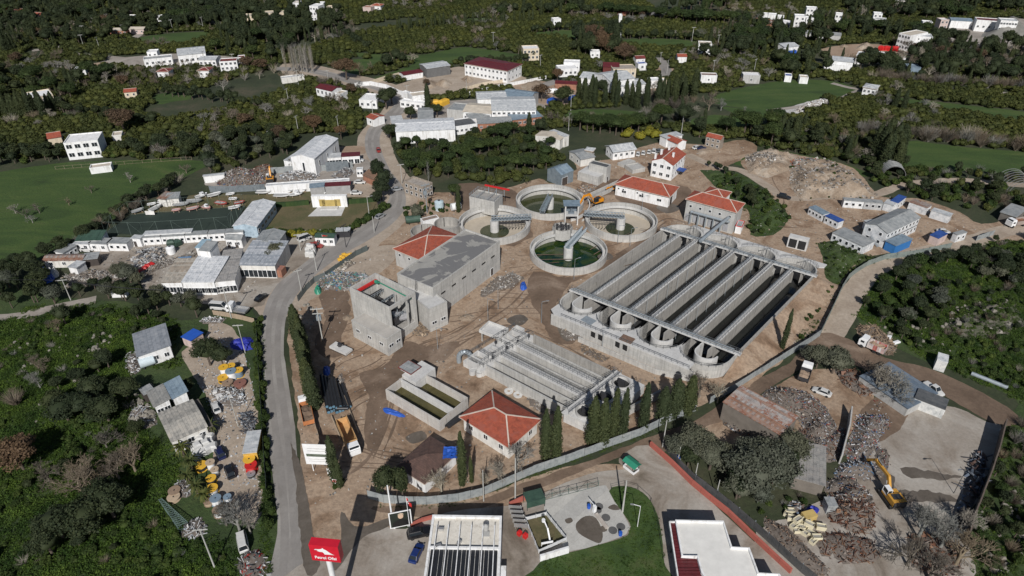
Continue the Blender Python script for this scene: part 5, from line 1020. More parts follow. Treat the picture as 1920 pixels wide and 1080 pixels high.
# FAR BUILDINGS
FARB=[
 ('old_barn','long low brick barn, left of two at the far field edge',(205,57),(237,57),3,6,'gable',.8,BRICKW,BEIGER,'f1x4@.8,.9'),
 ('old_barn','long low brick barn, right of two at the far field edge',(242,55),(269,55),3,6,'gable',.8,PINKW,BEIGER,'f1x3@.8,.9'),
 ('villa','white topped cream villa with roof terrace on the left hillside',(53,186),(99,178),7,11,'flat',0,CREAM,WHITE,'f2x4@1.4,1.3'),
 ('white_house','boxy white house alone above the left orchard',(139,131),(159,129.5),4.5,6,'flat',0,WHITE,WHITE,'f1x2@.9,1'),
 ('white_works','broad white works hall with low grey gable roof, largest on the far left',(333,104),(385,99),6,16,'gable',1.2,WHITE,PALESH,'f1x5@1.4,1.4'),
 ('white_works','white flat hall in front of the broad works hall',(269,113),(322,108),4,7,'flat',0,WHITE,GREYSH,'f1x5@1.2,1.2'),
 ('white_house','narrow tall white house left of the broad works hall',(275,99),(294,98),6,6,'flat',0,WHITE,WHITE,'f2x2@1,1.1'),
 ('white_works','white shed right of the broad works hall',(372,112),(404,112),4,8,'gable',.7,WHITE,PALESH,'f1x4@1.2,1.2'),
 ('white_house','white two part house at the right end of the left works',(411,117),(444,115),5,7,'flat',0,WHITE,DARKRED,'f2x4@1.2,1.2'),
 ('white_house','small white annex with reddish roof beside the two part house',(446,109),(459,108),3.5,5,'flat',0,WHITE,DARKRED,'f1x1@1.2,1.2'),
 ('white_house','small white house with brown roof, left of the pair below the works',(294,134),(315,134),4,6,'hip',.9,WHITE,DARKRED,'f1x2@1,1.1'),
 ('white_house','small white house with brown roof, right of the pair below the works',(371,132),(391,132),4,6,'hip',.9,WHITE,DARKRED,'f1x2@1,1.1'),
 ('cottage','low cottage with orange tiled roof among dark trees',(232,173),(255,171),3,5,'gable',.8,CREAM,TILE,'f1x2@.8,.9'),
 ('cottage','bright red roofed cottage beside the white terraced villa',(89,260),(114,256),3.2,7,'gable',1.1,CREAM,TILE,''),
 ('terraced_villa','large white terraced villa with rounded balcony',(119,270),(183,264),7,10,'flat',0,WHITE,WHITE,'f2x4@2,1.6'),
 ('white_house','white strip house on the far left edge',(-6,67),(13,68),3.5,5,'flat',0,WHITE,WHITE,''),
 ('white_house','pale wall house below the brown crowned tree',(210,256),(228,254),3,5,'flat',0,OFFW,BEIGER,''),
 ('white_shed','white walled shed below the hedge on the big meadow',(168,317),(208,312),2.2,4,'flat',0,WHITE,BEIGER,''),
 ('hillside_house','hillside house with red roof, leftmost on the far slope',(8,20),(20,22),4,6,'gable',.8,CREAM,TILE,''),
 ('hillside_house','hillside house with red roof, second on the far slope',(33,20),(51,21),4,6,'gable',.8,WHITE,TILE,'f1x2@1,1.2'),
 ('hillside_house','hillside house with red roof, third on the far slope',(60,27),(78,28),4,6,'gable',.8,CREAM,TILE,''),
 ('white_house','small pale house by the far dark trees',(235,31),(249,31),3.5,5,'flat',0,OFFW,WHITE,''),
 ('white_house','small blue white house beside the far car park',(293,31),(307,32),4,5,'flat',0,WHITE,WHITE,''),
 ('long_shed','long beige building along the far top edge',(447,31),(496,31),4,8,'flat',0,CREAM,BEIGER,''),
 ('apartment_house','cream apartment house beside the long beige building',(497,26),(513,25),8,8,'flat',0,CREAM,BEIGER,'f2x3@1.4,1.4'),
 ('long_shed','low tan shed right of the cream apartment house',(516,25),(538,23.5),3,6,'flat',0,CREAM,BEIGER,''),
 ('tower_house','narrow white tower house on the far slope',(549,6),(561,6),7,7,'flat',0,WHITE,BEIGER,'f2x2@1.2,1.2'),
 ('apartment_house','tall white apartment house, brightest on the far slope',(580,12),(596,13),10,9,'flat',0,WHITE,WHITE,'f3x3@1.2,1.2'),
 ('apartment_house','white apartment house behind the tall bright one',(593,8),(605,8),6,8,'flat',0,WHITE,WHITE,''),
 ('white_house','white low house right of the tall bright one',(612,14),(625,14),4,6,'flat',0,CREAM,BEIGER,''),
 ('cottage','red roofed cottage in the far middle trees',(696,10),(713,11),4,6,'hip',1,WHITE,TILE,'f1x2@1,1.1'),
 ('cottage','brownish cottage left of the red roofed one',(680,14),(695,15),3.5,6,'flat',0,PINKW,BRICKW,''),
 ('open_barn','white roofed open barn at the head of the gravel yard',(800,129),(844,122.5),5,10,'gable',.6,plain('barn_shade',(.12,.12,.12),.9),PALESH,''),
('factory_block','long white two storey block with maroon roof at the head of the meadow',(871,119),(951,133),6.5,15,'hip',1.0,WHITE,MAROON,'f2x11@1.1,1.1 r2x4@1.1,1.1'),
 ('maroon_shed','long low maroon roofed shed in the gravel yard',(757,141),(793,135),3,6,'gable',.5,WHITE,MAROON,''),
 ('white_gate_row','white low row along the gravel yard, upper left',(752,173),(783,183),2.6,3,'flat',0,WHITE,WHITE,''),
 ('white_gate_row','white low row along the gravel yard, lower right',(750,190),(798,196),3,4,'flat',0,WHITE,WHITE,'f1x5@1.5,1.2'),
 ('white_gate_row','white boxy gatehouse beside the tall cypress',(773,182),(803,178),5,6,'flat',0,WHITE,BEIGER,'f1x2@1.2,1.2'),
 ('roadhouse','white house with maroon arched gable roofs beside the road',(592,164),(622,171),4,7,'gable',.9,WHITE,MAROON,'f1x4@1.1,1.5'),
 ('roadhouse','white hut just below the maroon arched house',(628,175),(640,177),3.4,5,'flat',0,WHITE,BEIGER,''),
 ('white_house','white flat house between orchard and road',(673,188),(706,190),3.8,10,'flat',0,WHITE,WHITE,'f1x3@1.2,1.2'),
 ('white_house','low pale house left of the road behind the orchard',(528,148),(570,143),2.6,4,'flat',0,OFFW,PALESH,''),
 ('roadside_house','little white house with red roof at the roadside',(687,219),(701,224),3.6,6,'gable',.7,WHITE,TILE,'f1x1@.9,1'),
 ('long_warehouse','long white warehouse with pale roof, nearest of the factory group',(742,247),(853,242),5.5,14,'gable',1.0,WHITE,WHITESH,'f1x2@1.6,1.4,.4'),
 ('low_store','low white store with dark roof right of the long warehouse',(853,239),(895,233),3.6,9,'flat',0,WHITE,DKSH,'f1x5@1,1'),
 ('grey_workshop','grey gable roofed workshop behind the long warehouse',(784,222),(812,221),4,14,'gable',1.0,OFFW,GREYSH,''),
 ('grey_workshop','small white workshop with blue window band left of the grey one',(736,232),(757,230),3.2,8,'shed',.5,WHITE,PALESH,'f1x2@1.8,1.2'),
 ('factory','white factory hall, rearmost of the group',(895,186),(950,184),6,11,'gable',1,WHITE,PALESH,'f1x4@1.4,1.4'),
 ('factory','broad white factory hall with skylit roof, middle of the group',(922,207),(1005,206),6,19,'gable',1.6,WHITE,PALESH,'f2x9@1.2,.9'),
 ('factory','factory hall with tan roof, left of the broad one',(868,209),(921,213),5,12,'gable',1,WHITE,BEIGER,'f1x5@1.2,1.2'),
 ('factory','low grey roofed hall left of the tan roofed hall',(838,206),(868,209),4,10,'flat',0,GREYR,GREYSH,''),
 ('factory','small grey roofed hall in front of the tan roofed hall',(880,222),(918,218),4,7,'gable',.7,WHITE,GREYSH,'f1x3@1,1.2'),
 ('brick_row','low brick row with grey roof along the front of the factory',(896,232),(960,229),3.6,6,'shed',.4,BRICKW,GREYSH,'f1x5@1,1'),
 ('brick_row','long brick and glass lean-to right of the low brick row',(961,225),(1016,218),3.6,6,'shed',.4,BRICKW,BLGSH,'f1x6@1.4,1'),
 ('round_roof_store','store with rounded blue grey roof behind the factory',(940,180),(993,187),5.5,12,'gable',1.4,GREYR,BLGSH,'f1x2@3,3,.1'),
 ('flat_villa','white flat roofed house with upper storey by the builders yard',(1049,131),(1083,129),4,8,'flat',0,WHITE,WHITE,'f1x4@1.2,1.2'),
 ('flat_villa','white stepped upper house behind the white flat one',(1057,118),(1087,119),5,6,'flat',0,WHITE,WHITE,'f1x3@1.2,1.2'),
 ('flat_villa','cream two storey house in the meadow beyond the long maroon roof',(981,93),(1011,92),6.5,8,'flat',0,CREAM,WHITE,'f2x4@1.2,1.3'),
 ('white_works','white metal hall, left part of the cypress screened works',(1087,145),(1143,152),6,11,'gable',1.3,WHITE,PALESH,'f1x5@1.1,2,1'),
 ('white_works','white metal hall with high gable, right part of the screened works',(1145,153),(1190,146),8,15,'gable',1.6,WHITE,PALESH,'f1x3@1.2,1.5,4'),
 ('white_works','long low white hall in front of the screened works',(1157,163),(1211,157),5,9,'gable',.7,WHITE,PALESH,''),
 ('maroon_barn','maroon barn behind the white metal halls',(1131,125),(1161,126),4.5,9,'gable',1.0,DARKRED,MAROON,''),
 ('shell_house','roofless beige house shell beside the maroon barn',(1150,131),(1193,130),4.5,9,'flat',0,CREAM,plain('pale_rubble_floor',(.3,.27,.23),.9),'f1x4@1.2,1.3'),
 ('cottage','small cottage with rusty roof left of the asphalt lane',(1193,110),(1210,109),3.6,5,'gable',.8,WHITE,DARKRED,'f1x2@.9,1'),
 ('cottage','tiny cottage with blue roof edge left of the asphalt lane',(1197,121),(1213,120),3.4,4.5,'flat',0,WHITE,BLUESH,'f1x1@1.2,1.2'),
 ('gate_lodge','white lodge with flat pale roof at the foot of the asphalt lane',(1221,153),(1240,152),3.6,6,'flat',0,WHITE,WHITE,'f1x2@1.2,1.2'),
 ('gate_lodge','pale canopy right of the white lodge',(1241,152),(1250,152),3.6,5,'flat',0,CREAM,WHITE,''),
 ('block_house','plain white block house left of two at the bright meadow',(1315,142),(1345,143),3.8,5,'flat',0,WHITE,plain('brown_flat',(.2,.14,.12),.9),'f1x1@.8,.8'),
 ('block_house','plain grey block house right of two at the bright meadow',(1394,142),(1426,143),4,6,'flat',0,GREYR,WHITE,'f1x1@1,1'),
 ('white_house','white two storey house in the trees right of the lane',(1310,83),(1335,84),6,7,'flat',0,WHITE,BEIGER,'f2x3@1.3,1.2'),
 ('cottage','cottage with red roof left of the two storey house',(1271,106),(1288,106),3.6,5,'gable',.8,WHITE,TILE,''),
 ('cottage','white cube house in the far middle orchard',(1038,37),(1052,36),4,5,'flat',0,WHITE,WHITE,'f1x2@.9,1'),
 ('cottage','narrow white house at the far dark pines',(1161,29),(1167,29),5,4,'flat',0,WHITE,WHITE,''),
 ('cottage','red roofed hut right of the narrow white house',(1168,25),(1181,22),3,5,'gable',.8,BRICKW,TILE,''),
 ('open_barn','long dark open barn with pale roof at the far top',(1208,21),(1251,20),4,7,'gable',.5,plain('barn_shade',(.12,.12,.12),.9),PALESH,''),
 ('cottage','white shack at the back edge of the second meadow',(1157,63),(1165,62),3.5,4,'flat',0,WHITE,WHITE,''),
 ('cottage','low white house under the big dark tree',(1107,98),(1125,98),3.4,5,'flat',0,WHITE,WHITE,'f1x2@1,1'),
 ('maroon_shed','long open maroon shed in the builders yard',(1041,156),(1081,158),3,5,'gable',.5,BRICKW,MAROON,''),
 ('ruin','orange brick ruin with terrace at the far right',(1416,35),(1445,44),4,6,'flat',0,BRICKW,PINKW,''),
 ('white_house','bright white low house at the far right above the ruin',(1423,27),(1440,28),4,6,'flat',0,WHITE,WHITE,''),
 ('school','three storey white school with rows of windows',(1686,63),(1708,68),9,17,'flat',0,WHITE,BEIGER,'f3x4@1.3,1.4 l3x5@1.3,1.4'),
 ('school_wing','plain white wing joined to the school',(1709,68),(1749,71),8,9,'flat',0,WHITE,PALESH,'f3x4@.6,.8'),
 ('works_hall','grey roofed works hall left of the curved road',(1784,38),(1824,40),5,9,'gable',.8,WHITE,BLGSH,''),
 ('works_hall','white works hall with maroon eaves beside the curved road',(1832,38),(1875,41),7,9,'flat',0,WHITE,MAROON,'f1x4@1.2,1.2'),
 ('office_block','white office block with three rows of windows at the far right',(1877,39),(1909,41),10,8,'flat',0,WHITE,PALESH,'f3x6@1.2,1.1'),
 ('works_hall','pink white stair house left of the grey works hall',(1765,38),(1780,38),9,6,'flat',0,PINKW,WHITE,'f3x2@1.2,1.2'),
 ('long_shed','very long grey roofed shed behind dark cypresses on the right',(1490,60),(1577,67),3.5,8,'gable',.7,GREYR,GREYSH,''),
 ('white_villa','tall white villa, left of two joined on the far right slope',(1491,31),(1511,32),9,7,'flat',0,WHITE,WHITE,'f3x2@1.2,1.2'),
 ('white_villa','white villa with steps right of the tall one',(1512,35),(1526,35),6,6,'flat',0,WHITE,WHITE,'f2x2@1.2,1.2'),
 ('white_villa','white villa near the top edge on the right',(1513,16),(1533,17),6,7,'flat',0,WHITE,WHITE,'f2x3@1.2,1.2'),
 ('white_house','white house with dark windows in the right hand trees',(1567,27),(1580,28),6,6,'flat',0,WHITE,WHITE,'f2x2@1.2,1.2'),
 ('white_house','white upper house of the pair right of centre trees',(1639,26),(1655,27),6,6,'flat',0,WHITE,WHITE,'f2x2@1.2,1.2'),
 ('white_house','grey white lower house of the pair right of centre trees',(1640,36),(1661,38),4,6,'flat',0,WHITE,GREYSH,''),
 ('white_house','low white house on the bare field at far right',(1441,28),(1458,29),3.5,6,'flat',0,WHITE,WHITE,''),
 ('white_house','open fronted white house below the bare field',(1461,41),(1482,44),4,7,'flat',0,WHITE,WHITE,'f1x3@1.6,1.8'),
 ('white_house','small white hut above the open fronted house',(1457,31),(1470,32),3,5,'flat',0,WHITE,WHITE,''),
 ('white_house','long white house on the top edge right',(1682,5),(1705,6),4,7,'flat',0,WHITE,BEIGER,''),
 ('white_house','white hut right of the far villas, above the school',(1731,42),(1749,43),3,6,'flat',0,WHITE,WHITE,''),
 ('tin_hall','white tin hall left of the red machinery yard',(1471,89),(1498,86),5,9,'gable',.8,WHITE,PALESH,''),
 ('tin_hall','blue walled low hall beneath the white tin hall',(1477,97),(1494,96),3,5,'flat',0,BLUEP,BLGSH,''),
 ('tin_hall','broad pale tin hall in front of the red machinery',(1560,113),(1600,117),5,10,'gable',.8,WHITE,PALESH,''),
 ('tin_hall','white tin hall right of the broad pale one',(1606,103),(1622,105),5,8,'flat',0,WHITE,PALESH,''),
 ('tin_hall','white tin hall with two bays right of the dark tree',(1636,101),(1667,106),5,7,'flat',0,WHITE,PALESH,'f1x2@2,2,.1'),
 ('tin_hall','low white rows in front of the broad tin hall',(1546,121),(1590,124),3,5,'flat',0,WHITE,PALESH,''),
 ('orchard_house','small white house with hipped roof between meadow and orchard',(1619,163),(1643,167),3.8,7,'hip',.9,WHITE,PALESH,'f1x3@1,1.2'),
 ('hut','white hut beside the bright meadow, left one',(1472,143),(1485,144),3,5,'flat',0,WHITE,BLUESH,''),
 ('hut','white hut beside the bright meadow, right one',(1500,146),(1516,147),3,5,'flat',0,WHITE,BEIGER,''),
 ('hut','blue grey shed in the trees right of the tin halls',(1703,127),(1727,128),3.4,7,'flat',0,BLGSH,BLGSH,''),
 ('hut','small blue grey roofed hut among cypresses by the rubble',(1467,236),(1487,236),3,7,'gable',.6,WHITE,BLGSH,''),
 ('hut','tiny white hut at the right end of the tin halls',(1688,110),(1698,111),3,4,'flat',0,WHITE,BEIGER,''),
]
for n_,lb,A,B,h,d,rf,rh,wl,rm,w in FARB:
 bx(n_,lb,A,B,h,d,rf,rh,wl,rm,w)
# houses just beyond the works
bld('white_grey_roof_house','white house with broad pale grey gable roof above the site',(1136.7,273.6),(1150,284.3),(1189.8,277.2),3.8,'gable',1.2,WHITE,PALESH,'r1x4@1,1.1 f1x2@.9,1',ax='y',ov=.7)
bld('stone_house','small stone house with pale roof left of the white house',(1098,281),(1111,283),(1124,280),4.8,'hip',.6,STONEW,PALESH,'f1x2@.9,1 r1x2@.9,1',ov=.4)
bld('grey_roof_cottage','low grey roofed cottage against the stone house',(1068,284),(1089,299),(1111,291),3.2,'gable',.8,OFFW,GREYSH,'f1x2@.9,1',ov=.4,ax='y')
bld('red_plane_house','white house with red tiled front roof beyond the parked cars',(1247,259),(1271,269),(1289,265),3.6,'gable',.9,WHITE,TILE,'',ov=.4)
bld('grey_shed_house','white shed with long pale grey roof behind the red plane roof',(1238,254),(1250,260),(1283,255),4.0,'slab',0,WHITE,PALESH,'',ov=.3)
bld('stone_barn','old stone house with red gable roof at the end of the lane',(1324,255.5),(1351.8,262),(1361,258),4.6,'gable',1.0,STONEW,TILE,'f2x3@.8,.9',ov=.2)
bld('tan_roof_barn','open barn with tan and white roofs left of the stone pines',(1004,254),(1050,263),(1060,254),4.2,'gable',.7,OFFW,BEIGER,'',ov=.2,ax='y')
bld('tan_roof_barn','white roofed shed right of the tan roofed barn',(1030,246),(1058,257),(1067,254),4.6,'slab',0,OFFW,PALESH,'',ov=.1)
# FILLING STATION
a,b=P(811,966,5.6),P(941,968,5.6);u=b-a;L=u.length;yw=math.atan2(u.y,u.x)
t=thing('station_canopy','white filling station building with black panel roof and white beams','filling station',((a.x+b.x)/2,(a.y+b.y)/2,0),yw)
m=MB();m.box(-L/2,-24,0,L/2,0,5.2);m.build('wall',WHITE,t)
m=MB();m.box(-L/2+.4,-6.7,5.2,L/2-.4,-.4,5.28);m.build('flat_roof',plain('dusty_white_roof',(.62,.59,.53),.9,0,.12,.5,(.42,.38,.32)),t)
m=MB();m.box(-L/2-.02,-.4,5.2,L/2+.02,.02,5.75);m.box(-L/2-.02,-24.02,5.2,-L/2+.4,-.4,5.75);m.box(L/2-.4,-24.02,5.2,L/2+.02,-.4,5.75);m.box(-L/2+.4,-7.1,5.2,L/2-.4,-6.7,5.9);m.build('parapet',WHITE,t)
pm=plain('black_roof_panel',(.018,.02,.024),.45);n=15;w=(L-1)/n
me=None
for k in range(n):
 if me is None:m=MB();m.box(-w/2+.04,-24,5.3,w/2-.04,-7.15,5.5);me=m.mesh('roof_panel',[pm])
 link('roof_panel',me,t,(-L/2+.5+w*(k+.5),0,0))
me=None
for k in range(6):
 if me is None:
  m=MB();m.bar((0,-2.7,5.4),(0,-2.7,6.5),.12);m.bar((0,-2.7,6.5),(0,-19,6.3),.16,.22);m.bar((0,-19,6.3),(0,-19,5.5),.12);me=m.mesh('roof_beam',[WHITE])
 link('roof_beam',me,t,(-L/2+1.2+(L-2.4)*k/5,0,0))
for x,y,q in ((-4.5,-3.0,0),(-4.6,-6.5,.4),(-1.0,-5.8,1.1)):m=MB();m.obox(x,y,5.3,5.9,1.0,.5,q);m.build('cooling_unit',CHROME,t)
m=MB();m.cyl(3.6,-2.8,5.3,6.6,.5,n=14);m.cyl(3.6,-2.8,6.6,6.9,.5,.1,14);m.obox(3.6,-3.8,5.3,5.6,1.4,1.0,0);m.build('vent_cowl',plain('vent_grey',(.35,.35,.34),.6),t)
m=MB();m.box(L/2+.05,-20,2.2,L/2+1.0,-8,2.4);m.build('side_awning',WHITE,t)
clear([(a.x-3,a.y-28),(b.x+3,a.y-28),(b.x+3,a.y+1),(a.x-3,a.y+1)])
# white and maroon building
t=thing('white_flat_building','white flat roofed building with stepped outline and maroon slatted canopy','building')
W_=[P(*q,4.5) for q in ((1267,977),(1356,979),(1371,1027),(1404,1029),(1421,1076),(1460,1078))];W_+=[Vector((W_[-1].x+3,55)),Vector((W_[0].x+7.5,55)),P(1316,1073,4.5),P(1308,1044,4.5),P(1279,1043,4.5)]
m=MB();m.prism([tuple(q) for q in W_],0,4.2);m.build('wall',WHITE,t);m=MB();m.prism([tuple(q) for q in W_],4.2,4.26,0);m.build('roof',plain('clean_white_roof',(.66,.65,.62),.8,0,.08),t)
m=MB();m.wallpath(W_,.35,4.1,4.75,close=True);m.build('parapet',WHITE,t)
C0=[P(*q,4.0) for q in ((1255,980),(1266,980),(1279,1045),(1308,1046),(1316,1075),(1330,1110),(1275,1110))]
m=MB();m.prism([tuple(q) for q in C0],3.7,3.9);m.build('canopy',DKSTEEL,t)
y0,y1=min(p.y for p in C0),max(p.y for p in C0);k=0;y=y1-.35
edge=list(zip(C0,C0[1:]+C0[:1]))
while y>y0+.2:
 xs=sorted(p.x+(q.x-p.x)*(y-p.y)/(q.y-p.y) for p,q in edge if (p.y-y)*(q.y-y)<0)
 if len(xs)>=2 and xs[-1]-xs[0]>.3:m=MB();m.box(xs[0]+.05,y-.27,3.91,xs[-1]-.05,y+.27,4.05);m.build('canopy_slat',MAROON,t)
 y-=.66
m=MB();m.wallpath([C0[0],C0[6]],.25,3.6,4.35);m.wallpath([C0[0],C0[1]],.25,3.6,4.35);m.build('canopy_edge',WHITE,t)
for f in (.25,.8):q=C0[0].lerp(C0[6],f);m=MB();m.cyl(q.x+.3,q.y,0,3.7,.12,n=8);m.build('post',DKSTEEL,t)
clear(W_);clear(C0)
# red sign on its pillar
SZ=16.0
c=P3(607,1031,SZ);px_=c.x+.4;py_=c.y
t=thing('pillar_sign','tall red filling station sign box on a white pillar','sign',(px_,py_,0),R(-6))
SR=paint('signal_red',(.52,.012,.03),.45)
sw,sh,sdp=4.7,3.9,1.4
m=MB();m.box(-sw/2,-sdp/2,SZ-sh/2,sw/2,sdp/2,SZ+sh/2);m.build('sign_box',SR,t)
m=MB();m.cyl(0,0,0,SZ-sh/2,.5,.45,20);m.build('pillar',WHP,t)
cu=bpy.data.curves.new('lettering','FONT');cu.body='Petrol Ofisi';cu.size=1.0;cu.align_x='CENTER';cu.extrude=.02;cu.offset=.02
to=bpy.data.objects.new('lettering',cu);COL.objects.link(to);bpy.context.view_layer.update()
me=bpy.data.meshes.new_from_object(to);bpy.data.objects.remove(to);me.materials.clear();me.materials.append(WHP)
xs=[v.co.x for v in me.vertices];k=3.5/(max(xs)-min(xs))
o=link('lettering',me,t,(0,-sdp/2-.03,SZ-1.35));o.rotation_euler=(R(90),0,0);o.scale=(k,k*1.15,1)
wolf=[(-2.3,1.05),(-1.9,1.2),(-1.1,1.25),(-.5,1.45),(-.25,1.8),(0,1.4),(.5,1.1),(1.2,.3),(1.9,-.3),(2.3,-.45),(1.0,-.42),(-.05,-.5),(-.2,0),(-.5,.35),(-1.0,.3),(-1.5,.5),(-1.75,.75),(-1.4,.8),(-1.6,.92),(-2.1,.85)]
m=MB();vs=[Vector((x*.7,y*.7,0)) for x,y in wolf];tr=geometry.tessellate_polygon([vs]);m.add([(v.x,-sdp/2-.04,SZ+.2+v.y) for v in vs],[(a_,b_,c_) if (vs[b_]-vs[a_]).to_2d().cross((vs[c_]-vs[a_]).to_2d())>0 else (a_,c_,b_) for a_,b_,c_ in tr]);m.build('wolf_head_emblem',WHP,t)
# FENCES AND WALLS
def panels(name,label,px,h,mat,step=2.2,piece='panel',cat='fence',thick=.05,posts=None,lean=.03,close=False,vary=None):
 pts=[P(*p) for p in px];t=thing(name,label,cat,(0,0,0));me={}
 for a,b in zip(pts,pts[1:]):
  d=b-a;L=d.length;n=max(1,round(L/step));w=L/n;yw=math.atan2(d.y,d.x)
  key=(round(w,2));
  if key not in me:
   m=MB();m.box(-w/2+.02,-thick/2,0.02,w/2-.02,thick/2,h);me[key]=m.mesh(piece,[mat])
  for i in range(n):
   c=a+d*((i+.5)/n);o=link(piece,me[key],t,(c.x,c.y,rng.uniform(-.06,.02)),yw+rng.uniform(-.02,.02))
   o.rotation_euler=(rng.uniform(-lean,lean),0,yw)
   if posts and i%2==0:
    q=a+d*(i/n);m=me.get('post')
    if m is None:mm=MB();mm.box(-.06,.05,0,.06,.17,h+.15);m=me['post']=mm.mesh('post',[posts])
    link('post',m,t,(q.x,q.y,0),yw)
 return t
HOARD=sheetmat('pale_grey_hoarding',(.46,.50,.51),(.40,.44,.46),.35,5,.6,.2)
panels('hoarding','long curving pale grey sheet hoarding along the dirt track south of the works',[(690,934),(720,943),(760,946),(800,946),(860,940),(905,929),(960,905),(1000,888),(1060,868),(1130,842),(1200,817),(1245,795),(1305,770)],2.4,HOARD,2.2,posts=DKSTEEL)
panels('hoarding','short stretch of pale hoarding between the cypresses and the scrap shed',[(1330,757),(1380,730),(1440,692),(1465,676),(1497,656),(1515,645),(1537,630)],2.2,HOARD,2.4,posts=DKSTEEL)
panels('hoarding','pale hoarding climbing beside the dirt road right of the big basin',[(1537,630),(1546,610),(1557,588),(1577,545),(1590,524),(1602,514),(1625,499),(1660,486),(1680,484),(1715,479),(1740,474),(1782,465)],2.0,sheetmat('green_grey_hoarding',(.34,.40,.38),(.3,.36,.34),.35,5,.6,.2),2.4,posts=DKSTEEL)
panels('hoarding','loose piece of grey hoarding right of the pink cabin',[(1829,452),(1862,441)],2.0,HOARD,2.4)
panels('site_fence','dark green mesh fence between the road and the stored slabs',[(612,520),(640,500),(668,480),(690,470)],2.0,plain('dark_fence_mesh',(.09,.11,.11),.7),2.4,posts=DKSTEEL)
panels('site_fence','dark sheet fence between road and work site',[(560,565),(575,545),(590,530),(611,521)],2.0,plain('grey_fence_mesh',(.13,.15,.15),.7),2.4,posts=DKSTEEL)
panels('timber_fence','pale leaning board fence beside the pipe store',[(582,770),(592,800),(604,845),(612,872)],1.8,WOOD,2.4)
REDW=plain('red_painted_wall',(.36,.10,.075),.85,0,.12)
panels('red_wall','low red capped wall stepping down past the forecourt',[(1219,836),(1260,872),(1297,909),(1332,938),(1365,964),(1400,998),(1440,1036),(1482,1075)],1.3,REDW,3.2,'wall_section','wall',.5,lean=0)
panels('red_wall','short red wall beside the green canopy',[(955,950),(985,936)],1.2,REDW,2.5,'wall_section','wall',.4,lean=0)
panels('red_wall','red wall and hedge plinth left of the filling station roof',[(770,988),(790,978),(812,972)],.9,REDW,2.5,'wall_section','wall',.4,lean=0)
panels('metal_fence','dark grey sheet fence with posts behind the red wall',[(1243,837),(1272,876),(1302,905),(1342,934),(1382,967),(1412,992),(1437,1014),(1500,1072),(1540,1105)],2.3,sheetmat('dark_grey_sheet_fence',(.14,.145,.15),(.11,.115,.12),.4,4,.6),2.5,posts=STEEL)
panels('boundary_wall','tall dark wall closing the concrete yard on the right',[(1876,808),(1862,862),(1848,905),(1832,945),(1815,990),(1806,1020)],3.8,plain('rusty_dark_wall',(.11,.085,.07),.9,0,.25,.6),3.0,'wall_section','wall',.25,lean=.01)
panels('divider_wall','pale concrete wall between the two scrap heaps',[(1592,778),(1588,812),(1578,850),(1573,870)],2.8,CONC,2.6,'wall_section','wall',.3,lean=0)
panels('scrapyard_wall','grey blue sheet wall along the near side of the left scrap yard',[(394,361),(430,361),(498,357)],2.6,sheetmat('blue_grey_fence_sheet',(.27,.31,.34),(.23,.27,.3),.5,5,.6),2.4)
panels('scrapyard_wall','grey sheet wall behind the left scrap heap',[(508,326),(560,322),(625,320),(662,314)],2.6,HOARD,2.4)
panels('scrapyard_wall','pale sheets standing behind the pile of white scrap',[(612,322),(655,319)],4.0,sheetmat('blue_grey_fence_sheet',(.27,.31,.34),(.23,.27,.3),.5,5,.6),2.4)
panels('compound_wall','long white wall around the gravel yard by the road bend',[(665,163),(695,160),(725,166),(752,178),(800,190)],2.2,WHITE,3.5,'wall_section','wall',.25,lean=0)
panels('compound_wall','cream wall along the green meadow behind the gravel yard',[(690,160),(720,150),(755,141)],2.0,CREAM,3.5,'wall_section','wall',.25,lean=0)
panels('compound_wall','long pale wall in front of the white hall with maroon roof',[(880,178),(940,164),(990,155),(1024,148)],1.8,WHITE,3.5,'wall_section','wall',.25,lean=0)
panels('compound_wall','cream wall from the gravel heaps to the white hall',[(868,170),(905,160),(945,154)],1.6,CREAM,3.5,'wall_section','wall',.25,lean=0)
panels('low_wall','low white kerb wall in front of the park hedge',[(500,437),(560,437),(640,434),(668,424)],.9,CONCF,4,'wall_section','wall',.3,lean=0)
panels('yard_fence','grey board fence beside the car park of the left yard',[(400,590),(425,594),(455,600),(478,606)],1.6,WOOD,2.2)
panels('yard_fence','dark hedge backed fence between the reels and the main road',[(482,610),(487,700),(492,780),(497,860),(502,930)],1.9,plain('dark_green_fence',(.04,.055,.045),.8),2.6)
panels('park_hedge_wall','dark clipped hedge behind the lawn of the stage garden, left part',[(512,388),(545,386),(580,383)],1.6,leafmat('hedge_leaf',(.03,.055,.02),(.04,.07,.025)),1.4,'hedge_section','hedge',1.0)
panels('park_hedge_wall','dark clipped hedge behind the lawn of the stage garden, right part',[(652,382),(690,379),(712,376)],1.6,leafmat('hedge_leaf',(.03,.055,.02),(.04,.07,.025)),1.4,'hedge_section','hedge',1.0)
def meshfence(name,label,px,h,step=3.0,t_=.07,mat=None,nets=3,diag=True):
 pts=[P(*p) for p in px];t=thing(name,label,'fence');m2=MB();me=None
 for a,b in zip(pts,pts[1:]):
  d=b-a;n=max(1,round(d.length/step))
  for i in range(n+1):
   q=a+d*(i/n)
   if me is None:m=MB();m.cyl(0,0,0,h,t_,n=6);me=m.mesh('post',[mat or DKSTEEL])
   link('post',me,t,(q.x,q.y,0))
  for k in range(nets+1):z=.15+(h-.2)*k/nets;m2.bar((*a,z),(*b,z),t_*.8)
  if diag:m2.bar((*a,.1),(*(a+d/n),h),t_*.6);m2.bar((*b,.1),(*(b-d/n),h),t_*.6)
 m2.build('rails',mat or DKSTEEL,t);return t
GS=plain('green_grey_steel',(.12,.16,.14),.6)
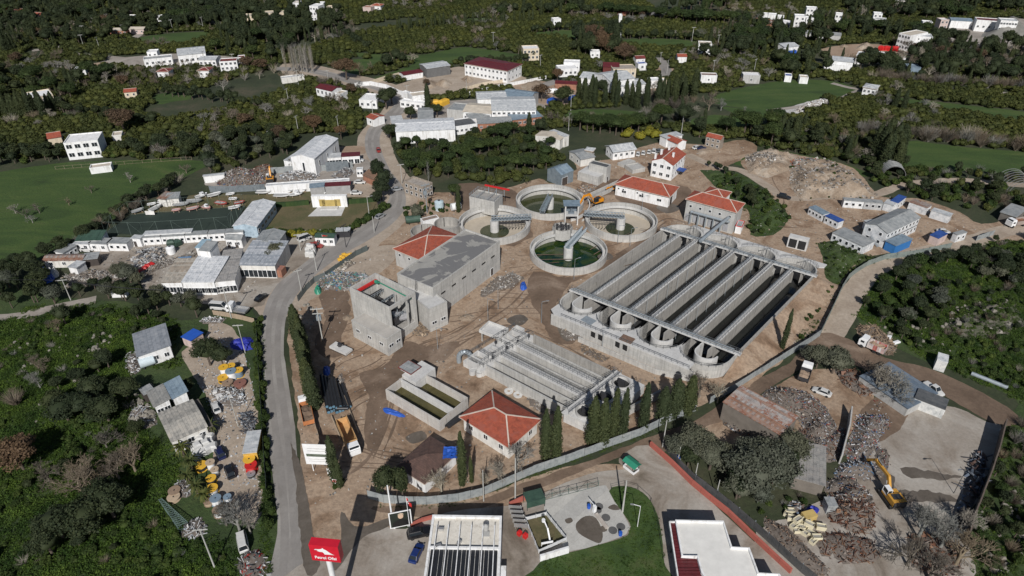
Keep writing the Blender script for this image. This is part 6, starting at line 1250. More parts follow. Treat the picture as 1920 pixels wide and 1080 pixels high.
meshfence('pitch_fence','tall thin mesh fence around the dark football pitch',[(199,441),(270,442),(355,437),(432,431),(459,388),(350,394),(245,403),(199,441)],5.0,4.2,.06,GS,1)
meshfence('pad_railing','dark railing along the back of the concrete car wash pad',[(1020,939),(1050,931),(1082,923),(1122,912)],1.8,2.2,.06,GS,2)
meshfence('lawn_fence','thin dark post fence round the corner lawn',[(1146,918),(1172,912),(1196,918),(1220,940),(1234,985),(1243,1050)],1.2,2.4,.04,DKSTEEL,1,False)
meshfence('pasture_fence','row of thin pale fence posts at the far edge of the big meadow',[(105,318),(170,313),(250,307),(320,302),(360,300)],1.4,3.5,.05,WOOD,1,False)
t=thing('fenced_garden','small fenced grass plot with white rails and a white statue','garden')
g=[P(*q) for q in ((985,977),(1024,967),(1062,1014),(1010,1038))]
m=MB();m.prism([tuple(q) for q in g],.03,.12);m.build('grass_plot',G_DRYGR,t)
for a,b in zip(g,g[1:]+g[:1]):
 d=b-a;n=max(2,round(d.length/1.7));me=None
 for i in range(n):
  q=a+d*((i+.5)/n);w=d.length/n
  if me is None:m=MB();m.box(-w/2+.05,-.03,.25,w/2-.05,.03,1.1);m.box(-w/2,-.06,0,-w/2+.1,.06,1.25);me=m.mesh('fence_panel',[plain('white_picket',(.55,.56,.57),.6)])
  link('fence_panel',me,t,(q.x,q.y,0),yaw_of(a,b))
m=MB();q=P(1030,1010);m.bar((q.x-1.6,q.y-1.8,.1),(q.x-1.4,q.y-1.8,1.1),.1);m.bar((q.x-1.6,q.y-1.8,1.0),(q.x+.6,q.y-1.4,1.1),.12,.5);m.bar((q.x+.2,q.y-1.5,.1),(q.x-.4,q.y+.6,2.4),.28);m.bar((q.x-.4,q.y+.6,2.2),(q.x-1.0,q.y+1.8,2.9),.2);m.cyl(q.x-1.1,q.y+1.9,2.6,3.1,.35,n=10);m.build('white_sculpture',WHP,t)
clear(g)
panels('white_wall','white rendered wall at the near edge of the fenced garden',[(1012,1052),(1066,1036)],1.7,WHITE,2.8,'wall_section','wall',.4,lean=0)
# VEHICLES
CARM={}
def car_meshes(kind):
 if kind in CARM:return CARM[kind]
 if kind=='van':L,Wd,zb,zr,cab=5.0,1.9,1.15,2.2,(-2.4,2.0,-2.3,1.2)
 elif kind=='suv':L,Wd,zb,zr,cab=4.6,1.9,1.05,1.75,(-2.1,.9,-1.8,.3)
 elif kind=='pickup':L,Wd,zb,zr,cab=5.2,1.85,1.0,1.75,(-.6,1.3,-.4,.7)
 else:L,Wd,zb,zr,cab=4.4,1.75,.92,1.42,(-1.7,1.0,-1.15,.35)
 b=MB();st=[(-L/2,.62,.55,zb*.85),(-L/2+.15,.88,.35,zb),(-L/2+.9,.98,.28,zb+.02),(0,1,.28,zb+.02),(L/2-1.2,.98,.28,zb-.02),(L/2-.25,.88,.3,zb-.22),(L/2,.66,.42,zb-.35)]
 vs=[]
 for x,w,z0,z1 in st:w*=Wd/2;vs+=[(x,-w,z0),(x,-w*1.0,z0+(z1-z0)*.6),(x,-w*.9,z1),(x,w*.9,z1),(x,w,z0+(z1-z0)*.6),(x,w,z0)]
 fs=[]
 for i in range(len(st)-1):
  for j in range(6):a=i*6+j;c=i*6+(j+1)%6;fs.append((a,a+6,c+6,c))
 fs+=[tuple(range(6)),tuple(range(6*(len(st)-1)+5,6*(len(st)-1)-1,-1))]
 b.add(vs,[tuple(reversed(f)) for f in fs])
 if kind=='pickup':pass
 g=MB();x0,x1,r0,r1=cab;w=Wd/2*.86;wr=Wd/2*.70
 g.add([(x0,-w,zb-.02),(x1,-w,zb-.02),(x1,w,zb-.02),(x0,w,zb-.02),(r0,-wr,zr),(r1,-wr,zr),(r1,wr,zr),(r0,wr,zr)],[(0,1,5,4),(1,2,6,5),(2,3,7,6),(3,0,4,7),(4,5,6,7)])
 r=MB();r.add([(r0-.05,-wr-.03,zr-.04),(r1+.05,-wr-.03,zr-.04),(r1+.05,wr+.03,zr-.04),(r0-.05,wr+.03,zr-.04),(r0,-wr*.9,zr+.05),(r1,-wr*.9,zr+.05),(r1,wr*.9,zr+.05),(r0,wr*.9,zr+.05)],[(0,1,5,4),(1,2,6,5),(2,3,7,6),(3,0,4,7),(4,5,6,7)])
 for px__ in (x0+(r0-x0)*.5,x1+(r1-x1)*.5):
  for sy in (-1,1):r.bar((px__ if False else (x0 if px__<0 else x1),sy*w,zb),((r0 if px__<0 else r1),sy*wr,zr),.07)
 wh=MB();wh.tube((0,-.11,0),(0,.11,0),.32,n=12)
 l=MB();l.box(-.03,-.16,-.07,.03,.16,.07)
 CARM[kind]=(b,g.mesh('windows',[GLASS]),r,wh.mesh('wheel',[BLACK]),l.mesh('headlight',[CHROME]),L,Wd,zb,zr,cab);return CARM[kind]
BODY={}
def car(px,head,kind,col,label,name='parked_car',cat='car',group=None,bed=None):
 b,g,r,wh,hl,L,Wd,zb,zr,cab=car_meshes(kind);key=(kind,col)
 mats={'white':paint('car_white',(.55,.55,.54),.35),'black':paint('black_paint',(.012,.012,.014),.25),'blue':paint('dark_blue_paint',(.012,.03,.13),.3),'red':paint('dull_red_paint',(.26,.03,.025),.45),'silver':paint('silver_paint',(.4,.41,.42),.35,.4),'navy':paint('navy_paint',(.012,.016,.06),.3),'grey':paint('grey_paint',(.14,.15,.16),.4,.2)}
 if key not in BODY:BODY[key]=(b.mesh('body',[mats[col]]),r.mesh('roof',[mats[col]]))
 c=P(*px);h=P(*head);yw=yaw_of(c,h);t=thing(name,label,cat,(c.x,c.y,.02),yw,group)
 link('body',BODY[key][0],t);link('windows',g,t);link('roof',BODY[key][1],t)
 for x in (-L*.3,L*.31):
  for y in (-Wd/2+.1,Wd/2-.1):link('wheel',wh,t,(x,y,.32))
 for y in (-.6,.6):link('headlight',hl,t,(L/2-.03,y,.62))
 return t
cg='cars parked in front of the white house'
for px,hd,k,c_,lb in (
 ((786,1003),(840,990),'suv','black','glossy black car parked left of the filling station roof'),
 ((781,1041),(797,1008),'sedan','blue','dark blue car parked beside the filling station wall'),
 ((1540,738),(1522,731),'sedan','white','white car parked beside the big heap of metal scrap'),
 ((406,768),(402,758),'sedan','white','white car parked in the shade right of the patchwork roof'),
 ((388,548),(380,549),'sedan','white','white car parked in front of the white factory front'),
 ((414,853),(410,845),'sedan','navy','dark navy car, upper of two behind the cable reels'),
 ((432,888),(428,878),'sedan','black','black car, lower of two behind the cable reels'),
 ((713,408),(722,403),'sedan','silver','silver car driving down the main road by the hedge'),
 ((490,561),(497,556),'sedan','black','dark car at the roadside near the yard exit'),
 ((710,284),(712,292),'sedan','red','dark red car far up the main road'),
 ((745,357),(754,355) if False else (750,356),'sedan','silver','grey car beside the block ruin'),
 ((1470,372),(1480,374),'suv','black','black car alone on the bare earth by the mound'),
 ((668,364),(680,364),'sedan','white','white car parked beside the garden stage wall'),
 ((1334,261+20-10),(1340,271),'sedan','white','white car by the stone barn') if False else ((1172,294),(1182,291),'sedan','white','white car in front of the white house with grey roof'),
 ((1196,291),(1197,286),'sedan','white','small white car, leftmost of the row along the lane'),
 ((1206,289),(1207,284),'sedan','white','silver white car, second of the row along the lane'),
 ((1217,287),(1219,282),'sedan','white','white car, third of the row along the lane'),
 ((1226,286),(1228,280),'suv','white','bright white taller car, fourth of the row along the lane'),
 ((1236,285),(1243,283),'sedan','grey','dark grey car at the right end of the row along the lane'),
 ((1306,279),(1314,277),'sedan','white','white car with dark roof beside a dark blue car'),
 ((1315,280),(1323,279),'sedan','navy','dark blue car beside a white one above the red roofed office'),
 ((1768,437),(1775,438),'sedan','white','white car behind the pink cabin'),
 ((165,470),(172,470),'sedan','white','white car parked in front of the arched doorway cabin'),
 ((1700,797-2),(1706,800),'sedan','navy','small violet blue cart on the concrete yard') if False else ((1749,733),(1760,741),'pickup','white','white pick-up parked behind the long white container'),
 ((675,344),(680,344),'sedan','white','white car by the roadside scrap yard gate'),
 ((672,303),(680,303),'suv','white','white car under the maroon row'),
 ((508,254),(516,254),'suv','white','white car at the hedge left of the big warehouse')):
 car(px,hd,k,c_,lb,group='cars along the lane' if 'along the lane' in lb else None)
for i,(x,y) in enumerate(((727,153),(732,152),(737,151),(742,150),(747,149))):
 car((x,y),(x+1,y-5),'sedan','white' if i%2 else 'silver','small parked car in the row under the wall of the gravel yard',group='cars in the gravel yard')
for i in range(9):car((365+i*7,31-i*.25),(369+i*7,30),'sedan',('white','silver')[i%2],'tiny pale car in the car park at the far top left',group='cars in the far car park')
car((456,1020),(452,1000),'van','white','white van with red seats parked beside the bare tree',name='parked_van',cat='van')
car((572,450),(580,447),'van','white','white van left of the green roofed kiosk',name='parked_van',cat='van')
car((412,579),(425,580),'van','white','white van among the vehicles at the board fence',name='parked_van',cat='van')
car((592,463),(600,464),'pickup','red','bright red pick-up beside the flag at the road junction',name='parked_pickup',cat='pickup')
# lorries
def truck(px,head,label,L=7.5,cab='white',bedcol=None,load=None,loadmat=None,bedh=1.3,name='lorry',z=0):
 c=P(*px);h=P(*head);t=thing(name,label,'lorry',(c.x,c.y,z),yaw_of(c,h))
 x0,x1=-L/2,L/2;cw=2.0
 m=MB();m.box(x1-cw,-1.2,.7,x1-.1,1.2,2.3);m.add([(x1-cw,-1.2,2.3),(x1-.1,-1.2,2.3),(x1-.1,1.2,2.3),(x1-cw,1.2,2.3),(x1-cw+.1,-1.1,3.0),(x1-.55,-1.1,3.0),(x1-.55,1.1,3.0),(x1-cw+.1,1.1,3.0)],[(0,1,5,4),(1,2,6,5),(2,3,7,6),(3,0,4,7),(4,5,6,7)]);m.build('cab',WHP if cab=='white' else cab,t)
 m=MB();m.add([(x1-.08,-1.05,2.2),(x1-.08,1.05,2.2),(x1-.45,1.0,2.95),(x1-.45,-1.0,2.95)],[(0,1,2,3)]);m.box(x1-1.5,-1.23,1.7,x1-.6,1.23,2.3);m.build('windscreen',GLASS,t)
 m=MB();m.box(x0,-.5,.6,x1-.3,.5,.85);m.build('chassis',DKSTEEL,t)
 bm=bedcol or ORANGE;m=MB();bx1=x1-cw-.25;m.box(x0,-1.25,.9,bx1,1.25,1.0);m.box(x0,-1.25,1.0,bx1,-1.15,1.0+bedh);m.box(x0,1.15,1.0,bx1,1.25,1.0+bedh);m.box(x0,-1.15,1.0,x0+.1,1.15,1.0+bedh*.8);m.box(bx1-.1,-1.15,1.0,bx1,1.15,1.15+bedh);m.build('bed',bm,t)
 if loadmat:
  m=MB();vs=[]
  for i in range(7):
   for j in range(4):vs.append((x0+.12+(bx1-x0-.24)*i/6,-1.13+2.26*j/3,1.0+bedh*(.35+.5*rng.random())*(1 if 0<i<6 else .5)))
  m.add(vs,[(i*4+j,(i+1)*4+j,(i+1)*4+j+1,i*4+j+1) for i in range(6) for j in range(3)]);m.build('load',loadmat,t)
 m=MB();m.tube((0,-.15,0),(0,.15,0),.5,n=14);me=m.mesh('wheel',[BLACK])
 for x in (x1-1.1,x0+1.0,x0+2.2):
  for y in (-1.1,1.1):link('wheel',me,t,(x,y,.5))
 return t
truck((655,828),(668,858),'large white cab lorry with empty ochre tipper bed beside the pipes',10.5,'white',plain('ochre_bed',(.5,.30,.13),.7),bedh=1.9)
truck((576,778),(570,752),'lorry with white cab and orange machine on its muddy bed by the road',8.5,'white',plain('orange_bed',(.42,.16,.06),.7),load=1,loadmat=G_MUD)
truck((1633,655),(1617,648),'small lorry with red and white sideboards parked at the bend',6.5,'white',sheetmat('red_white_boards',(.6,.58,.56),(.42,.08,.06),1.2,.5,.6),bedh=1.4,loadmat=G_DRY)
truck((1905,423),(1888,426),'white lorry with rusty load near the open shed on the right edge',8,'white',plain('dull_bed',(.3,.25,.22),.8),loadmat=plain('rusty_load',(.2,.1,.06),.9))
truck((447,586),(440,585),'flatbed truck parked at the board fence',6,'white',CHROME,bedh=.5)
truck((1508,706),(1512,694),'old lorry with pale cab and rusty load in the shade of the olive',6,'white',DKSTEEL,bedh=1.0,loadmat=G_DRY)
def excavator(px,head,label,boom=1.0,z=0,reach=8.5,col=None,cabcol=None,dig=.5):
 c=P(*px);h=P(*head);t=thing('excavator',label,'excavator',(c.x,c.y,z),yaw_of(c,h));Y=col or ORANGE
 for s_ in (-1,1):
  m=MB();m.box(-2.0,s_*1.3-.3,.15,2.0,s_*1.3+.3,.8);m.tube((-2,s_*1.3-.3,.48),(-2,s_*1.3+.3,.48),.45,n=10);m.tube((2,s_*1.3-.3,.48),(2,s_*1.3+.3,.48),.45,n=10);m.build('track',BLACK,t)
 m=MB();m.cyl(0,0,.8,1.1,1.0,n=16);m.box(-2.5,-1.35,1.1,1.3,1.35,1.5);m.box(-2.5,-1.35,1.5,-.3,1.35,2.3);m.box(-.3,-1.35,1.5,1.0,-.35,2.0);m.build('upper_body',Y,t)
 m=MB();m.box(-2.75,-1.3,1.1,-2.5,1.3,2.2);m.box(-1.8,-.9,2.3,-.6,.9,2.45);m.build('counterweight',DKSTEEL,t)
 m=MB();m.box(-.2,.3,1.5,1.4,1.3,1.75);m.box(-.2,.3,2.9,1.3,1.3,3.0)
 for x in (-.2,1.25):
  for y in (.3,1.22):m.box(x,y,1.75,x+.1,y+.08,2.9)
 m.build('cab',cabcol or WHP,t);m=MB();m.box(-.12,.36,1.75,1.27,1.24,2.88);m.build('cab_glass',GLASS,t)
 k=boom;p0=Vector((1.1,-.1,1.7));p1=Vector((3.2*k,-.1,5.0*k));p2=Vector((reach*.78,-.1,4.8*k));p3=Vector((reach,-.1,dig+1.2))
 m=MB();m.bar(p0,p1,.5,.65);m.bar(p1+Vector((-.15,0,0)),p2,.5,.6);m.build('boom',Y,t)
 m=MB();m.bar(p2+Vector((-.5,0,.5)),p3,.4,.5);m.build('stick',Y,t)
 m=MB();m.tube(p0+Vector((.5,.4,0)),p1*.75+p0*.25+Vector((0,.4,-.2)),.12);m.tube((p1+p2)/2+Vector((0,0,.6)),p2+Vector((-.4,0,.8)),.12);m.build('ram',CHROME,t)
 m=MB();q=p3;m.add([(q.x-.2,-.7,q.z),(q.x+.5,-.7,q.z-.3),(q.x+.3,-.7,q.z-1.2),(q.x-.7,-.7,q.z-1.1),(q.x-.2,.5,q.z),(q.x+.5,.5,q.z-.3),(q.x+.3,.5,q.z-1.2),(q.x-.7,.5,q.z-1.1)],[(0,3,2,1),(4,5,6,7),(0,1,5,4),(1,2,6,5),(2,3,7,6)]);m.build('bucket',DKSTEEL,t)
 return t
excavator((1668,937),(1645,905),'yellow excavator with white cab reaching over the scrap heap',.8,0,9.0,paint('dusty_yellow',(.5,.26,.04),.6))
excavator((1117,383),(1085,393),'orange yellow excavator between the round tanks',.95,0,7.5,paint('bright_orange',(.65,.25,.01),.5),DKSTEEL)
excavator((1146,357),(1136,360),'small orange digger at the end of the narrow channel',.5,0,4,paint('bright_orange',(.65,.25,.01),.5),ORANGE).scale=(.6,.6,.6)
excavator((508,341),(510,325),'small yellow crane arm in the left scrap yard',.9,0,5)
t=thing('machine_frame','grey slab sided machine standing on the earth below the annex','machine',(*P(640,658),0),R(-32))
m=MB();m.box(-2.9,-1.2,.5,2.9,1.2,1.1);m.build('body',CONCF,t);m=MB();m.box(-2.6,-1.0,.02,2.6,1.0,.5);m.build('base',DKSTEEL,t);m=MB();m.tube((-.6,.3,1.1),(-.6,.3,2.0),.5,n=8);m.bar((-1.2,0,1.3),(.8,.5,1.9),.2);m.build('engine',DKSTEEL,t)
# BOATS
def boat(px,head,L,label,col='white',cabin=False,inside=None):
 L*=.62;c=P(*px);h=P(*head);t=thing('boat',label,'boat',(c.x,c.y,.45),yaw_of(c,h),'boats laid up on the grass');W_=L*.18
 m=MB();vs=[];st=[(-.5,.85,.1,.75),(-.3,1,.0,.75),(0,1.05,0,.8),(.25,.85,.05,.9),(.42,.4,.25,1.0),(.5,.03,.8,1.1)]
 for x,w,z0,z1 in st:vs+=[(x*L,0,z0),(x*L,-W_*w,z0+.35),(x*L,-W_*w*1.1,z1),(x*L,W_*w*1.1,z1),(x*L,W_*w,z0+.35)]
 fs=[]
 for i in range(5):
  for j in (0,1,3,4):a=i*5+j;b=i*5+(j+1)%5;fs.append((a,b,b+5,a+5))
 fs.append((0,4,3,2,1));m.add(vs,fs);m.build('hull',{'white':WHP,'grey':plain('hull_grey',(.3,.32,.33),.5),'red':plain('hull_red',(.35,.06,.05),.5),'blue':plain('hull_blue',(.08,.2,.35),.5),'pink':plain('hull_pink',(.5,.28,.26),.6)}[col],t)
 m=MB();m.add([(-.48*L,-W_*.9,.62),(.2*L,-W_*.8,.68),(.42*L,0,.95),(.2*L,W_*.8,.68),(-.48*L,W_*.9,.62)],[(0,1,2,3,4)]);m.build('deck',inside or plain('deck_grey',(.35,.35,.34),.7),t)
 if cabin:m=MB();m.box(-.1*L,-W_*.6,.65,.2*L,W_*.6,1.7);m.build('cabin',WHP,t);m=MB();m.box(.05*L,-W_*.62,1.2,.205*L,W_*.62,1.5);m.build('cabin_window',GLASS,t)
 m=MB()
 for x in (-.3,.25):m.bar((x*L,-W_*.8,-.2),(x*L,W_*.8,-.2),.2,.45)
 m.build('cradle',WOOD,t)
for a in (((260,399),(270,396),7,'white and green boat nearest the left fence of the boat yard','grey',False),((293,394),(303,389),8,'large white boat with pale blue edge above the white banner','white',False),((286,387),(294,386),5,'small white boat behind the big one at the left','white',False),((310,382),(322,381),8,'long white boat beside the old sheds','white',False),((332,398),(342,397),5,'little pink boat on the grass','pink',False),((363,395),(374,393),7,'pink and white boat with a grey drum','pink',False),((388,393),(398,395),6,'pink white boat with tall white cabin','pink',True),((379,371),(392,367),7,'white cabin cruiser behind the rows','white',True),((403,369),(416,366),8,'long white boat behind the cruiser','white',False),((433,368),(443,367),5,'small white boat by the shrubs','white',False),((341,387),(358,386),9,'slim wooden boat lying on the grass','grey',False),((365,381),(383,380),9,'dark slim boat in the rear row','grey',False),((416,385),(428,387),8,'red keeled white boat in the middle','red',False),((438,377),(447,377),5,'white boat right of the red keeled one','white',False),((441,393),(452,391),7,'white boat with many seats, close to the pitch corner','white',False),((450,384),(462,382),6,'white and red boat beside the white hall roof','red',False),
 ((495,364),(508,364),9,'pale speedboat left of the garden hedge','white',False),((530,370),(545,370),10,'long white boat behind the hedge','white',False),((556,368),(568,366),8,'beige boat behind the hedge','white',True),((548,360),(555,355),5,'small white boat, first under the terrace','white',False),((560,359),(566,354),5,'small white boat, second under the terrace','white',False),((574,358),(580,353),5,'white boat left end of the canopy','white',False),((589,362),(594,354),6,'large white boat under the blue canopy','white',False),((600,360),(606,354),5,'white boat under the maroon canopy, left','grey',False),((612,362),(618,355),6,'white boat under the maroon canopy, middle','white',False),((636,359),(642,353),6,'white motor boat under the maroon canopy, right','white',True),((622,303),(640,300),10,'long white boat shape beside the awning row','white',False)):
 boat(*a)
# white banner
m=MB();a=P(274,404);b=P(291,404);m.bar((*a,1.0),(*b,1.0),.08,1.4);o=tag(m.build('banner',plain('banner_white',(.7,.68,.66),.7)),'white cloth banner standing in front of the large boat','banner')
# CABLE REELS, TANKS, STORED GOODS
def reel(px,r,h,label,top=None,side=None,on_side=False,z=0):
 c=P(*px);t=thing('cable_reel',label,'cable reel',(c.x,c.y,z),rng.random()*6,'cable reels');wd=top or YELP
 m=MB();m.cyl(0,0,0,.12,r,n=28);m.build('flange',wd,t);m=MB();m.cyl(0,0,h-.12,h,r,n=28);m.build('flange',wd,t);m=MB();m.cyl(0,0,.12,h-.12,r*.82 if side else r*.45,n=24);m.build('drum',side or WOOD,t);m=MB();m.cyl(0,0,h,h+.03,r*.14,n=10);m.build('hub_hole',BLACK,t)
BRN=plain('brown_flange',(.24,.17,.12),.9,0,.2,2);TAN=plain('tan_flange',(.4,.31,.22),.9,0,.2,2);BLG=plain('blue_grey_flange',(.16,.22,.28),.7);BC=plain('black_cable',(.03,.03,.03),.6)
for a in (((379,879),1.25,1.2,'yellow topped reel nearest the white sacks',YELP,BC),((397,876),.95,1.6,'tan topped white reel right of the yellow one by the sacks',TAN,WHP),((405,889),.85,1.5,'small tan topped white reel in the middle of the row',TAN,WHP),((398,904),1.05,1.3,'yellow topped reel with open drum in mid row',YELP,DKSTEEL),((400,924),1.2,1.5,'bright yellow topped white reel, front of the row',YELP,WHP),((407,943),1.1,1.5,'blue grey topped white reel at the end of the row',BLG,WHP),((392,945),.9,.9,'low tan reel beside the blue grey topped one',BRN,TAN),((428,937),.8,1.0,'small grey reel in the shade of the bare tree',BLG,WHP),((412,965),1.1,1.6,'brownish reel half hidden by the bare tree',BRN,WHP),((329,925),1.2,1.0,'brown reel lying in the grass, upper one',BRN,None),((327,936),1.25,.8,'pale tan reel lying in the grass, lower one',TAN,None),
 ((423,702),1.2,2.4,'tall white reel stack with yellow top beside the fence, left',YELP,WHP),((436,698),1.1,2.2,'white reel with yellow top behind the blue topped one',YELP,WHP),((436,708),1.3,2.2,'white reel with blue grey top among the upper reels',BLG,WHP),((450,705),1.15,2.0,'grey reel with orange top at the right of the upper group',YELP,BLG),((420,714),1.3,1.2,'low yellow reel at the front left of the upper group',YELP,BC),((428,721),1.3,.9,'dark brown reel lying at the front of the upper group',BRN,None),((451,722),1.5,.8,'large rusty reel flange near the fence',plain('rusty_flange',(.2,.09,.07),.9),None),((470,871),1.25,1.8,'red cable reel with yellow top below the container',YELP,REDP),((473,881),1.25,1.6,'bright red reel standing right of the yellow topped one',REDP,REDP),((472,893),.9,.9,'black and white reel below the red ones',CHROME,BC)):
 reel(a[0],a[1],a[2],a[3],a[4],a[5])
def tankcyl(px,r,h,mat,label,name='storage_tank',horiz=None,cat='tank'):
 c=P(*px);t=thing(name,label,cat,(c.x,c.y,0),R(horiz) if horiz is not None else 0)
 m=MB()
 if horiz is not None:m.tube((-h/2,0,r+.2),(h/2,0,r+.2),r,n=20);m.tube((h/2,0,r+.2),(h/2+.3,0,r+.2),r,r*.5,20)
 else:m.cyl(0,0,0,h,r,n=20);m.cyl(0,0,h,h+r*.25,r,r*.4,20)
 m.build('shell',mat,t,smooth=False)
 m=MB()
 if horiz is not None:
  for x in (-h*.3,h*.3):m.box(x-.15,-r*.8,0,x+.15,r*.8,.45)
 else:m.cyl(0,0,h+r*.25,h+r*.25+.1,r*.3,n=12)
 m.build('saddle' if horiz is not None else 'lid',DKSTEEL,t)
tankcyl((278,686),1.3,3.4,plain('pale_blue_tank',(.5,.58,.62),.5),'pale blue horizontal tank in front of the grey roofed house',horiz=35)
tankcyl((824,393),1.6,3.2,plain('blue_grey_tank',(.42,.52,.56),.5),'upright pale blue tank beside the shrubs near the inlet works')
tankcyl((855,394),1.3,3.4,WHP,'white horizontal tank beside the cypress near the inlet works',horiz=25)
tankcyl((775,418),1.3,5.0,GRNSH,'green horizontal tank next to the small round tanks',horiz=15)
tankcyl((322,475),1.3,2.2,WHP,'white ball shaped tank among the green bins of the left yard')
tankcyl((1034,176),1.3,6,WHP,'white horizontal tanker drum in the builders yard',horiz=-10)
def barrels(pts,mat,label,h=1.0,r=.35,grp='barrels'):
 for p in pts:c=P(*p);m=MB();m.cyl(c.x,c.y,0,h,r,n=12);m.ring(c.x,c.y,h*.48,h*.52,r,r+.03,12);tag(m.build('barrel',mat),label,'barrel',grp)
BL_=BLUEP
barrels([(1104,953)],BL_,'blue barrel in the middle of the concrete pad');barrels([(1163,1004)],BL_,'blue barrel at the corner of the concrete pad');barrels([(945,1070)],paint('cyan_blue',(.02,.3,.5),.5),'turquoise barrel beside the filling station building')
for i,(x,y) in enumerate(((1252,838),(1257,843),(1262,848),(1268,853),(1272,858),(1255,846),(1266,845))):barrels([(x,y)],REDP if i%2 else BL_,'red drum leaning behind the dark sheet fence' if i%2 else 'blue drum behind the dark sheet fence',1.1,.4,'drums behind the fence')
# white sacks, tubs, pipes
def boxes(name,label,cat,pts,mat,sz,grp,zz=0.0,spin=.5):
 for p in pts:
  c=P(*p[:2]);sx,sy,sh=(s*rng.uniform(.85,1.15) for s in sz);m=MB();m.obox(0,0,zz,zz+sh*.75,sx,sy,0);m.add([(-sx*.5,-sy*.5,zz+sh*.75),(sx*.5,-sy*.5,zz+sh*.75),(sx*.5,sy*.5,zz+sh*.75),(-sx*.5,sy*.5,zz+sh*.75),(-sx*.35,-sy*.35,zz+sh),(sx*.35,-sy*.35,zz+sh),(sx*.35,sy*.35,zz+sh),(-sx*.35,sy*.35,zz+sh)],[(0,1,5,4),(1,2,6,5),(2,3,7,6),(3,0,4,7),(4,5,6,7)])
  o=m.build(name,mat,None,(c.x,c.y,p[2] if len(p)>2 else 0),rng.uniform(-spin,spin)+.5);tag(o,label,cat,grp)
SACK=plain('white_bulk_sack',(.5,.5,.49),.9,0,.15,2)
boxes('bulk_sack','plump white bulk sack in the heap below the patchwork roof','sack',[(366,845),(376,842),(386,838),(396,833),(372,855),(382,851),(392,846),(401,842),(376,833),(386,829),(396,824),(368,862),(378,832,1.0),(388,840,1.0),(374,847,1.0)],SACK,(1.6,1.5,1.5),'white bulk sacks')
boxes('bulk_sack','white bagged bale in the heap of white sacks by the upper reels','sack',[(412,745),(420,750),(405,738),(428,740),(416,735),(432,748)],SACK,(1.3,1.2,.9),'white bales')
boxes('bulk_sack','white sack stacked beside the road junction','sack',[(577,474),(583,473),(588,476),(578,480),(585,481),(581,472,1.2),(586,475,1.2)],SACK,(1.7,1.5,1.8),'white sacks by the junction')
TUB=plain('cream_tub',(.6,.55,.4),.6)
for i,(x,y) in enumerate(((1478,968),(1484,976),(1493,982),(1500,990),(1508,980),(1515,990),(1520,1002),(1530,1012),(1488,988),(1496,997),(1480,960),(1538,992),(1505,1000),(1525,1016))):
 c=P(x,y);t=thing('cream_tub','cream plastic tub separate from the others on the yard' if i==11 else 'cream plastic tub in the heap by the brown scrap','tub',(c.x,c.y,0),rng.uniform(-.8,.8),'cream tubs');m=MB();z_=rng.random()*.5*(i%3);m.wallpath([(-.85,-.45),(.85,-.45),(.85,.45),(-.85,.45)],.1,z_,z_+.75,close=True);m.box(-.8,-.4,0,.8,.4,z_+.1);m.build('shell',TUB,t);m=MB();m.box(-.75,-.35,z_+.1,.75,.35,z_+.5);m.build('inner',plain('tub_inner',(.3,.29,.26),.8),t)
tag(MB.build((lambda m:(m.obox(0,0,0,1.4,2.6,1.6,0),m)[1])(MB()),'yellow_cage',plain('yellow_cage',(.45,.33,.12),.7),None,(*P(1515,972),0),.3),'yellow wooden crate between cream tubs and brown scrap','crate')
BP=plain('black_pe_pipe',(.02,.021,.024),.45,0,.2)
BPE=plain('blue_pipe_end',(.1,.2,.28),.6)
def pipe(a,b,r,label,z=0,n=14,mat=None,grp='black plastic pipes',end=True):
 p,q=P(*a),P(*b);t=thing('stored_pipe',label,'pipe',(p.x,p.y,0),0,grp);d=q-p
 m=MB();m.tube((0,0,z+r),(d.x,d.y,z+r),r,n=n);m.build('pipe_wall',mat or BP,t)
 if end:e=d.normalized();m=MB();m.tube((-e.x*.02,-e.y*.02,z+r),(e.x*.02,e.y*.02,z+r),r*.85,n=n);m.build('pipe_cap',BPE,t,(d.x,d.y,0));m=MB()
for k in range(6):pipe((606+k*5.2,728+(k%2)*3),(617+k*5.2,776-(k%3)*2),.46,'black pipe in the lower layer of the pipe stack beside the lorry',0)
for k in range(5):pipe((604+k*6,712+k*2),(615+k*6.2,771+(k%2)*2),.44,'black pipe in the upper layer of the pipe stack beside the lorry',.93)
for k in range(3):pipe((626+k*8,722),(645+k*6,765),.4,'black pipe lying loose right of the stack',0)
pipe((634,774),(654,774),.4,'single black pipe lying across the stack end',1.0)
pipe((840,803),(885,772),.55,'fat black pipe along the near side of the sludge basin',0,14,BP,None or 'pipes at the sludge basin',False);pipe((833,801),(868,778),.45,'thinner black pipe beside the fat one',0,14,BP,'pipes at the sludge basin',False)
pipe((1820,703),(1888,730),.5,'long grey steel pipe lying at the edge of the scrub',0,12,STEEL,'grey pipe',False)
pipe((646,745),(672,815),.2,'pale long timber beam right of the pipe stack',.3,4,WOOD,'timber beams',False);pipe((622,782),(640,825),.18,'pale timber beam left of the tipper lorry',.3,4,WOOD,'timber beams',False)
def tarp(pts,label,mat=None,z=.25):
 c=[P(*p) for p in pts];w=rough_edge(smooth_poly(c,3),.25,.5);cx=sum(c,Vector((0,0)))/len(c);m=MB();n=len(w)
 vs=[(p.x,p.y,.03) for p in w]+[((p.x*.5+cx.x*.5),(p.y*.5+cx.y*.5),z*(1+rng.random())) for p in w]+[(cx.x,cx.y,z*1.3)]
 fs=[(i,(i+1)%n,n+(i+1)%n,n+i) for i in range(n)]+[(n+i,n+(i+1)%n,2*n) for i in range(n)]
 m.add(vs,fs);tag(m.build('tarpaulin',mat or paint('blue_tarpaulin',(.02,.09,.42),.55)),label,'tarpaulin')
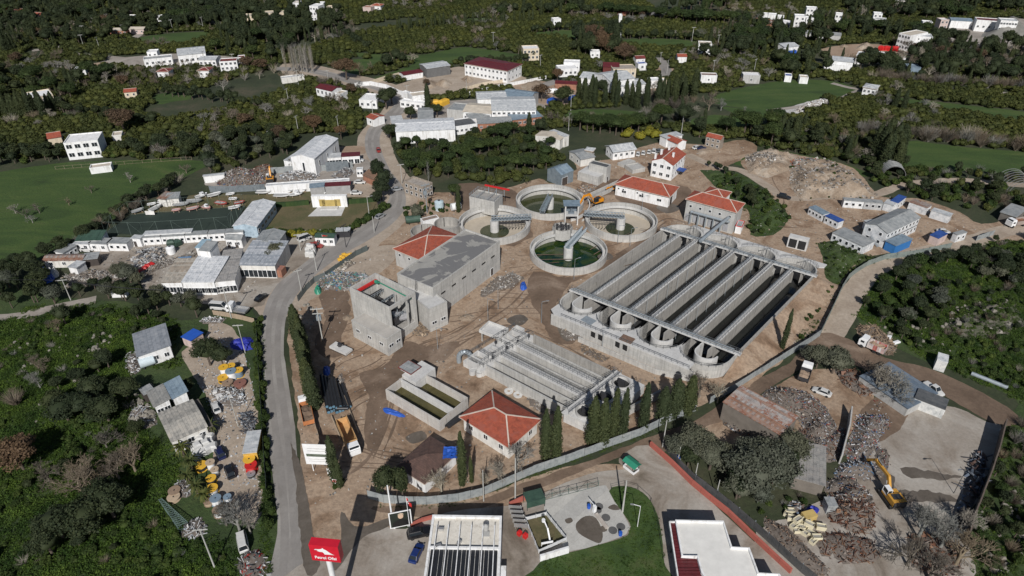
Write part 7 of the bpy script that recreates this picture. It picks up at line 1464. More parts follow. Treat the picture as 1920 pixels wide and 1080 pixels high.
tarp([(718,766),(728,765),(745,770),(760,780),(752,783),(735,778),(722,774)],'crumpled blue tarpaulin on the earth below the sludge basin')
tarp([(976,532),(984,530),(988,540),(980,545),(975,541)],'small blue tarpaulin heap right of the concrete hall',None,.7);tarp([(606,690),(618,688),(618,702),(608,704)],'blue tarpaulin in the shade of the cypresses',None,.6)
tarp([(70,512),(85,508),(104,516),(98,528),(82,530)],'blue tarpaulin tent at the far left of the yard',None,1.4);tarp([(92,510),(108,508),(110,518),(98,522)],'pale tarpaulin beside the blue tent',SACK,1.2)
tarp([(1514,952),(1526,948),(1536,955),(1528,965),(1516,962)],'dark blue tarpaulin between tubs and grass',paint('deep_blue',(.02,.03,.3),.6),.4);tarp([(670,520),(690,515),(695,528),(672,532)],'blue and silver sheet by the open shell',CHROME,.7);tarp([(433,640),(470,632),(474,655),(436,656)],'dark blue sheet beside the yard fence',paint('deep_blue',(.02,.04,.25),.6),.6)
tarp([(590,542),(602,540),(602,551),(592,552)],'teal green cover on a machine in the tree shade',GRNP,.9)
boxes('yellow_block','yellow formwork block in the heap behind the road fence','block',[(637,488),(643,484),(650,480),(657,478),(640,482),(647,489),(655,484),(661,480),(645,478)],YELP,(1.2,.9,.7),'yellow blocks')
boxes('yellow_container','yellow container beside the dark trees of the factory','container',[(813,196),(832,197)],YELP,(6,3,2.6),'yellow containers');boxes('blue_container','blue truck body in the builders yard','container',[(1035,193),(1074,188),(1108,180)],BLUEP,(5,2.6,2.6),'blue bodies',spin=.3)
boxes('red_machine','bright red farm machine in the row of the far machinery yard','machine',[(1650+i*5,94+i*.2) for i in range(7)],REDP,(3,2,2.4),'red machines')
boxes('red_machine','red tractor part beside the grey heap in the left yard','machine',[(266,512),(272,508),(278,504),(284,500)],REDP,(1.8,1.2,1.4),'red tractor parts');boxes('green_bin','dark green bin in the left yard','bin',[(352,452),(358,450),(366,449),(322,462),(334,460),(281,453)],GRNSH,(2.4,1.8,2.0),'green bins')
boxes('white_crate','white board crate at the edge of the brush','crate',[(1666,634),(1680,643)],WHP,(2.2,1.0,.5),'white boards')
# green kiosk, canopy, benches
c=P(1183,880);t=thing('green_kiosk','small attendant kiosk with bright green roof on the forecourt','kiosk',(c.x,c.y,0),R(-50));t.scale=(.75,.75,.85)
m=MB();m.wallpath([(-1.9,-1.1),(1.9,-1.1),(1.9,1.1),(-1.9,1.1)],.12,0,.9,close=True);m.build('low_wall',WHP,t);m=MB()
for a in (-1.8,1.8):
 for b in (-1,1):m.box(a-.06,b-.06,.9,a+.06,b+.06,2.4)
m.build('posts',DKSTEEL,t);m=MB();m.add([(-2.3,-1.5,2.4),(2.3,-1.5,2.4),(2.3,0,2.9),(-2.3,0,2.9),(-2.3,1.5,2.4),(2.3,1.5,2.4)],[(0,1,2,3),(3,2,5,4)]);m.build('roof',GRNP,t);clear(circle(c,3,8))
c=P(1001,945);t=thing('green_canopy','green sheet canopy over bins at the corner of the pad','canopy',(c.x,c.y,0),R(18));m=MB();m.box(-1.9,-1.3,2.5,1.9,1.3,2.6);m.box(-1.9,-1.3,.9,1.9,-1.2,2.5);m.build('roof',GRNSH,t);m=MB()
for a in (-1.8,1.8):m.box(a-.06,1.1,0,a+.06,1.22,2.5);m.box(a-.06,-1.25,0,a+.06,-1.15,2.5)
m.build('posts',DKSTEEL,t);m=MB();m.box(.2,-.6,.0,1.4,.4,1.2);m.build('blue_bin',BLUEP,t)
t=thing('wash_stand','white jet wash stand with hose beam on the concrete pad','wash stand',(*P(1114,960),0),R(-62));m=MB();m.box(-.3,-.3,0,.3,.3,1.8);m.box(-1.8,-.06,1.7,.4,.06,1.85);m.build('stand',WHP,t);m=MB();m.box(.6,-.35,0,4.4,.35,.35);m.build('mat_box',plain('beige_box',(.4,.36,.32),.8),t)
for i in range(5):c=P(966+i*2.6,958+i*8.5);m=MB();m.obox(c.x,c.y,.5,1.6,2.6,.08,R(-5));m.obox(c.x-1,c.y,0,1.7,.08,.1,0);m.obox(c.x+1,c.y,0,1.7,.08,.1,0);[m.obox(c.x+k,c.y-.05,.5,1.62,.1,.1,0) for k in (-.6,-.2,.2,.6)];tag(m.build('gas_rack',CHROME),'pale steel bottle rack in the row left of the fenced garden','rack','bottle racks')
boxes('display_stand','small red stand left of the fenced garden, apart from its twin','stand',[(974,1003)],REDP,(.8,.7,1.1),None);boxes('display_stand','small red stand touching the fence of the fenced garden','stand',[(985,1008)],REDP,(.8,.7,1.1),None)
# portrait board, flags, billboard, road signs
def board(px,w,h,z0,yaw,label,name,draw,cat='billboard',thick=.18,posts=(-.3,.3)):
 c=P(*px);t=thing(name,label,cat,(c.x,c.y,0),yaw);m=MB()
 for k in posts:m.box(k*w-.08,.02,0,k*w+.08,.18,z0+h*.5)
 m.build('post',WHP,t);m=MB();m.box(-w/2,-thick/2,z0,w/2,.0,z0+h);m.build('panel',WHP,t)
 for nm,pts,mt,dd in draw:
  vs=[Vector((x*w/2,y*h/2,0)) for x,y in pts];tr=geometry.tessellate_polygon([vs]);m=MB();m.add([(v.x,-thick/2-.012*dd,z0+h/2+v.y) for v in vs],[(a,b,c_) if (vs[b]-vs[a]).to_2d().cross((vs[c_]-vs[a]).to_2d())>0 else (a,c_,b) for a,b,c_ in tr]);m.build(nm,mt,t)
 return t
sq=lambda a,b,c,d:[(a,b),(c,b),(c,d),(a,d)]
ell=lambda cx,cy,rx,ry:[(cx+rx*math.cos(k*math.pi/8),cy+ry*math.sin(k*math.pi/8)) for k in range(16)]
board((753,990),4.2,4.4,.5,R(14),'white framed board with a dark portrait bust beside the flag','portrait_board',[('dark_ground',sq(-.9,-.9,.9,.9),plain('dark_green_black',(.015,.022,.016),.5),1),('suit',[(-.75,-.88),(-.7,-.35),(-.4,-.1),(.1,0),(.5,-.15),(.78,-.45),(.8,-.88)],plain('suit_black',(.006,.006,.007),.5),2),('face',ell(.05,.38,.24,.3),plain('portrait_skin',(.5,.36,.26),.6),3),('hair',[(-.2,.5),(-.15,.75),(.1,.82),(.3,.72),(.33,.5),(.25,.6),(0,.64)],plain('portrait_hair',(.4,.33,.25),.6),4)])
GRP=plain('billboard_picture',(.10,.12,.09),.7,0,.5,2)
board((603,884),5.6,5.8,2.2,R(-3),'large white information billboard with green landscape picture beside the road','billboard',[('picture_strip',sq(-.85,-.22,.9,.05),GRP,1),('heading_line',sq(-.7,.55,.75,.6),GREYR,1),('heading_line',sq(-.7,.32,.75,.37),GREYR,1),('text_line',sq(-.75,-.5,.8,-.46),GREYR,1),('text_line',sq(-.75,-.7,.8,-.66),GREYR,1)])
board((624,900),2.0,1.6,1.4,R(-25),'small white notice board leaning beside the big billboard','notice_board',[('text_line',sq(-.6,.3,.6,.4),GREYR,1)],'notice board')
board((630,914),1.0,.9,1.5,R(-8),'red and white road sign with arrow at the junction','road_sign',[('red_field',ell(0,0,.95,.95),REDP,1),('white_arrow',[(-.6,0),(0,.5),(0,.18),(.6,.18),(.6,-.18),(0,-.18),(0,-.5)],WHP,2)],'road sign',.08,(0,))
def flag(px,h,label,mat,big=1.6,yaw=0,star=True):
 c=P(*px);t=thing('flagpole',label,'flag',(c.x,c.y,0),yaw);m=MB();m.cyl(0,0,0,h,.08,.05,8);m.build('pole',WHP,t)
 m=MB();vs=[]
 for i in range(7):
  for j in range(2):vs.append((.05+big*i/6,.12*math.sin(i*1.3),h-.3-j*big*.7-.06*i))
 m.add(vs,[(i*2,i*2+1,i*2+3,i*2+2) for i in range(6)]+[(i*2,i*2+2,i*2+3,i*2+1) for i in range(0)]);m.build('cloth',mat,t)
 if star:m=MB();m.ring(0,0,-.02,.02,.2,.3,14,0,R(50),R(310));o=m.build('crescent',WHP,t,(big*.45,-.14,h-.35-big*.38));o.rotation_euler=(R(90),0,0);m=MB();st=[];[st.append(((.12 if k%2==0 else .05)*math.cos(k*math.pi/5),(.12 if k%2==0 else .05)*math.sin(k*math.pi/5))) for k in range(10)];m.prism(st,-.02,.02);o=m.build('star',WHP,t,(big*.45+.3,-.14,h-.35-big*.38));o.rotation_euler=(R(90),0,0)
flag((769,993),9.5,'thin white flagpole with red flag bearing a white crescent and star',REDP,1.5,R(-50))
flag((607,460),4.0,'small red flag hanging beside the red pick-up',REDP,2.0,R(10))
# poles and lamps
def pole(px,h,label,kind='utility',yaw=0,r=.14,mat=None,cat='utility pole',grp=None):
 c=P(*px);t=thing('street_lamp' if kind=='lamp' else 'utility_pole',label,cat if kind !='lamp' else 'street lamp',(c.x,c.y,0),yaw,grp);mt=mat or plain('pole_concrete',(.38,.38,.36),.9)
 m=MB();m.cyl(0,0,0,h,r,r*.65,8);m.build('shaft',mt,t)
 if kind=='utility':m=MB();m.bar((-1.3,0,h-.2),(1.3,0,h-.2),.16,.2);m.build('crossarm',mt,t);m=MB();[m.cyl(x,0,h-.1,h+.25,.07,n=6) for x in (-1.2,-.5,.5,1.2)];m.build('insulators',DKSTEEL,t)
 elif kind=='lamp':m=MB();m.bar((0,0,h),(1.3,0,h+.25),.09);m.build('arm',mt,t);m=MB();m.box(1.2,-.14,h+.15,1.9,.14,h+.28);m.build('lamp_head',CHROME,t)
 elif kind=='transformer':m=MB();m.bar((-1.6,0,h-.2),(1.6,0,h-.2),.18,.22);m.bar((-1.3,0,h-1.6),(1.3,0,h-1.6),.16,.2);m.build('crossarm',mt,t);m=MB();m.box(-.6,.2,h-4,.6,1.1,h-2.7);[m.cyl(x,0,h-.1,h+.3,.09,n=6) for x in (-1.4,0,1.4)];m.build('transformer',STEEL,t)
 return t
pole((605,638),10.2,'pale steel pole with cross arm beside the cypress row','transformer',R(8),.17)
pole((1133,812),10.5-3,'pale concrete pole standing in the hoarding below the big basin','plain',0,.17)
pole((133,563),7,'leaning concrete pole at the left side track','utility',R(10));pole((434,597),10,'concrete pole at the board fence of the yard','utility',R(35),.15);pole((460,662),9,'thin concrete pole inside the yard fence','utility',R(5),.12)
pole((403,1065),11,'bare white concrete pole in the bottom left scrub','utility',R(5),.16);pole((447,800),9,'thin leaning pole behind the patchwork roof','plain',0,.1)
pole((754,345),8,'pole on the verge above the block ruin','utility',R(20));pole((693,409),8,'lamp pole at the park hedge','lamp',R(20));pole((702,436),6,'thin pole at the road edge opposite the small tanks','plain');pole((649,464),8,'dark pole between road and fence','utility',R(60),.12,DKSTEEL);pole((594,508),8,'pale pole by the road fence','utility',R(60));pole((565,545),7,'pale pole at the bend by the work site','utility',R(30));pole((564,470),6,'pale pole near the red pick-up','utility',R(15));pole((801,400),11,'dark lattice like pole at the block ruin','transformer',R(30),.16,STEEL)
pole((966,938),12,'tall pale pole left of the green canopy','plain',0,.16);pole((907,940),9,'grey pole in the dirt track left of the filling station','plain',0,.12);pole((1167,960),9,'thick grey pole at the lawn corner','plain',0,.2);pole((1195,988),6,'white lamp post on the corner lawn','lamp',R(170),.07,WHP);pole((738,990),12,'thick white mast beside the portrait board','plain',0,.2,WHP);pole((1242,838),8,'pale pole at the corner of the dark fence','plain',0,.14)
pole((1270,870),5,'pale post in the dark fence, upper','plain',0,.12);pole((1302,900),5,'pale post in the dark fence, middle','plain',0,.12);pole((1342,932),5,'pale post in the dark fence, lower','plain',0,.12)
pole((1788,925),7,'thin lamp post on the right concrete yard','lamp',R(190),.07,DKSTEEL)
for a,h in (((821,655),7),((915,600),7),((1015,606),7),((1129,656),7),((1076,524),7),((1202,402),7),((934,580),7),((1158,456),6.5),((1181,462),6.5),((1289,430),6)):pole(a,h,'thin grey lamp post standing in the construction yard','lamp',R(rng.uniform(-30,30)),.07,STEEL,'lamp','yard lamp posts')
for a in ((1277,252),(1070,208),(1013,130),(1237,125),(1336,140),(1413,138),(1066,245),(875,178),(765,190),(560,160),(532,118),(617,160),(542,196),(560,250),(636,250),(440,128),(386,123),(188,95),(158,90),(235,70),(160,72),(325,60),(382,55),(1250,140),(1297,78),(1345,90),(925,85),(700,222),(1298,75)):pole(a,8,'small distant pole standing among the far trees and fields','utility',R(rng.uniform(0,90)),.14,None,'utility pole','distant poles')
# fallen lattice mast
t=thing('lattice_mast','fallen green steel lattice mast lying in the scrub at bottom left','lattice mast');a=P3(301,938,.3);b=P3(346,992,.3);d=(b-a).normalized();n=Vector((-d.y,d.x,0));L=(b-a).length;m=MB()
GM=plain('green_grey_mast',(.14,.2,.18),.6)
for s1 in (-1,1):
 for z in (0,1.2):m.bar(a+n*s1*.25+Vector((0,0,z*.4)),b+n*s1*.9+Vector((0,0,z)),.09)
m.build('rail',GM,t);m=MB();k=16
for i in range(k):
 for s1 in (-1,1):
  w0,w1=.25+.65*i/k,.25+.65*(i+1)/k;p0=a+d*L*i/k;p1=a+d*L*(i+1)/k;h0,h1=.48+.72*i/k,.48+.72*(i+1)/k
  m.bar(p0+n*s1*w0,p1-n*s1*w1,.05);m.bar(p0+n*s1*w0+Vector((0,0,h0)),p1-n*s1*w1+Vector((0,0,h1)),.05);m.bar(p0+n*s1*w0,p1+n*s1*w1+Vector((0,0,h1)),.05)
m.build('bracing',GM,t)
# overhead wires at the left
m=MB()
for dx in (-1,0,1):
 p,q=Vector((*P(133,563),6.8))+Vector((dx,0,0)),Vector((*P(-120,560),6.8))+Vector((dx,0,0));m.bar(p,q,.05)
 p,q=Vector((*P(133,563),6.8))+Vector((dx,0,0)),Vector((*P(434,597),9.8))+Vector((dx,0,0));pr=p
 for i in range(1,9):s_=p.lerp(q,i/8)-Vector((0,0,1.6*4*(i/8)*(1-i/8)));m.bar(pr,s_,.04);pr=s_
tag(m.build('overhead_wires',DKSTEEL),'thin overhead wires strung between the left poles','wires')
# SCRAP HEAPS
PMIX=palette('mixed_scrap',[(.42,.42,.42),(.12,.07,.05),(.2,.11,.07),(.08,.08,.085),(.30,.28,.26),(.5,.5,.51),(.05,.05,.055),(.16,.09,.06),(.22,.05,.04),(.07,.11,.2),(.22,.19,.16),(.35,.31,.26),(.14,.12,.10),(.18,.13,.09),(.26,.24,.22),(.10,.08,.07)])
PWHITE=palette('pale_scrap',[(.6,.6,.61),(.45,.46,.47),(.3,.3,.3),(.7,.7,.7),(.15,.15,.16),(.35,.4,.45),(.5,.5,.5),(.08,.08,.08)])
PRUST=palette('rusty_scrap',[(.12,.05,.03),(.18,.08,.045),(.08,.04,.03),(.22,.12,.07),(.06,.05,.045),(.3,.25,.22),(.10,.045,.03),(.16,.10,.07)])
PCHIP=palette('brown_shavings',[(.16,.11,.08),(.24,.17,.12),(.10,.07,.055),(.32,.24,.18),(.14,.10,.08),(.2,.12,.08)])
PGREY=palette('grey_rubble',[(.3,.28,.26),(.4,.38,.35),(.22,.2,.18),(.5,.48,.45),(.3,.24,.18),(.15,.14,.13)])
PBLUE=palette('blue_silver_scrap',[(.4,.45,.5),(.15,.2,.28),(.55,.57,.6),(.08,.1,.13),(.25,.27,.3),(.1,.25,.45),(.6,.6,.6),(.2,.13,.1)])
PWOOD=palette('brushwood',[(.3,.22,.15),(.22,.16,.11),(.38,.29,.2),(.15,.11,.08)])
def heap(label,px,hgt,mat,dens=2.2,sz=(.18,.7),flatk=.7,base=None,long=.3,name='scrap_heap',cat='scrap heap',seed=0):
 o,vs=mound(name,px,hgt,base or plain('heap_core',(.13,.11,.095),.95,0,.4,2),50+seed,.8,.25,flatk,False)
 tag(o,label,cat);clear([P(*p) for p in px])
 vs=[v for v in vs if v[2]>0];m=MB();n=int(len(vs)*1.15*dens)
 for i in range(min(n,12000)):
  v=random.choice(vs);x,y,z=v[0]+rng.uniform(-.4,.4),v[1]+rng.uniform(-.4,.4),v[2]+rng.uniform(0,.15);s=rng.uniform(*sz)*rng.uniform(.4,1)
  if rng.random()<long:a=rng.uniform(0,6.28);b=rng.uniform(-.35,.35);d=Vector((math.cos(a),math.sin(a),b))*s*1.3;m.bar(Vector((x,y,z))-d,Vector((x,y,z))+d,.09,.09+.1*rng.random())
  else:
   q=[Vector(rng.normal(0,1,3)) for _ in range(2)];q0=q[0].normalized();q1=q[0].cross(q[1]).normalized();q0*=s*.5;q1*=s*.35*rng.uniform(.5,1.2);c=Vector((x,y,z));nn=q0.cross(q1).normalized()*s*.18
   m.add([c-q0-q1,c+q0-q1,c+q0+q1,c-q0+q1,c-q0*.7-q1*.7+nn,c+q0*.7-q1*.8+nn,c+q0*.8+q1*.7+nn,c-q0*.7+q1*.7+nn],[(0,1,5,4),(1,2,6,5),(2,3,7,6),(3,0,4,7),(4,5,6,7),(3,2,1,0)])
 stuff(m.build('loose_pieces',mat,o))
heap('great heap of mixed metal scrap behind the rust streaked shed roof',[(1425,740),(1445,724),(1480,726),(1520,738),(1550,765),(1572,800),(1565,830),(1545,840),(1505,820),(1500,790),(1460,770)],3.2,PMIX,5.0,(.15,.6),seed=1)
heap('heap of pale and coloured metal scrap beside the concrete divider wall',[(1603,785),(1620,775),(1660,778),(1672,795),(1655,815),(1640,850),(1620,870),(1585,860),(1592,820)],2.8,palette('bright_scrap',[(.5,.51,.53),(.3,.32,.35),(.58,.58,.59),(.1,.1,.11),(.10,.18,.33),(.36,.36,.36),(.28,.06,.05),(.2,.12,.08),(.42,.42,.42),(.16,.13,.11),(.24,.22,.2),(.07,.06,.06)]),5.0,(.15,.6),seed=2)
heap('silver blue heap of cans and metal where the excavator grabs',[(1575,868),(1600,862),(1640,868),(1645,885),(1628,905),(1600,895),(1570,900),(1560,890)],2.0,PBLUE,4.5,(.15,.55),seed=3)
heap('heap of mixed scrap with white and red pieces below the silver heap',[(1548,905),(1575,892),(1600,898),(1620,915),(1600,930),(1570,928),(1545,920)],1.6,PMIX,2.6,seed=4)
heap('wide dark rusty heap of wire left of the excavator',[(1555,935),(1590,920),(1625,925),(1640,950),(1640,985),(1610,1005),(1580,990),(1550,970),(1540,950)],2.2,PRUST,3.0,(.3,1.3),long=.65,seed=5)
heap('brown heap of shavings along the dark sheet fence',[(1425,968),(1450,975),(1480,990),(1510,1020),(1540,1050),(1560,1075),(1540,1085),(1500,1065),(1470,1035),(1440,1005)],1.8,PCHIP,4.0,(.12,.45),.6,long=.2,seed=6)
heap('grey black pile of small engines behind the cream tubs',[(1474,945),(1490,938),(1508,948),(1510,962),(1490,968),(1476,960)],1.3,PBLUE,3,(.2,.7),seed=7)
heap('dark brown scrap heap at the left end of the scrap yard',[(398,338),(420,326),(455,318),(490,324),(510,335),(505,345),(460,350),(410,348)],3.4,PMIX,2.4,(.4,1.4),seed=8)
heap('long pile of grey metal scrap in the middle of the scrap yard',[(524,330),(545,322),(575,322),(600,328),(590,338),(550,342),(528,338)],2.4,PWHITE,2.4,(.4,1.4),seed=9)
heap('pile of grey wheels and metal at the right end of the scrap yard',[(622,330),(640,316),(660,314),(664,325),(650,336),(626,336)],2.6,palette('grey_scrap',[(.25,.26,.27),(.4,.41,.42),(.1,.1,.11),(.5,.5,.5),(.15,.15,.16)]),2.6,(.3,1.2),seed=10)
heap('orange brown heap below the large tree at the scrap yard corner',[(470,318),(500,308),(518,318),(512,332),(490,330)],2.4,PRUST,2.4,(.4,1.2),seed=11)
heap('messy pile of mixed building material left of the open concrete shell',[(592,520),(620,510),(660,512),(690,516),(694,532),(660,545),(630,545),(600,540)],1.0,palette('site_mess',[(.4,.42,.44),(.3,.25,.2),(.1,.18,.3),(.55,.55,.55),(.2,.2,.2),(.4,.34,.27),(.06,.25,.22)]),2.2,(.4,1.4),long=.5,seed=12)
heap('grey stony rubble on top of the far earth mound',[(1395,298),(1420,286),(1450,287),(1470,300),(1450,320),(1415,318)],1.8,PGREY,2.0,(.4,1.6),long=.1,name='rubble_heap',cat='rubble',seed=13)
heap('orange pipes and white rubbish on the crest of the earth mound',[(1480,302),(1510,297),(1540,302),(1540,316),(1500,320),(1482,316)],1.4,palette('orange_rubbish',[(.4,.12,.05),(.5,.48,.45),(.3,.1,.05),(.12,.2,.2),(.35,.3,.25)]),1.8,(.4,1.5),long=.5,name='rubble_heap',cat='rubble',seed=14)
heap('pale rubble of a demolished house by the orchard',[(1490,208),(1510,196),(1540,187),(1558,190),(1550,200),(1510,214)],1.2,palette('white_rubble',[(.6,.59,.57),(.45,.42,.38),(.35,.3,.26),(.7,.7,.7)]),1.5,(.6,2.2),long=.2,name='rubble_heap',cat='rubble',seed=15)
heap('brown brushwood heap behind the small lorry at the bend',[(1605,615),(1640,608),(1665,635),(1682,655),(1665,668),(1640,650),(1612,635)],1.2,PWOOD,3.5,(.4,1.2),long=.8,name='brushwood_heap',cat='brushwood',seed=16)
heap('tangle of pale rubbish along the left yard wall',[(360,470),(345,480),(300,490),(265,500),(255,515),(270,520),(300,505),(345,492),(370,480)],.9,PGREY,2.4,(.3,1.3),long=.5,seed=17)
heap('grey clutter of sheets and frames in the middle of the left yard',[(245,487),(262,470),(300,466),(315,472),(305,490),(280,500),(255,500)],1.8,palette('grey_sheets',[(.3,.31,.32),(.4,.41,.42),(.2,.2,.2),(.1,.1,.11),(.35,.3,.25),(.5,.5,.5)]),2.6,(.6,2.2),long=.3,seed=18)
heap('field of broken grey planks in front of the rusty roofed house',[(110,525),(140,510),(180,508),(215,515),(240,525),(190,535),(130,540)],.8,PGREY,2.2,(.3,1.5),long=.7,seed=19)
heap('white and brown rubbish heap between the upper reels and the sacks',[(395,720),(410,728),(440,728),(460,735),(465,755),(440,765),(410,760),(398,740)],.9,PWHITE,3,(.25,.9),seed=20)
heap('rubbish along the wall of the grey roofed house',[(238,665),(252,660),(262,680),(262,698),(245,705),(235,690)],1.0,PWHITE,3,(.2,.9),seed=21)
heap('stony rubbish heap beside the patchwork roof',[(240,775),(262,758),(288,770),(295,795),(275,805),(250,795)],.8,PWHITE,2.4,(.2,1.0),seed=22)
heap('white rubbish and hoses at the foot of the palm',[(322,915),(340,900),(355,905),(358,930),(345,935)],.8,PWHITE,3,(.2,.8),seed=23)
heap('pile of planks and white rubbish below the fallen mast',[(345,985),(372,968),(385,985),(378,1005),(350,1015),(335,1005)],.7,PWHITE,2.6,(.2,1.2),long=.5,seed=24)
heap('scattered red and black machine parts by the road fence at bottom left',[(450,1040),(480,1030),(500,1045),(505,1085),(470,1095),(445,1070)],.8,palette('red_parts',[(.35,.03,.02),(.1,.1,.1),(.3,.3,.3),(.05,.05,.05),(.5,.5,.5)]),2.6,(.3,1.2),seed=25)
heap('black stacked pipes and grates beside the yard fence',[(452,775),(475,772),(480,800),(478,815),(455,812)],1.0,palette('dark_grates',[(.05,.05,.06),(.12,.14,.17),(.3,.32,.34),(.08,.08,.09)]),3,(.5,1.8),long=.8,seed=26)
heap('stones and pale debris at the foot of the railed basin',[(985,742),(1005,745),(1030,762),(1045,775),(1030,780),(1000,765)],.5,PGREY,2.6,(.3,1.0),name='rubble_heap',cat='rubble',seed=27)
heap('pale stones in front of the front deck of the long basin',[(1050,612),(1080,618),(1095,635),(1075,640),(1050,628)],.5,PGREY,2.6,(.2,.8),long=.1,name='rubble_heap',cat='rubble',seed=28)
heap('pale stones beside the pipe store',[(632,705),(640,700),(648,725),(650,745),(640,742)],.7,PGREY,2.6,(.3,1.0),long=.1,name='rubble_heap',cat='rubble',seed=29)
heap('bricks and boards behind the octagonal chamber',[(1080,355),(1100,345),(1120,352),(1105,362),(1085,364)],.6,palette('boards',[(.4,.3,.2),(.3,.16,.1),(.5,.45,.4),(.2,.2,.2)]),2.2,(.3,1.2),long=.5,seed=30)
heap('scrap under the rust streaked roof and along its front',[(1350,770),(1365,775),(1400,800),(1430,820),(1460,830),(1450,840),(1400,825),(1355,795)],1.0,PMIX,2.8,(.3,1.0),seed=31)
heap('dark mess of timber and metal in the shade of the olives',[(1560,690),(1600,695),(1640,715),(1650,735),(1620,745),(1580,720)],1.0,PRUST,2.4,(.3,1.3),long=.5,seed=32)
heap('scrap and rubbish under the bare trees at bottom right',[(1700,1005),(1760,1000),(1810,1030),(1800,1075),(1740,1085),(1700,1050)],.9,PRUST,1.8,(.3,1.4),long=.5,seed=33)
heap('crushed machines against the dark wall of the concrete yard',[(1822,850),(1850,855),(1845,900),(1825,950),(1800,1000),(1788,995),(1805,920)],1.3,palette('dark_blue_machines',[(.08,.09,.11),(.12,.15,.2),(.05,.05,.06),(.1,.06,.05),(.2,.22,.25)]),1.6,(.5,2.4),long=.2,seed=34)
heap('junk parts beside the board fence under the yard vehicles',[(372,600),(400,594),(425,598),(415,606),(385,608)],.6,PWHITE,2.8,(.3,1.3),long=.4,seed=35)
# loose rubble and stones dotted over bare ground
BLD=[q for q in CLEAR if len(q) in (4,24) or len(q)>100 and q is not None]
BLD=[q for q in BLD if (q[:,0].max()-q[:,0].min())<110]
def litter(name,px,n,mat,sz=(.12,.4),label=None):
 w=[P(*p) for p in px];xs=[p.x for p in w];ys=[p.y for p in w];poly=[(p.x,p.y) for p in w];m=MB();k=0;tries=0
 while k<n and tries<n*12:
  tries+=1;x,y=rng.uniform(min(xs),max(xs)),rng.uniform(min(ys),max(ys))
  if not pip((x,y),poly):continue
  if any(q[:,0].min()<x<q[:,0].max() and q[:,1].min()<y<q[:,1].max() and pip((x,y),q) for q in BLD):continue
  k+=1;s=rng.uniform(*sz)*rng.uniform(.5,1);a=rng.uniform(0,3.1);(m.obox(x,y,HT(x,y),HT(x,y)+s*.5,s,s*rng.uniform(.4,1),a) if sz[1]<1.5 else m.cyl(x,y,HT(x,y)-.1,HT(x,y)+s*.5,s*.6,s*rng.uniform(.2,.45),6))
 stuff(m.build(name,mat),label,'stones')
litter('loose_stones',yard,2200,PGREY,(.15,.55),'small loose stones scattered over the construction yard')
litter('loose_debris',[(1640,745),(1850,790),(1840,920),(1800,1080),(1450,1080),(1560,940),(1620,800)],700,PMIX,(.12,.5),'small scrap bits scattered over the concrete yard')
litter('loose_debris',[(400,600),(470,680),(490,860),(495,950),(405,900),(390,760),(360,700)],900,PWHITE,(.12,.5),'small pale rubbish scattered over the service yard')
litter('loose_debris',[(150,490),(260,456),(430,445),(500,560),(380,570),(260,520)],500,PGREY,(.15,.6),'small debris scattered over the left yard')
heap('broken boards and bars in front of the roofless shell',[(762,610),(790,602),(806,618),(800,632),(775,628)],.6,PWOOD,2.6,(.3,1.3),long=.7,seed=40)
heap('scattered bars and blocks beside the concrete hall',[(930,520),(960,512),(985,522),(960,540),(930,545),(905,560),(900,548)],.4,PGREY,2.0,(.2,1.0),long=.4,seed=41)
heap('formwork and bars on the front deck trench of the long basin',[(1085,640),(1100,650),(1140,672),(1130,680),(1090,660)],.5,PWOOD,2.0,(.2,1.1),long=.5,seed=42)
heap('mixed material along the inner side of the road fence',[(625,505),(655,488),(668,494),(640,512),(622,520)],.5,palette('slabs',[(.5,.47,.42),(.4,.36,.3),(.3,.26,.2),(.55,.5,.45)]),2.0,(.3,1.4),long=.2,seed=43)
heap('dirty scrap along the foot of the rust streaked shed',[(1500,800),(1530,830),(1545,850),(1520,860),(1500,840),(1490,815)],1.2,PRUST,3.5,(.2,.9),seed=44)
heap('low spread of trampled scrap between excavator and heaps',[(1640,835),(1665,845),(1670,870),(1650,905),(1640,880)],.5,PMIX,3,(.15,.6),seed=45)
litter('loose_stones',[(1480,305),(1530,300),(1570,308),(1610,335),(1650,372),(1600,376),(1540,372),(1500,378),(1480,350)],500,PGREY,(.3,1.2),'clods and stones strewn over the earth mound')
heap('tall brown and grey scrap heap left of the excavator, beside the tiny ribbed shed',[(1565,905),(1600,905),(1635,925),(1640,960),(1600,985),(1565,960),(1556,930)],3.0,PMIX,4,(.2,.9),long=.5,seed=46)
heap('scrap spilled round the back of the great mixed heap',[(1500,815),(1545,820),(1585,800),(1590,850),(1560,868),(1520,860)],1.4,PMIX,4,(.15,.7),seed=47)
heap('brown scrap strip between the bare trees and cream tubs',[(1520,1000),(1580,1000),(1640,1015),(1650,1050),(1590,1060),(1540,1040)],.7,PRUST,3,(.15,.8),long=.5,seed=48)
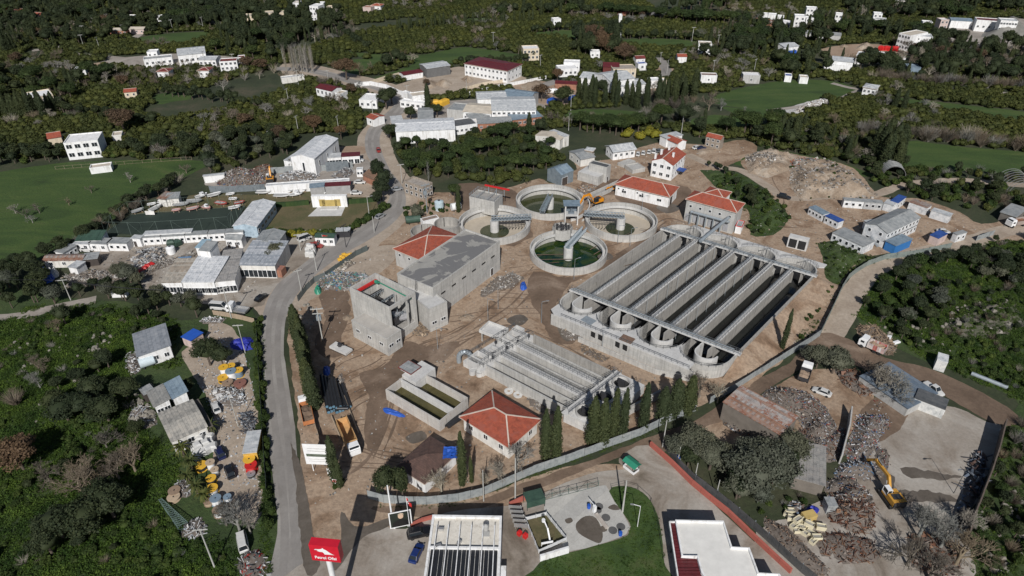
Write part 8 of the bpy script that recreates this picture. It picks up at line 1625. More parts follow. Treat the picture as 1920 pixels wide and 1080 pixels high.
# PLANTS
def fast_mesh(name,V,Fq,mats,mi=None):
 me=bpy.data.meshes.new(name);n=len(Fq);me.vertices.add(len(V));me.vertices.foreach_set('co',np.asarray(V,dtype=np.float32).ravel())
 k=Fq.shape[1];me.loops.add(n*k);me.loops.foreach_set('vertex_index',Fq.astype(np.int32).ravel());me.polygons.add(n)
 me.polygons.foreach_set('loop_start',np.arange(0,n*k,k,dtype=np.int32));
 for m in mats:me.materials.append(m)
 if mi is not None:me.polygons.foreach_set('material_index',mi.astype(np.int32))
 me.update(calc_edges=True);return me
def leaves(r,cen,rad,n,size,up=.35,sq=(1,1,1),elong=1.0):
 """n leaf quads scattered in clumps; cen (k,3), rad (k,)"""
 k=len(cen);idx=r.integers(0,k,n);d=r.normal(0,1,(n,3));d/=np.linalg.norm(d,axis=1)[:,None]
 p=cen[idx]+d*(rad[idx]*r.uniform(.55,1.05,n))[:,None]*np.array(sq);nn=d*.8+r.normal(0,.6,(n,3));nn[:,2]+=up;nn/=np.linalg.norm(nn,axis=1)[:,None]
 a=np.cross(nn,r.normal(0,1,(n,3)));a/=np.linalg.norm(a,axis=1)[:,None];b=np.cross(nn,a);s=size*r.uniform(.6,1.4,n)[:,None]
 a=a*s*elong;b=b*s*r.uniform(.5,.9,n)[:,None]
 V=np.stack([p-a,p-b*.9+a*.1,p+a,p+b],1).reshape(-1,3);return V,np.arange(4*n).reshape(n,4)
def blob(r,c,rad,sq=(1,1,1),nu=8,nv=5):  # solid core added inside a crown to block light coming through the leaves
 V=[];F_=[]
 for j in range(nv+1):
  t=math.pi*j/nv
  for i in range(nu):
   a=2*math.pi*i/nu;q=rad*(1+r.uniform(-.15,.15));V.append((c[0]+q*math.sin(t)*math.cos(a)*sq[0],c[1]+q*math.sin(t)*math.sin(a)*sq[1],c[2]+q*math.cos(t)*sq[2]))
 for j in range(nv):
  for i in range(nu):F_.append((j*nu+i,(j+1)*nu+i,(j+1)*nu+(i+1)%nu,j*nu+(i+1)%nu))
 return np.array(V),np.array(F_)
def merge(parts):
 V=[];Fs=[];M_=[];o=0
 for v,f,m in parts:V.append(v);Fs.append(f+o);M_.append(np.full(len(f),m));o+=len(v)
 return np.concatenate(V),np.concatenate(Fs),np.concatenate(M_)
def limb(p,q,r0,r1,n=5):
 p=np.array(p,float);q=np.array(q,float);d=q-p;d/=np.linalg.norm(d)+1e-9;up=np.array([0,0,1.]) if abs(d[2])<.9 else np.array([1.,0,0]);a=np.cross(d,up);a/=np.linalg.norm(a);b=np.cross(a,d)
 t=np.arange(n)*2*math.pi/n;c,s=np.cos(t)[:,None],np.sin(t)[:,None]
 V=np.concatenate([p+(a*c+b*s)*r0,q+(a*c+b*s)*r1]);i=np.arange(n);return V,np.stack([i,(i+1)%n,n+(i+1)%n,n+i],1)
def branchy(r,H_,spread,levels,n0,upright=.0,thin=.035):
 segs=[]
 def grow(p,d,L,rad,lv):
  q=p+d*L;segs.append((p,q,rad,rad*.65,lv))
  if lv>=levels:return
  for _ in range(n0 if lv else n0+1):
   nd=d+r.normal(0,spread,3)+np.array([0,0,upright]);nd/=np.linalg.norm(nd);grow(p+(q-p)*r.uniform(.55,1),nd,L*r.uniform(.6,.85),rad*.6,lv+1)
 grow(np.zeros(3),np.array([0,0,1.]),H_*.28,H_*thin,0)
 parts=[(*limb(p,q,max(a,.02),max(b,.012),4 if lv<2 else 3) ,lv) for p,q,a,b,lv in segs]
 A=[(v,f,0) for v,f,lv in parts if f.shape[1]==4];return A
def tri_to_quad(parts):return parts
KINDS={}
LM={'citrus':leafmat('citrus_leaves',(.030,.040,.010),(.056,.064,.018)),'pine':leafmat('pine_needles',(.018,.032,.010),(.042,.062,.02)),'dark':leafmat('dark_evergreen_leaves',(.016,.026,.012),(.038,.048,.022)),
      'cypress':leafmat('cypress_leaves',(.022,.032,.014),(.05,.062,.028)),'olive':leafmat('olive_leaves',(.05,.058,.042),(.095,.10,.078)),'bush':leafmat('scrub_leaves',(.016,.032,.007),(.042,.062,.016),.8,.12,(.6,.7,.65),(1.4,1.3,1.1)),
      'brown':leafmat('brown_dry_leaves',(.07,.045,.03),(.12,.08,.05)),'mimosa':leafmat('yellow_green_leaves',(.10,.11,.015),(.17,.15,.02)),'grass':leafmat('weed_leaves',(.022,.046,.007),(.052,.09,.016),.8,.16,(.5,.6,.55),(1.55,1.4,1.2)),'palm':leafmat('palm_fronds',(.04,.055,.015),(.085,.09,.03)),'dry':leafmat('dry_weeds',(.09,.08,.045),(.16,.13,.08))}
TWIG=leafmat('grey_twigs',(.2,.19,.18),(.32,.30,.285));TWIGB=leafmat('brown_twigs',(.13,.105,.09),(.21,.18,.15));BK=plain('tree_bark',(.09,.07,.055),.95,0,.3,3)
def make_kind(kind,seed,lod):
 r=np.random.default_rng(seed*31+7);f={2:1.0,1:.4,0:.14}[lod];ls={2:1.0,1:1.5,0:2.3}[lod];parts=[];trunk=[]
 if kind in ('citrus','bush','mimosa'):
  n=9;H_=3.2;a=r.uniform(0,6.28,n);q=r.uniform(.2,1.15,n);c=np.stack([np.cos(a)*q,np.sin(a)*q,r.uniform(.9,2.1,n)],1);c[0]=(0,0,1.9);rad=r.uniform(.6,1.0,n)
  v,g=leaves(r,c,rad,int(2600*f),.14*ls);parts=[(v,g,0)];cv,cg=blob(r,(0,0,1.3),1.25,(1.05,1.05,.85));parts.append((cv,cg,0));trunk.append((*limb((0,0,0),(0,0,1.3),.13,.09),1))
 elif kind in ('pine','dark','brown','olive'):
  H_=8.0;flat={'pine':.42,'dark':.85,'brown':.8,'olive':.7}[kind];R_={'pine':3.6,'dark':2.9,'brown':3.4,'olive':3.3}[kind];zc={'pine':5.6,'dark':4.9,'brown':4.9,'olive':4.6}[kind];n=26
  d=r.normal(0,1,(n,3));d/=np.linalg.norm(d,axis=1)[:,None];d[:,2]=np.where(d[:,2]<-.5,-d[:,2],d[:,2]);q=r.uniform(.45,.95,n)[:,None]*R_*.85;c=d*q*np.array([1,1,flat])+np.array([0,0,zc]);rad=r.uniform(.8,1.45,n)*(R_/3.3)
  v,g=leaves(r,c,rad,int(5200*f),.17*ls,sq=(1,1,.8));parts=[(v,g,0)]
  if kind !='brown':
   cv,cg=blob(r,(0,0,zc),R_*.72,(1,1,flat));parts.append((cv,cg,0))
  trunk.append((*limb((0,0,0),(.1,.1,zc-.8),.26,.16,6),1))
  for _ in range(6):a=r.uniform(0,6.28);trunk.append((*limb((.1,.1,zc*.5+r.uniform(0,1)),(math.cos(a)*R_*.55,math.sin(a)*R_*.55,zc+r.uniform(-.5,1)),.11,.05,4),1))
 elif kind=='cypress':
  H_=10.0;n=44;z=np.linspace(.6,9.6,n);w=np.interp(z,[0,1.2,4.5,8,10],[.5,.95,1.0,.6,.08])*1.05;a=r.uniform(0,6.28,n);c=np.stack([np.cos(a)*w*.35*r.uniform(.4,1.3,n),np.sin(a)*w*.35*r.uniform(.4,1.3,n),z],1);rad=w*r.uniform(.65,1.0,n)
  v,g=leaves(r,c,rad,int(5600*f),.13*ls,up=.5,sq=(1,1,1.35),elong=1.2);parts=[(v,g,0)];cv,cg=blob(r,(0,0,4.9),1,(.72,.72,4.5),7,8);parts.append((cv,cg,0));trunk.append((*limb((0,0,0),(0,0,1.6),.18,.14),1))
 elif kind=='palm':
  H_=5.0;V=[];n=34
  for i in range(n):
   a=i*2.4;el=r.uniform(-.3,1.2);L_=2.4;p=np.array([0,0,2.6]);w=.28
   for k in range(4):
    t=el-k*.45;q=p+np.array([math.cos(a)*math.cos(t),math.sin(a)*math.cos(t),math.sin(t)])*L_/4;s=np.array([-math.sin(a),math.cos(a),0])*w*(1-k*.22);V+=[p-s,p+s,q+s*.8,q-s*.8];p=q
  v=np.array(V);parts=[(v,np.arange(len(v)).reshape(-1,4),0)];trunk.append((*limb((0,0,0),(0,0,2.6),.32,.26,7),1))
 elif kind=='grass':
  H_=1.0;n=8;c=np.stack([r.uniform(-1.1,1.1,n),r.uniform(-1.1,1.1,n),r.uniform(.05,.25,n)],1);v,g=leaves(r,c,r.uniform(.25,.5,n),170,.10,up=.8,sq=(1.2,1.2,.6));parts=[(v,g,0)]
 elif kind in ('bare','poplar','thicket'):
  if kind=='bare':H_=8.0;A=branchy(r,8.0,.5,{2:6,1:5,0:4}[lod],3,.10);
  elif kind=='poplar':H_=14.0;A=[(*limb((0,0,0),(0,0,13.5),.2,.04,4),0)];[A.append((*limb((0,0,z_),(math.cos(z_*7)*1.0,math.sin(z_*7)*1.0,z_+r.uniform(2,3.2)),.06,.015,3),0)) for z_ in np.arange(1.5,12,.16 if lod else .4)]
  else:H_=3.0;A=[];[A.append((*limb((r.uniform(-.2,.2),r.uniform(-.2,.2),0),(math.cos(t_)*r.uniform(.6,2.2),math.sin(t_)*r.uniform(.6,2.2),r.uniform(1.6,3.0)),.04,.012,3),0)) for t_ in r.uniform(0,6.28,{2:420,1:200,0:80}[lod])]
  A=[(v,f_ if f_.shape[1]==4 else f_,0) for v,f_,_ in A];parts=A
  if lod==0 and kind=='bare':
   c=r.normal(0,1,(14,3));c/=np.linalg.norm(c,axis=1)[:,None];c=c*2.0*np.array([1,1,.8])+np.array([0,0,5]);v,g=leaves(r,c,np.full(14,1.1),260,.10,elong=3);parts.append((v,g,0))
 return parts,trunk,H_
NV={'citrus':4,'pine':4,'dark':4,'brown':3,'olive':4,'cypress':4,'bush':4,'mimosa':2,'palm':2,'grass':3,'bare':4,'poplar':2,'thicket':3}
PROTO={}
def proto(kind,v,lod):
 k=(kind,v,lod)
 if k in PROTO:return PROTO[k]
 parts,trunk,H_=make_kind(kind,v+1+10*list(NV).index(kind),lod)
 lm={'bare':TWIG if v%2 else TWIGB,'poplar':TWIG,'thicket':TWIG if v%2 else TWIGB}.get(kind) or LM[kind]
 PV,PF,PM=merge(parts+trunk);full=fast_mesh(kind+'_tree',PV,PF,[lm,BK],PM)
 cr=tr=None
 if trunk and lod==2:
  a=merge(parts);cr=fast_mesh('crown',a[0],a[1],[lm]);a=merge([(v_,f_,0) for v_,f_,_ in trunk]);tr=fast_mesh('trunk',a[0],a[1],[BK])
 PROTO[k]=(full,cr,tr,H_);return PROTO[k]
SPEC={k:[] for k in NV}
NAME={'citrus':'citrus_tree','pine':'stone_pine','dark':'evergreen_tree','brown':'brown_leaved_tree','olive':'olive_tree','cypress':'cypress_tree','bush':'shrub','mimosa':'mimosa_tree','palm':'palm_tree','grass':'weeds','bare':'bare_tree','poplar':'poplar_tree','thicket':'leafless_thicket'}
CATN={'citrus':'tree','bush':'shrub','grass':'weeds','thicket':'bush'}
def plant(kind,px,h,label=None,group=None,w=1.0):
 c=P(*px);SPEC[kind].append((c.x,c.y,h,w,label,group or 'lone plants',True))
def row(kind,pts,n,h,label,group,w=1.0,jit=.6):
 ps=[P(*p) for p in pts];seg=[(b-a).length for a,b in zip(ps,ps[1:])];T_=sum(seg)
 for i in range(n):
  d=T_*(i+.5)/n;j=0
  while d>seg[j] and j<len(seg)-1:d-=seg[j];j+=1
  c=ps[j].lerp(ps[j+1],d/seg[j]);SPEC[kind].append((c.x+rng.normal(0,jit),c.y+rng.normal(0,jit),rng.uniform(*h),w*rng.uniform(.85,1.15),label,group,True))
def inpoly_np(X,Y,poly):
 c=np.zeros(len(X),bool);n=len(poly);j=n-1
 for i in range(n):
  xi,yi=poly[i][0],poly[i][1];xj,yj=poly[j][0],poly[j][1]
  m=((yi>Y) !=(yj>Y));t=(xj-xi)*(Y-yi)/((yj-yi) if yj !=yi else 1e-9)+xi;c ^=m & (X<t);j=i
 return c
def fill(kinds,px,sp,h,label,group,jit=.45,ang=None,nz=None,w=1.0,avoid=True,world=False):
 poly=px if world else [P(*p) for p in px];xs=[p[0] for p in poly];ys=[p[1] for p in poly];cx,cy=sum(xs)/len(xs),sum(ys)/len(ys);D=max(max(xs)-min(xs),max(ys)-min(ys))*.75+sp
 n=int(2*D/sp)+1;g=np.stack(np.meshgrid(np.arange(n),np.arange(n)),-1).reshape(-1,2)*sp-D;g=g+rng.uniform(-jit,jit,g.shape)*sp
 if 'orchard' in group and 'far ev' not in group and 'leafless' not in group:g=g*np.array([.82,1.3])
 a=ang if ang is not None else rng.uniform(0,3);X=cx+g[:,0]*math.cos(a)-g[:,1]*math.sin(a);Y=cy+g[:,0]*math.sin(a)+g[:,1]*math.cos(a)
 ok=inpoly_np(X,Y,poly)
 X,Y=X[ok],Y[ok];d=Y*cp+H*sp;ok=(np.abs(X)/d<.80) & (Y>60);X,Y=X[ok],Y[ok]
 if avoid and len(X):
  bad=np.zeros(len(X),bool)
  for q in CLEAR:
   if q[:,0].max()<X.min() or q[:,0].min()>X.max() or q[:,1].max()<Y.min() or q[:,1].min()>Y.max():continue
   bad |=inpoly_np(X,Y,q)
  X,Y=X[~bad],Y[~bad]
 for x,y in zip(X,Y):
  if nz is not None:
   v=noise.noise(Vector((x*nz[0],y*nz[0],nz[2] if len(nz)>2 else 0)))
   if v<nz[1]:continue
  k=random.choices([q[0] for q in kinds],[q[1] for q in kinds])[0];lb=label if isinstance(label,str) else label[k]
  SPEC[k].append((x,y,rng.uniform(*h) if isinstance(h,tuple) else rng.uniform(*h[k]),w*rng.uniform(.85,1.2),lb,group,False))
# --- notable single trees
for px,h,lb in (((1466,655),13,'single tall narrow cypress between the big basin and the dirt road'),((868,912),16,'slender cypress right of the sagging brown roof'),((884,905),8,'short cypress hidden behind the slender one')):plant('cypress',px,h,lb,'single cypresses',.6)
for i,(px,h,w) in enumerate((((1022,860),14.5,.85),((1042,864),16,.8),((1110,832),14,1.1),((1128,836),14,1.05),((1148,826),15.5,.75),((1166,822),15,.72),((1204,808),14.5,.8),((1240,790),10.5,1.5),((1262,784),12,1.4),((1288,778),12,1.4),((632,908),14,.85),((640,914),9,.8))):plant('cypress',px,h,'dark cypress in the ragged row between hoarding and railed basin' if px[0]>1000 else 'cypress beside the white information billboard','cypresses along the hoarding' if px[0]>1000 else 'billboard cypresses',w)
row('cypress',[(558,625),(566,650),(573,690),(582,730),(592,772)],17,(10,13),'cypress in the dense dark row between main road and work site','cypress row by the road',1.25,.4)
for px,h in (((728,934),9.5),((756,938),9.5)):plant('dark',px,h,'bushy dark evergreen left of the sagging brown roof','evergreens by the old house',.7)
plant('bare',(828,925),8,'grey leafless tree in front of the sagging brown roof');plant('bare',(935,905),7,'leafless bush like tree before the gatehouse');plant('bare',(968,880),9,'tall leafless tree against the red hipped gatehouse');plant('bare',(905,915),5,'low leafless tree behind the hoarding')
plant('bare',(1310,745),8,'sprawling leafless tree above the hoarding');plant('bare',(1345,755),7,'second sprawling leafless tree above the hoarding')
for px,h,w in (((1300,850),8,1.2),((1330,880),8,1.2),((1400,915),10.5,1.35),((1445,900),10,1.3),((1480,860),8,1.1),((1420,880),9,1.2),((1380,935),7,1.1)):plant('olive',px,h,'large grey green olive tree beside the dark sheet fence','olives behind the fence',w)
for px,h,w in (((1530,690),7,1.1),((1560,700),8,1.2),((1515,680),6,1.0)):plant('olive',px,h,'dark olive tree over the old lorry','olives at the track',w)
for px,h in (((1640,740),9.5),((1670,750),10),((1655,725),8)):plant('bare',px,h,'huge grey leafless tree spreading over the dusty blue roof','trees over the blue roof',1.35)
for px,h in (((1720,1010),9),((1760,1030),9),((1700,1060),8),((1790,1060),9),((1740,1085),8),((1800,1000),7)):plant('bare',px,h,'tangled leafless tree at the bottom right','bare trees bottom right',1.3)
for px,h in (((450,995),9),((425,985),7),((470,1000),7)):plant('bare',px,h,'dark leafless tree beside the white van','trees by the van',1.1)
for px,h,w in (((165,935),10,1.25),((185,905),9,1.2),((255,885),9,1.2),((225,900),8,1.1),((95,905),7,1.1),((110,620),5,1.1)):plant('bare',px,h,'pale grey leafless tree in the lower left scrub','pale leafless trees lower left',w)
plant('brown',(45,880),8.5,'round brownish tree in the lower left corner scrub',None,1.3);plant('bare',(75,695),5,'silvery leafless bush on the left slope',None,1.3);plant('thicket',(32,760),4,'low tan thicket on the left slope')
for px,h,w in (((205,690),6,1.2),((125,610),7,1.0),((370,595),7,.9),((395,685),8.5,1.2),((420,690),7,1.1),((355,740),5,1),((170,1000),8,1.5),((120,1010),8,1.4),((215,970),8,1.4),((200,950),7,1.3),((160,780),7,1.5),((205,790),7,1.5),((240,750),6.5,1.4),((130,790),7,1.5),((180,745),6,1.5),((100,1040),7,1.3),((110,770),6,1.2),((150,720),5,1.2),((280,590),6,1.0),((260,600),5,1)):plant('dark',px,h,'dark bushy evergreen tree in the scrub left of the yard','evergreens in the left scrub',w)
for px,h in (((400,812),4.5),((345,855),5),((362,880),5),((355,905),4.5),((372,925),4.5),((385,940),4),((925,352),4.5),((988,345),4)):plant('palm',px,h,'short green palm at the edge of the left yard' if px[0]<500 else 'palm beside the track above the round tanks','palms')
plant('pine',(853,378),7.5,'round crowned pine beside the inlet works',None,.8);plant('cypress',(860,398),11,'tall cypress beside the round crowned pine',None,.8);plant('olive',(782,412),6.5,'bushy grey green tree at the bend of the main road',None,1.0)
for px,h,w in (((712,340),9,.9),((722,358),9,1.0),((716,375),9,1.0),((708,388),7,.9),((705,322),6,.8)):plant('dark',px,h,'dense dark tree at the inside of the road bend','trees at the bend',w)
for px,h,w in (((520,490),7,1.1),((505,500),6,1.0),((515,478),6,1.0)):plant('olive',px,h,'dark olive tree in front of the striped roof hall','olives by the striped roof',w)
plant('bare',(555,318),7,'round twiggy tree against the white warehouse');plant('poplar',(804,343),9,'tall pale leafless poplar above the block ruin')
row('poplar',[(541,135),(556,134),(575,134),(590,137)],15,(13,16),'tall pale leafless poplar in the row beside the far road','poplars by the far road',1.1,.8)
for px,h,w in (((650,150),12,1.3),((590,250),9,1.2),((235,250),12,1.3),((660,180),7,1.0),((525,265),8,1.1),((420,172),9,1.1),((640,262),7,1),((800,165),5,1) ,((1170,118),12,1.3),((1015,190),9,1.2),((1045,155),8,1.0),((1140,105),8,1)):plant('brown' if px[0] not in (420,) else 'bare',px,h,'broad tree with reddish brown foliage standing out from the green','brown leaved trees',w)
for px,h,w in (((980,385) if False else (1012,255),9,1.0),((505,280),7,1)):plant('dark',px,h,'dark tree beside the tan roofed barn' if px[0]>900 else 'dark tree left of the warehouse','lone dark trees',w)
for i in range(9):plant('pine',(1085+i*14+rng.uniform(-3,3),252-abs(i-5)*1.5+rng.uniform(-2,2)),rng.uniform(8,10),'stone pine with flat crown and bare trunk above the white house','stone pines above the houses',1.15)
plant('pine',(1395,250),11,'very round dense pine right of the stone house',None,1.3);plant('pine',(1360,255),9,'pine behind the stone house')
for px in ((1175,258),(1200,262),(1215,255),(1228,258)):plant('mimosa',px,4.5,'bright yellow green tree above the lane','yellow green trees',1.2)
row('cypress',[(1095,195),(1130,200),(1160,198),(1200,205),(1240,200),(1275,195)],24,(10,16),'tall dark cypress in the screen before the white metal halls','cypress screen',1.1,2.0)
for px,h in (((1150,195),17),((1262,200),16),((1300,185),16),((1275,190),15),((1085,190),12),((803,210),14),((992,255),11),((335,60),8)):plant('cypress',px,h,'very tall cypress rising above its neighbours','tall cypresses',1.2)
for px,h in (((1055,200),11),((1128,180),9),((770,225),7),((725,205),11),((735,195),9),((733,262),8),((820,220),7)):plant('dark',px,h,'dark evergreen beside the factory group','evergreens at the factory',1.2)
row('cypress',[(1630,300),(1650,312),(1668,318),(1688,300),(1660,285)],14,(13,17),'massive dark cypress at the corner of the orchard','massive cypresses',1.5,1.6)
row('cypress',[(1668,205),(1698,215)],2,(11,13),'lone cypress standing between the orchard blocks','orchard cypresses',1.1,.2)
row('cypress',[(1580,300),(1600,290)],3,(9,12),'cypress near the hoop tunnel field','field cypresses',1.1);row('cypress',[(1445,250),(1475,262),(1500,265)],6,(9,12),'cypress by the blue roofed hut','hut cypresses',1.1)
for x in range(0,110,9):plant('cypress',(x+rng.uniform(-3,3),215+x*.05+rng.uniform(-8,6)),rng.uniform(11,15),'tall cypress in the group below the cream villa','villa cypresses',1.3)
row('cypress',[(20,100),(30,98),(10,102)],4,(12,15),'dark cypress on the far left edge','left edge cypresses',1.3)
for px in ((1355,600) if False else (1010,640),):pass
row('dark',[(1375,375),(1395,380),(1415,395),(1400,360),(1380,350)],9,(3.5,5.5),'dark bush on the bank behind the tall grey building','bushes on the bank',.9);row('dark',[(1320,312),(1345,318),(1360,330)],5,(3,4.5),'dark bush beside the white office','bushes by the office',.9)
# lone leafless shrubs in the big meadow
for px,h in (((245,342),5),((172,362),4),((130,385),4),((62,418),4),((350,325),5),((30,400),5),((50,410),5),((75,400),5),((320,345),4)):plant('bare',px,h,'small silvery leafless tree standing in the big meadow','leafless trees in the meadow',1.15)
row('thicket',[(120,470),(170,440),(210,420),(250,395),(300,360),(345,335)],18,(2.5,4),'leafless bush in the hedge between meadow and pitch','meadow hedge',1.1,1.5)
row('dark',[(0,520),(60,500),(110,475),(160,450),(200,425),(240,390),(290,365),(340,340)],34,(3.5,6.5),'dark bushy tree in the hedge between meadow and pitch','meadow hedge evergreens',1.0,1.6)
row('bush',[(505,438),(540,440),(600,440),(650,436)],26,(2,2.6),'clipped green bush behind the low white kerb','park hedge',1.0,.4);row('mimosa',[(545,445),(565,444),(585,443)],7,(2.5,3.2),'yellow green bush behind the kiosk','yellow bushes',1.0,.4)
row('bush',[(660,430),(690,412),(712,400),(725,388)],22,(2,3),'dark green bush in the roadside hedge of the park','roadside hedge',1.0,.5);row('bush',[(484,600),(486,680),(490,760),(496,850),(500,925),(505,1000)],40,(1.6,2.6),'low green bush along the fence by the main road','fence bushes',.9,.4)
row('bush',[(640,910),(625,915),(648,902)],6,(1,1.6),'low weeds around the billboard cypress','junction bushes',.9,.4)
# --- orchards and background growth
OL='citrus tree standing in the regular orchard rows'
fill([('citrus',1)],[(480,200),(590,185),(705,192),(690,215),(660,235),(480,250)],4.6,(3.0,3.8),'citrus tree in the ruled orchard left of the main road','orchard left of the road',.12,R(10))
fill([('citrus',1)],[(1645,160),(1755,165),(1930,188),(1930,212),(1830,199),(1647,176)],5.2,(3.2,4.0),'citrus tree in the upper orchard strip on the right','upper right orchard',.14,R(-22))
fill([('citrus',1)],[(1507,210),(1540,192),(1600,187),(1660,195),(1740,205),(1930,226),(1930,258),(1800,252),(1700,240),(1600,234),(1515,226)],5.4,(3.4,4.2),'citrus tree in the lower orchard block on the right','lower right orchard',.12,R(-22))
fill([('pine',.3),('dark',.12),('citrus',.58)],[(745,275),(800,262),(880,258),(960,248),(1010,262),(1040,285),(1060,305),(1010,330),(960,345),(870,345),(800,330),(760,330),(750,300)],3.7,{'pine':(5,7.5),'dark':(4.5,6.5),'citrus':(3,4.5)},{'pine':'dense green pine in the plantation above the round tanks','dark':'dark tree in the plantation above the round tanks','citrus':'low orchard tree in the plantation above the round tanks'},'plantation above the tanks')
fill([('dark',.7),('bush',.3)],[(-20,300),(60,290),(130,285),(200,280),(300,272),(370,265),(380,300),(250,298),(120,302),(-20,318)],4.4,{'dark':(5,8),'bush':(2.5,4)},{'dark':'dark evergreen in the belt behind the big meadow','bush':'shrub in the belt behind the big meadow'},'belt behind the meadow')
fill([('dark',.5),('olive',.2),('citrus',.3)],[(380,300),(400,262),(480,250),(560,262),(540,290),(500,300),(440,318),(390,330)],4.6,{'dark':(5,8),'olive':(5,7),'citrus':(3,4)},{'dark':'dark tree behind the scrap yard','olive':'grey green tree behind the scrap yard','citrus':'low orchard tree behind the scrap yard'},'trees behind the scrap yard')
FARP=[(-40,-2),(1960,-2),(1960,300),(1400,300),(1330,262),(1240,245),(1060,245),(1000,240),(740,262),(700,262),(640,250),(480,262),(380,300),(-40,300)]
fill([('citrus',1)],FARP,4.3,(2.8,4.0),'low orchard tree of the wide plain beyond the works','far orchards',.12,R(12),(.011,-.36,2),1.2)
fill([('dark',.5),('pine',.25),('cypress',.25)],FARP,9.0,{'dark':(7,11),'pine':(8,11),'cypress':(8,13)},{'dark':'dark evergreen among the far orchards','pine':'tall pine among the far orchards','cypress':'narrow cypress among the far orchards'},'far evergreens',.5,None,(.016,.25,9),1.05)
fill([('bare',.62),('brown',.04),('thicket',.34)],FARP,9.0,{'bare':(5,9),'brown':(6,9),'thicket':(3,5)},{'bare':'grey leafless tree among the far orchards','brown':'brownish tree among the far orchards','thicket':'grey thicket among the far orchards'},'far leafless trees',.5,None,(.02,.10,21),1.15)
fill([('dark',.7),('cypress',.3)],[(-40,-2),(480,-2),(470,40),(330,60),(200,80),(100,90),(-40,85)],6.5,(6,10),'dark tree on the wooded far left slope','far left wood')
fill([('dark',.6),('cypress',.4)],[(395,20),(560,12),(640,30),(640,60),(560,80),(420,85),(395,60)],8,(8,13),'dark evergreen in the grove at the far upper left','upper left grove')
fill([('dark',.6),('cypress',.3),('bare',.1)],[(1560,0),(1960,0),(1960,30),(1820,25),(1720,40),(1600,40)],7.5,(7,12),'dark tree at the far upper right','upper right grove')
fill([('dark',.55),('bare',.2),('cypress',.25)],[(1640,95),(1760,80),(1960,90),(1960,150),(1800,160),(1660,150),(1560,120)],6.5,(6,12),'dark tree in the belt below the curved road','belt below the curved road')
fill([('dark',.5),('cypress',.5)],[(1380,40),(1480,45),(1540,70),(1560,120),(1470,130),(1400,110),(1330,125),(1290,110)],8,(7,12),'dark tree right of the asphalt lane','grove right of the lane')
fill([('dark',.6),('cypress',.3),('brown',.1)],[(1080,80),(1155,75),(1160,110),(1110,118),(1070,100)],7,(9,14),'dark tree in the big clump beyond the halls','big clump beyond the halls')
fill([('bush',.5),('thicket',.15),('dark',.2),('citrus',.15)],[(1390,262),(1500,245),(1640,265),(1700,305),(1800,318),(1960,325),(1960,395),(1850,398),(1720,375),(1650,350),(1600,312),(1520,292),(1430,285)],3.6,{'bush':(2,3.6),'thicket':(2,3.5),'dark':(3.5,6.5),'citrus':(2.5,3.5)},{'bush':'green shrub in the rough ground behind the cabins','thicket':'leafless thicket in the rough ground behind the cabins','dark':'dark tree in the rough ground behind the cabins','citrus':'olive green shrub in the rough ground behind the cabins'},'rough ground behind the cabins')
SR_=[(1612,500),(1660,480),(1760,462),(1860,442),(1960,428),(1960,765),(1900,745),(1800,700),(1720,665),(1680,630),(1650,610),(1610,600),(1598,560)]
fill([('dark',.5),('bush',.3),('olive',.2)],[(1612,500),(1660,480),(1760,462),(1860,442),(1960,428),(1960,560),(1860,560),(1760,580),(1730,640),(1680,640),(1650,610),(1610,600),(1598,560)],4.4,{'dark':(3.5,6),'bush':(2.2,4),'olive':(4,5.5)},{'dark':'dark evergreen bush on the scrub hill at right','bush':'green shrub on the scrub hill at right','olive':'greyish bush on the scrub hill at right'},'scrub hill at right',.5,None,(.035,-.12,4),1.1)
fill([('bush',.68),('dark',.1),('thicket',.22)],SR_,2.7,{'bush':(.8,1.9),'dark':(2,3.2),'thicket':(1.2,2.4)},{'bush':'low green shrub on the scrub hill at right','dark':'small dark bush on the scrub hill at right','thicket':'leafless brush on the scrub hill at right'},'low scrub at right',.5,None,(.06,-.2,6))
SB=[(1835,1000),(1858,870),(1895,790),(1960,775),(1990,1100),(1800,1100),(1815,1030)]
fill([('bush',.5),('dark',.3),('thicket',.2)],SB,2.6,{'bush':(1.2,2.4),'dark':(2.5,4.5),'thicket':(2,3)},{'bush':'green shrub right of the tall dark wall','dark':'dark bush right of the tall dark wall','thicket':'leafless brush right of the tall dark wall'},'scrub right of the dark wall')
LS=[(-60,610),(60,575),(200,575),(330,600),(330,690),(240,690),(240,740),(270,800),(320,840),(330,900),(310,960),(360,1010),(440,1020),(440,1110),(-100,1110)]
fill([('bush',.86),('dark',.03),('thicket',.11)],LS,2.3,{'bush':(.5,1.5),'dark':(1.6,2.6),'thicket':(.8,1.6)},{'bush':'low green shrub in the scrubland left of the road','dark':'dark bush in the scrubland left of the road','thicket':'leafless brush in the scrubland left of the road'},'low scrub at left',.5,None,(.07,.0,8),1.35)
fill([('dark',.35),('bush',.25),('bare',.4)],LS,7.0,{'dark':(3.5,6),'bush':(2.5,3.6),'bare':(4,6)},{'dark':'dark evergreen tree in the scrubland left of the road','bush':'tall green shrub in the scrubland left of the road','bare':'leafless tree in the scrubland left of the road'},'trees in the left scrub',.5,None,(.03,.14,11),1.25)
fill([('dark',.7),('olive',.3)],[(-40,520),(60,515),(110,530),(200,545),(270,560),(330,570),(300,590),(180,560),(100,575),(-40,590)],4.5,(4,7),'dark tree along the side track at left','trees on the side track')
fill([('olive',.6),('dark',.4)],[(1255,845),(1300,830),(1360,850),(1480,870),(1490,900),(1450,950),(1400,945),(1340,900),(1290,880)],4.2,(5,8),'grey green tree in the grove by the dark fence','grove by the fence',.4,None,None,1.1,False)
